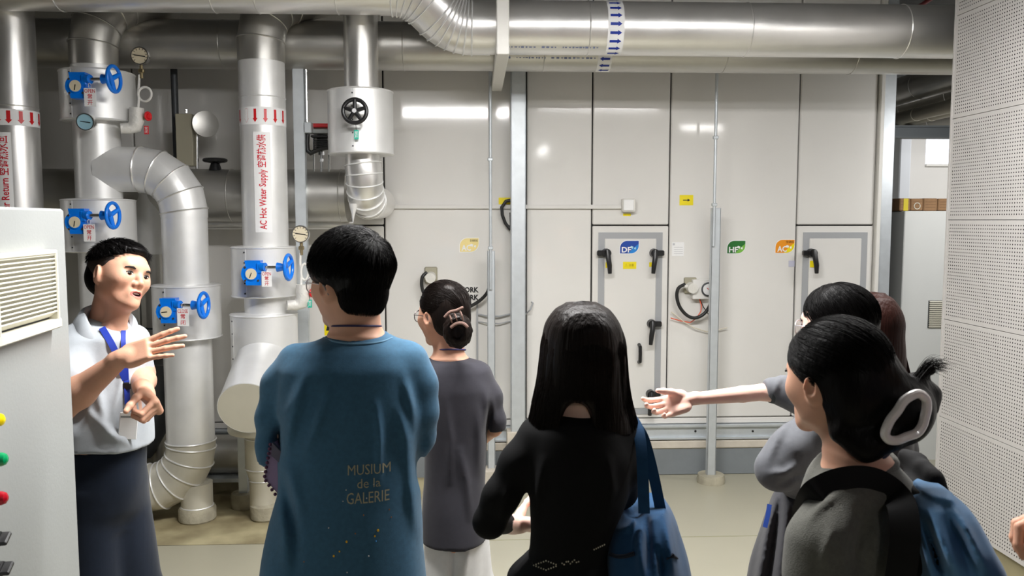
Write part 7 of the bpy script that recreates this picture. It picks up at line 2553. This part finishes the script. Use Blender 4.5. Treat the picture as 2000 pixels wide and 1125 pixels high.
# ------------------------------------------------------------------ 6. reddish-haired woman mostly hidden
def woman_red():
    F = Fig(2.62, 'woman with reddish brown hair almost hidden behind the pointing woman', 1706, math.radians(30))
    H = Head(F.q(1692, 655), math.radians(30), 0.0, 0.0, 0.93)
    S = Sdf(); build_head(S, H, female=True)
    S.cone(H.p(0, -0.025, -0.05), F.q(1706, 765), 0.048, 0.054, 0.03)
    S.loft(F.rows([(760, 1670, 1742, 0.06), (800, 1640, 1770, 0.08), (1000, 1650, 1760, 0.10), (1060, 1650, 1760, 0.10)]), -YAW, 0.04)
    F.chain(S, [(1762, 800, 0, 24), (1768, 880, 0, 20), (1740, 930, 0.2, 14)], 0.02)
    build_hand(S, F.q(1740, 930, 0.2), (-0.9, 0.3, 0.0), (0, -0.4, 0.9), -1, [0.9] * 4, 0.05, (0.6, 0.5), 0.88)
    F.chain(S, [(1650, 800, 0, 24), (1645, 880, 0, 20), (1670, 930, 0.2, 14)], 0.02)
    build_hand(S, F.q(1670, 930, 0.2), (0.9, 0.3, 0.0), (0, -0.4, 0.9), 1, [0.9] * 4, 0.05, (0.6, 0.5), 0.88)
    F.lower(S, 0.80, 0.08, 0.075, 0.045)
    body_mesh(F, S, H, [M_SKINP, M_LIP, M_MOUTH], (), 0.005, 0.013)
    add_eyes(H, F.root)
    rows = F.rows([(572, 1690, 1722, 0.05), (582, 1672, 1736, 0.085), (610, 1660, 1746, 0.105), (660, 1656, 1752, 0.105), (710, 1652, 1766, 0.10), (760, 1650, 1778, 0.09), (850, 1655, 1770, 0.075)])
    S = Sdf(); S.loft(rows, -YAW, 0.02)
    S.ell(H.p(0, -0.014, 0.040), np.array((0.084, 0.106, 0.090)), H.R, 0.02); S.ell(H.p(0, -0.04, -0.04), np.array((0.080, 0.082, 0.10)), H.R, 0.02)
    S.ell(H.p(0, 0.13, -0.05), np.array((0.08, 0.09, 0.14)), H.R, 0.02, 's')
    S.disp(fold_fn(0.003, 81, 70, (1, 1, 0.04), 1.0))
    c = F.q(1706, 700)
    np_mesh('hair', [S.mesh(c - np.array((0.16, 0.16, 0.27)), c + np.array((0.16, 0.16, 0.24)), 0.0045), fall_strands(rows, F.q(1706, 655)[2], 2200, 82, lambda P: ~((H.loc(P)[:, 1] > 0.06) & (np.abs(H.loc(P)[:, 0]) < 0.06)))], M_HAIRR, F.root)
    S = Sdf()
    S.loft(F.rows([(768, 1668, 1744, 0.065), (785, 1645, 1768, 0.09), (850, 1632, 1778, 0.11), (1060, 1636, 1776, 0.115)]), -YAW, 0.03)
    F.chain(S, [(1760, 800, 0, 28), (1768, 880, 0, 24), (1745, 925, 0.18, 19)], 0.02); F.chain(S, [(1650, 800, 0, 28), (1645, 880, 0, 24), (1665, 925, 0.18, 19)], 0.02)
    S.disp(fold_fn(0.004, 83, 10))
    b_ = np.array(F.base)
    np_mesh('dark_top', [S.mesh((b_[0] - 0.3, b_[1] - 0.3, 0.7), (b_[0] + 0.3, b_[1] + 0.35, 1.3), 0.009)], cloth('dark_knit', srgb(52, 50, 52), 0.9), F.root)
    S = Sdf(); S.loft(F.rows([(1040, 1640, 1772, 0.11), (1130, 1638, 1775, 0.11)]), -YAW, 0.03); F.lower(S, 0.74, 0.08, 0.095, 0.075)
    np_mesh('trousers', [S.mesh((b_[0] - 0.3, b_[1] - 0.3, 0.02), (b_[0] + 0.3, b_[1] + 0.3, 0.85), 0.01)], cloth('dark_denim', srgb(40, 46, 60), 0.85), F.root)
    F.shoes(mat('white_shoe', srgb(210, 210, 208), 0.6))
    return F


# ------------------------------------------------------------------ 7. woman with claw clip and rucksack
def woman_clip():
    F = Fig(1.7, 'woman in grey sweater with a large pearly claw clip in her black hair', 1668, math.radians(45))
    H = Head(F.q(1632, 745), math.radians(28), -0.06, 0.0, 1.0)
    S = Sdf(); build_head(S, H, female=True)
    nb = F.q(1672, 905, -0.02)
    S.cone(H.p(0, -0.025, -0.05), nb, 0.052, 0.060, 0.03)
    S.loft(F.rows([(895, 1625, 1735, 0.065), (950, 1590, 1770, 0.10), (1080, 1580, 1770, 0.12), (1250, 1590, 1765, 0.12)]), -YAW, 0.04)
    F.chain(S, [(1640, 985, -0.06, 44), (1605, 1080, -0.10, 40), (1600, 1230, -0.06, 36), (1520, 1250, 0.15, 28)], 0.02)
    build_hand(S, F.q(1520, 1250, 0.15), (-0.7, 0.6, 0.0), (0.6, 0.5, 0.5), 1, [0.8] * 4, 0.05, (0.6, 0.5), 0.9)
    F.chain(S, [(1750, 985, 0.12, 44), (1760, 1080, 0.14, 38), (1740, 1230, 0.18, 34), (1640, 1240, 0.35, 26)], 0.02)
    build_hand(S, F.q(1640, 1240, 0.35), (-0.9, 0.3, 0.0), (0, -0.4, 0.9), -1, [0.9] * 4, 0.05, (0.6, 0.5), 0.9)
    F.lower(S, 0.80, 0.08, 0.08, 0.045)
    body_mesh(F, S, H, [M_SKIN, M_LIP, M_MOUTH], (), 0.0035, 0.011, r_head=0.18)
    add_eyes(H, F.root)
    # hair: close cap, rolled bun at the back, loose tail
    S = Sdf()
    e = lambda c, r, k=0.015, mode='u': S.ell(H.p(*c), np.array(r) * H.s, H.R, k, mode)
    e((0, -0.012, 0.044), (0.086, 0.108, 0.092)); e((0, -0.052, -0.020), (0.078, 0.070, 0.085), 0.03)
    e((0, 0.128, -0.050), (0.10, 0.072, 0.100), 0.010, 's')
    for q in (-1, 1):
        e((q * 0.112, 0.045, -0.062), (0.055, 0.062, 0.070), 0.010, 's')
    S.chain([F.q(1680, 735, -0.03), F.q(1720, 765, -0.05), F.q(1760, 800, -0.06)], [F.r(52), F.r(50), F.r(36)], 0.03)
    S.chain([F.q(1640, 845, -0.07), F.q(1690, 868, -0.08), F.q(1735, 855, -0.09)], [F.r(20), F.r(26), F.r(28)], 0.03)
    bc = F.q(1768, 805, -0.06)
    S.ell(bc, (F.r(52), 0.062, F.r(58)), np.array(Matrix.Rotation(0.5, 3, 'Y')), 0.03)
    S.chain([F.q(1745, 780, -0.05), F.q(1790, 755, -0.04), F.q(1815, 770, -0.04), F.q(1822, 800, -0.04)], [F.r(26), F.r(24), F.r(18), F.r(8)], 0.02)
    for pts, r0 in (([(1775, 770), (1795, 740), (1818, 722), (1842, 712)], 13), ([(1780, 765), (1800, 738), (1822, 728), (1836, 726)], 9), ([(1785, 772), (1806, 752), (1812, 740), (1806, 722)], 8)):
        S.chain([F.q(x, y, -0.05) for x, y in pts], [F.r(r0), F.r(r0 * .6), F.r(r0 * .3), F.r(1)], 0.01)
    S.disp(fold_fn(0.002, 91, 60, (1, 1, 0.5), 1.0))
    parts = [S.mesh(H.c - np.array((0.17, 0.22, 0.20)), H.c + np.array((0.28, 0.18, 0.17)), 0.004)]
    ok = lambda P: (P[:, 2] > -0.04 - 0.5 * np.maximum(-P[:, 1], 0)) & (P[:, 1] < 0.086 - 0.45 * np.maximum(-P[:, 2] + 0.05, 0))
    parts.append(hair_strands_cap(H, (0, -0.012, 0.043), (0.087, 0.109, 0.093), (0, 0.75, 0.66), 2200, 92, ok, 0.003, 0.0008, length=(0.6, 1.6)))

    def wisp(g_):
        a = F.q(1785 + g_.normal() * 8, 755 + g_.normal() * 6, -0.05 + g_.normal() * .01); b = F.q(1838 + g_.normal() * 12, 718 + g_.normal() * 9, -0.05)
        t = np.linspace(0, 1, 6)[:, None]
        return a * (1 - t) + b * t + np.array((0, 0, 1)) * (0.02 * np.sin(t * 3.1))
    rand_hair(parts, wisp, 160, 0.0008, 93)
    np_mesh('hair', parts, M_HAIR, F.root)
    pts = [(1730, 839), (1739, 820), (1753, 802), (1764, 785), (1778, 774), (1794, 769), (1808, 779), (1810, 797), (1806, 816), (1801, 832), (1790, 846), (1771, 853), (1753, 860), (1737, 859), (1729, 850)]
    b = MB(); P = smooth_path([F.q(x, y, -0.135) for x, y in pts + [pts[0]]], 4)[:-1]
    b.tube(P, F.r(8.5), 12, closed=True); b.build('hair_clip', mat('pearly_plastic', srgb(228, 224, 222), 0.22, coat=0.5), F.root)
    # sweater
    M = cloth('heather_grey_knit', srgb(98, 98, 92), 0.92, 0.12, 120, wv=0.3)
    S = Sdf()
    S.loft(F.rows([(886, 1622, 1738, 0.070), (905, 1602, 1752, 0.092), (940, 1580, 1778, 0.115), (1000, 1566, 1795, 0.135), (1090, 1562, 1795, 0.14), (1200, 1565, 1790, 0.145), (1320, 1570, 1790, 0.145)]), -YAW, 0.03, p=2.3)
    F.chain(S, [(1640, 992, -0.07, 66), (1606, 1060, -0.11, 62), (1598, 1130, -0.11, 60), (1600, 1230, -0.07, 52), (1530, 1248, 0.13, 40)], 0.04)
    F.chain(S, [(1750, 985, 0.12, 56), (1765, 1080, 0.14, 52), (1745, 1230, 0.18, 46), (1660, 1240, 0.33, 36)], 0.04)
    for pts, w, a, sg in (([(1640, 960), (1600, 990), (1575, 1020)], 9, 0.008, -1), ([(1690, 1010), (1672, 1070), (1665, 1125)], 10, 0.012, 1), ([(1625, 1030), (1612, 1080), (1618, 1125)], 9, 0.008, -1), ([(1720, 1000), (1715, 1060), (1700, 1125)], 10, 0.010, -1)):
        crease(S, [F.q(px, py, -0.15) for px, py in pts], F.r(w), a, sg)
    S.disp(fold_fn(0.004, 94, 9))
    b_ = np.array(F.base)
    sw = np_mesh('sweater', [S.mesh((b_[0] - 0.34, b_[1] - 0.36, 0.72), (b_[0] + 0.34, b_[1] + 0.4, 1.32), 0.0058)], M, F.root)
    # raised neck rib
    c = F.q(1676, 905, -0.005)
    S = Sdf()
    tor = []
    for i in range(33):
        t = 2 * math.pi * i / 32
        tor.append(c + np.array(RGT) * (F.r(60) * math.cos(t)) + np.array((0, 1, 0)) * (0.068 * math.sin(t)) + np.array((0, 0, 0.012 * math.cos(t) + 0.006 * math.sin(t))))
    S.chain(tor, [0.012] * 33, 0.003); S.chain([p + np.array((0, 0, -0.016)) for p in tor], [0.013] * 33, 0.004)
    np_mesh('neck_rib', [S.mesh(c - 0.13, c + 0.13, 0.004)], M, sw)
    pts = [Vector(c + np.array(RGT) * (F.r(52) * math.cos(t)) + np.array((0, 1, 0)) * (0.066 * math.sin(t)) + np.array((0, 0, F.r(22) + 0.016 * math.cos(t)))) for t in [2 * math.pi * i / 40 for i in range(40)]]
    b = MB(); b.tube(pts, 0.003, 8, closed=True); tag(b.build('neck_cord', mat('dark_blue_cord', srgb(36, 38, 62), 0.7), None, base=pts[0]), 'thin dark blue cord round the neck of the woman with the claw clip', 'lanyard')
    S = Sdf(); S.loft(F.rows([(1290, 1560, 1795, 0.14), (1400, 1565, 1790, 0.14)]), -YAW, 0.03); F.lower(S, 0.76, 0.085, 0.10, 0.085)
    np_mesh('trousers', [S.mesh((b_[0] - 0.3, b_[1] - 0.3, 0.02), (b_[0] + 0.3, b_[1] + 0.3, 0.90), 0.01)], cloth('dark_denim', srgb(40, 46, 60), 0.85), F.root)
    F.shoes(mat('white_shoe', srgb(210, 210, 208), 0.6))
    # rucksack
    C = F.q(1860, 1120, -0.10)
    B = empty('backpack', C, 'blue backpack with black straps on the woman in the grey sweater', 'backpack')
    M = cloth('denim_blue_nylon', srgb(78, 124, 166), 0.6, 0.08, 30, sheen=0.2)
    K = cloth('black_webbing', (0.005, 0.005, 0.0055), 0.8, 0.05, sheen=0.0)
    S = Sdf()
    S.loft(F.rows([(958, 1802, 1840, 0.05, -0.10), (972, 1786, 1862, 0.085, -0.10), (1000, 1782, 1882, 0.105, -0.10), (1044, 1781, 1906, 0.12, -0.11), (1083, 1779, 1929, 0.125, -0.11), (1125, 1776, 1946, 0.13, -0.11), (1230, 1776, 1962, 0.135, -0.10), (1330, 1786, 1956, 0.13, -0.10), (1370, 1800, 1940, 0.10, -0.10)]), -YAW - 0.1, 0.02, p=2.5)
    for pts, w, a, sg in (([(1792, 985), (1806, 1050), (1820, 1120)], 10, 0.016, -1), ([(1810, 1000), (1836, 1050), (1868, 1120)], 10, 0.014, -1), ([(1800, 1010), (1822, 1070), (1842, 1130)], 9, 0.020, 1), ([(1842, 990), (1878, 1060), (1905, 1130)], 10, 0.012, 1), ([(1850, 972), (1890, 1040), (1925, 1110)], 9, 0.012, -1), ([(1790, 1040), (1794, 1090), (1800, 1130)], 8, 0.010, 1)):
        crease(S, [F.q(px, py, -0.21) for px, py in pts], F.r(w), a, sg)
    S.disp(fold_fn(0.006, 95, 9, (1, 1, 0.6)))
    np_mesh('bag_body', [S.mesh(C - np.array((0.24, 0.26, 0.32)), C + np.array((0.24, 0.26, 0.24)), 0.006)], M, B)
    S = Sdf()
    S.loft(F.rows([(945, 1768, 1812, 0.07, -0.06), (970, 1756, 1806, 0.10, -0.06), (1040, 1752, 1796, 0.12, -0.06), (1125, 1748, 1792, 0.13, -0.06), (1330, 1760, 1800, 0.12, -0.06)]), -YAW, 0.02)
    S.chain([F.q(1795, 965, -0.02), F.q(1800, 930, -0.0), F.q(1790, 905, 0.02), F.q(1768, 890, 0.04)], [F.r(30), F.r(22), F.r(18), F.r(14)], 0.02)
    S.chain([F.q(1845, 968, -0.06), F.q(1824, 935, -0.05), F.q(1806, 912, -0.02)], [F.r(12), F.r(14), F.r(13)], 0.02)
    S.ell(F.q(1772, 918, -0.06), (F.r(5), 0.10, F.r(15)), np.array(Matrix.Rotation(-0.35, 3, 'Y')), 0.006, 's')
    np_mesh('back_panel', [S.mesh(F.q(1780, 1100, -0.05) - np.array((0.14, 0.22, 0.32)), F.q(1780, 1100, -0.05) + np.array((0.16, 0.24, 0.42)), 0.006)], K, B)
    hits = []
    for x, y in ((1592, 978), (1616, 958), (1645, 947), (1680, 942), (1712, 948), (1740, 966)):
        h = on_mesh(sw, x, y, 0.010)
        hits.append(h if h is not None else Vector(F.q(x, y, -0.10)))
    hits = [Vector(F.q(1572, 1120, 0.10)), Vector(F.q(1568, 1060, 0.08)), Vector(F.q(1571, 1010, 0.02))] + hits
    hits += [Vector(F.q(1762, 990, -0.17)), Vector(F.q(1768, 1040, -0.19)), Vector(F.q(1764, 1090, -0.19)), Vector(F.q(1755, 1150, -0.18))]
    ribbon('shoulder_strap', smooth_path(hits, 5), 0.052, K, B, th=0.010)
    return F


# ------------------------------------------------------------------ 8. visitor at the picture edge, only a hand shows
def edge_visitor():
    F = Fig(1.32, 'visitor beyond the picture edge of whom only a bent hand shows', 2235, math.radians(60))
    H = Head(F.q(2235, 560), math.radians(60), 0.0, 0.0, 1.0)
    S = Sdf(); build_head(S, H)
    S.cone(H.p(0, -0.025, -0.05), F.q(2240, 690), 0.053, 0.06, 0.03)
    S.loft([(0.90, F.base.x, F.base.y, 0.15, 0.11), (1.15, F.base.x, F.base.y, 0.15, 0.11), (1.40, F.base.x, F.base.y, 0.17, 0.10), (1.51, F.base.x, F.base.y, 0.06, 0.06)], F.yaw, 0.04)
    b = np.array(F.base); fx, rx = F.fx, F.rx
    wr = F.q(2140, 1030, 0.0)
    shl = b - rx * 0.19 + np.array((0, 0, 1.42)); el = b - rx * 0.24 - fx * 0.02 + np.array((0, 0, 1.13))
    S.chain([shl, el, wr], [0.048, 0.042, 0.026], 0.02)
    build_hand(S, wr, (-0.90, 0.05, 0.30), (0.35, -0.2, -0.90), -1, [(0.7, 0.9, 0.5), (0.75, 0.95, 0.5), (0.8, 0.95, 0.5), (0.85, 0.95, 0.5)], 0.06, (0.4, 0.5), 0.9)
    shr = b + rx * 0.19 + np.array((0, 0, 1.42)); er = b + rx * 0.23 + np.array((0, 0, 1.08))
    S.chain([shr, er, er + fx * 0.1 - np.array((0, 0, 0.22))], [0.048, 0.042, 0.026], 0.02)
    build_hand(S, er + fx * 0.1 - np.array((0, 0, 0.22)), (0, 0.1, -1), -rx, 1, [0.3] * 4, 0.05, (0.4, 0.3), 0.95)
    F.lower(S, 0.86, 0.085, 0.08, 0.05)
    body_mesh(F, S, H, [M_SKIN, M_LIP, M_MOUTH], [(np.minimum(wr, wr + np.array((-0.2, -0.1, -0.1))) - 0.03, np.maximum(wr, wr + np.array((0, 0.1, 0.1))) + 0.03, 0.0032)], 0.0045, 0.013)
    add_eyes(H, F.root)
    S = Sdf()
    e = lambda c, r, k=0.015, mode='u': S.ell(H.p(*c), np.array(r) * H.s, H.R, k, mode)
    e((0, -0.010, 0.050), (0.086, 0.106, 0.088)); e((0, -0.052, -0.005), (0.072, 0.064, 0.078), 0.03)
    e((0, 0.128, -0.01), (0.09, 0.070, 0.080), 0.012, 's')
    S.disp(fold_fn(0.003, 98, 60, (1, 1, 0.4), 1.0))
    np_mesh('hair', [S.mesh(H.c - 0.17, H.c + 0.18, 0.0055)], M_HAIR, F.root)
    S = Sdf()
    S.loft([(0.82, F.base.x, F.base.y, 0.18, 0.13), (1.15, F.base.x, F.base.y, 0.175, 0.125), (1.40, F.base.x, F.base.y, 0.19, 0.115), (1.50, F.base.x, F.base.y, 0.085, 0.078)], F.yaw, 0.04)
    S.chain([shl, el, el * 0.75 + wr * 0.25], [0.065, 0.06, 0.052], 0.03); S.chain([shr, er], [0.065, 0.06], 0.03)
    S.disp(fold_fn(0.004, 99, 9))
    np_mesh('t_shirt', [S.mesh(b + np.array((-0.36, -0.36, 0.80)), b + np.array((0.36, 0.36, 1.54)), 0.009)], cloth('dark_blue_jersey', srgb(50, 58, 78), 0.9), F.root)
    S = Sdf(); S.loft([(0.72, F.base.x, F.base.y, 0.17, 0.12), (0.95, F.base.x, F.base.y, 0.165, 0.115)], F.yaw, 0.03); F.lower(S, 0.80, 0.085, 0.09, 0.07)
    np_mesh('trousers', [S.mesh(b + np.array((-0.3, -0.3, 0.02)), b + np.array((0.3, 0.3, 1.0)), 0.012)], cloth('charcoal_trousers', srgb(40, 42, 48), 0.8), F.root)
    F.shoes(mat('white_shoe', srgb(210, 210, 208), 0.6))
    return F


guide()
man_blue()
woman_grey()
woman_black()
woman_pointing()
woman_red()
woman_clip()
edge_visitor()
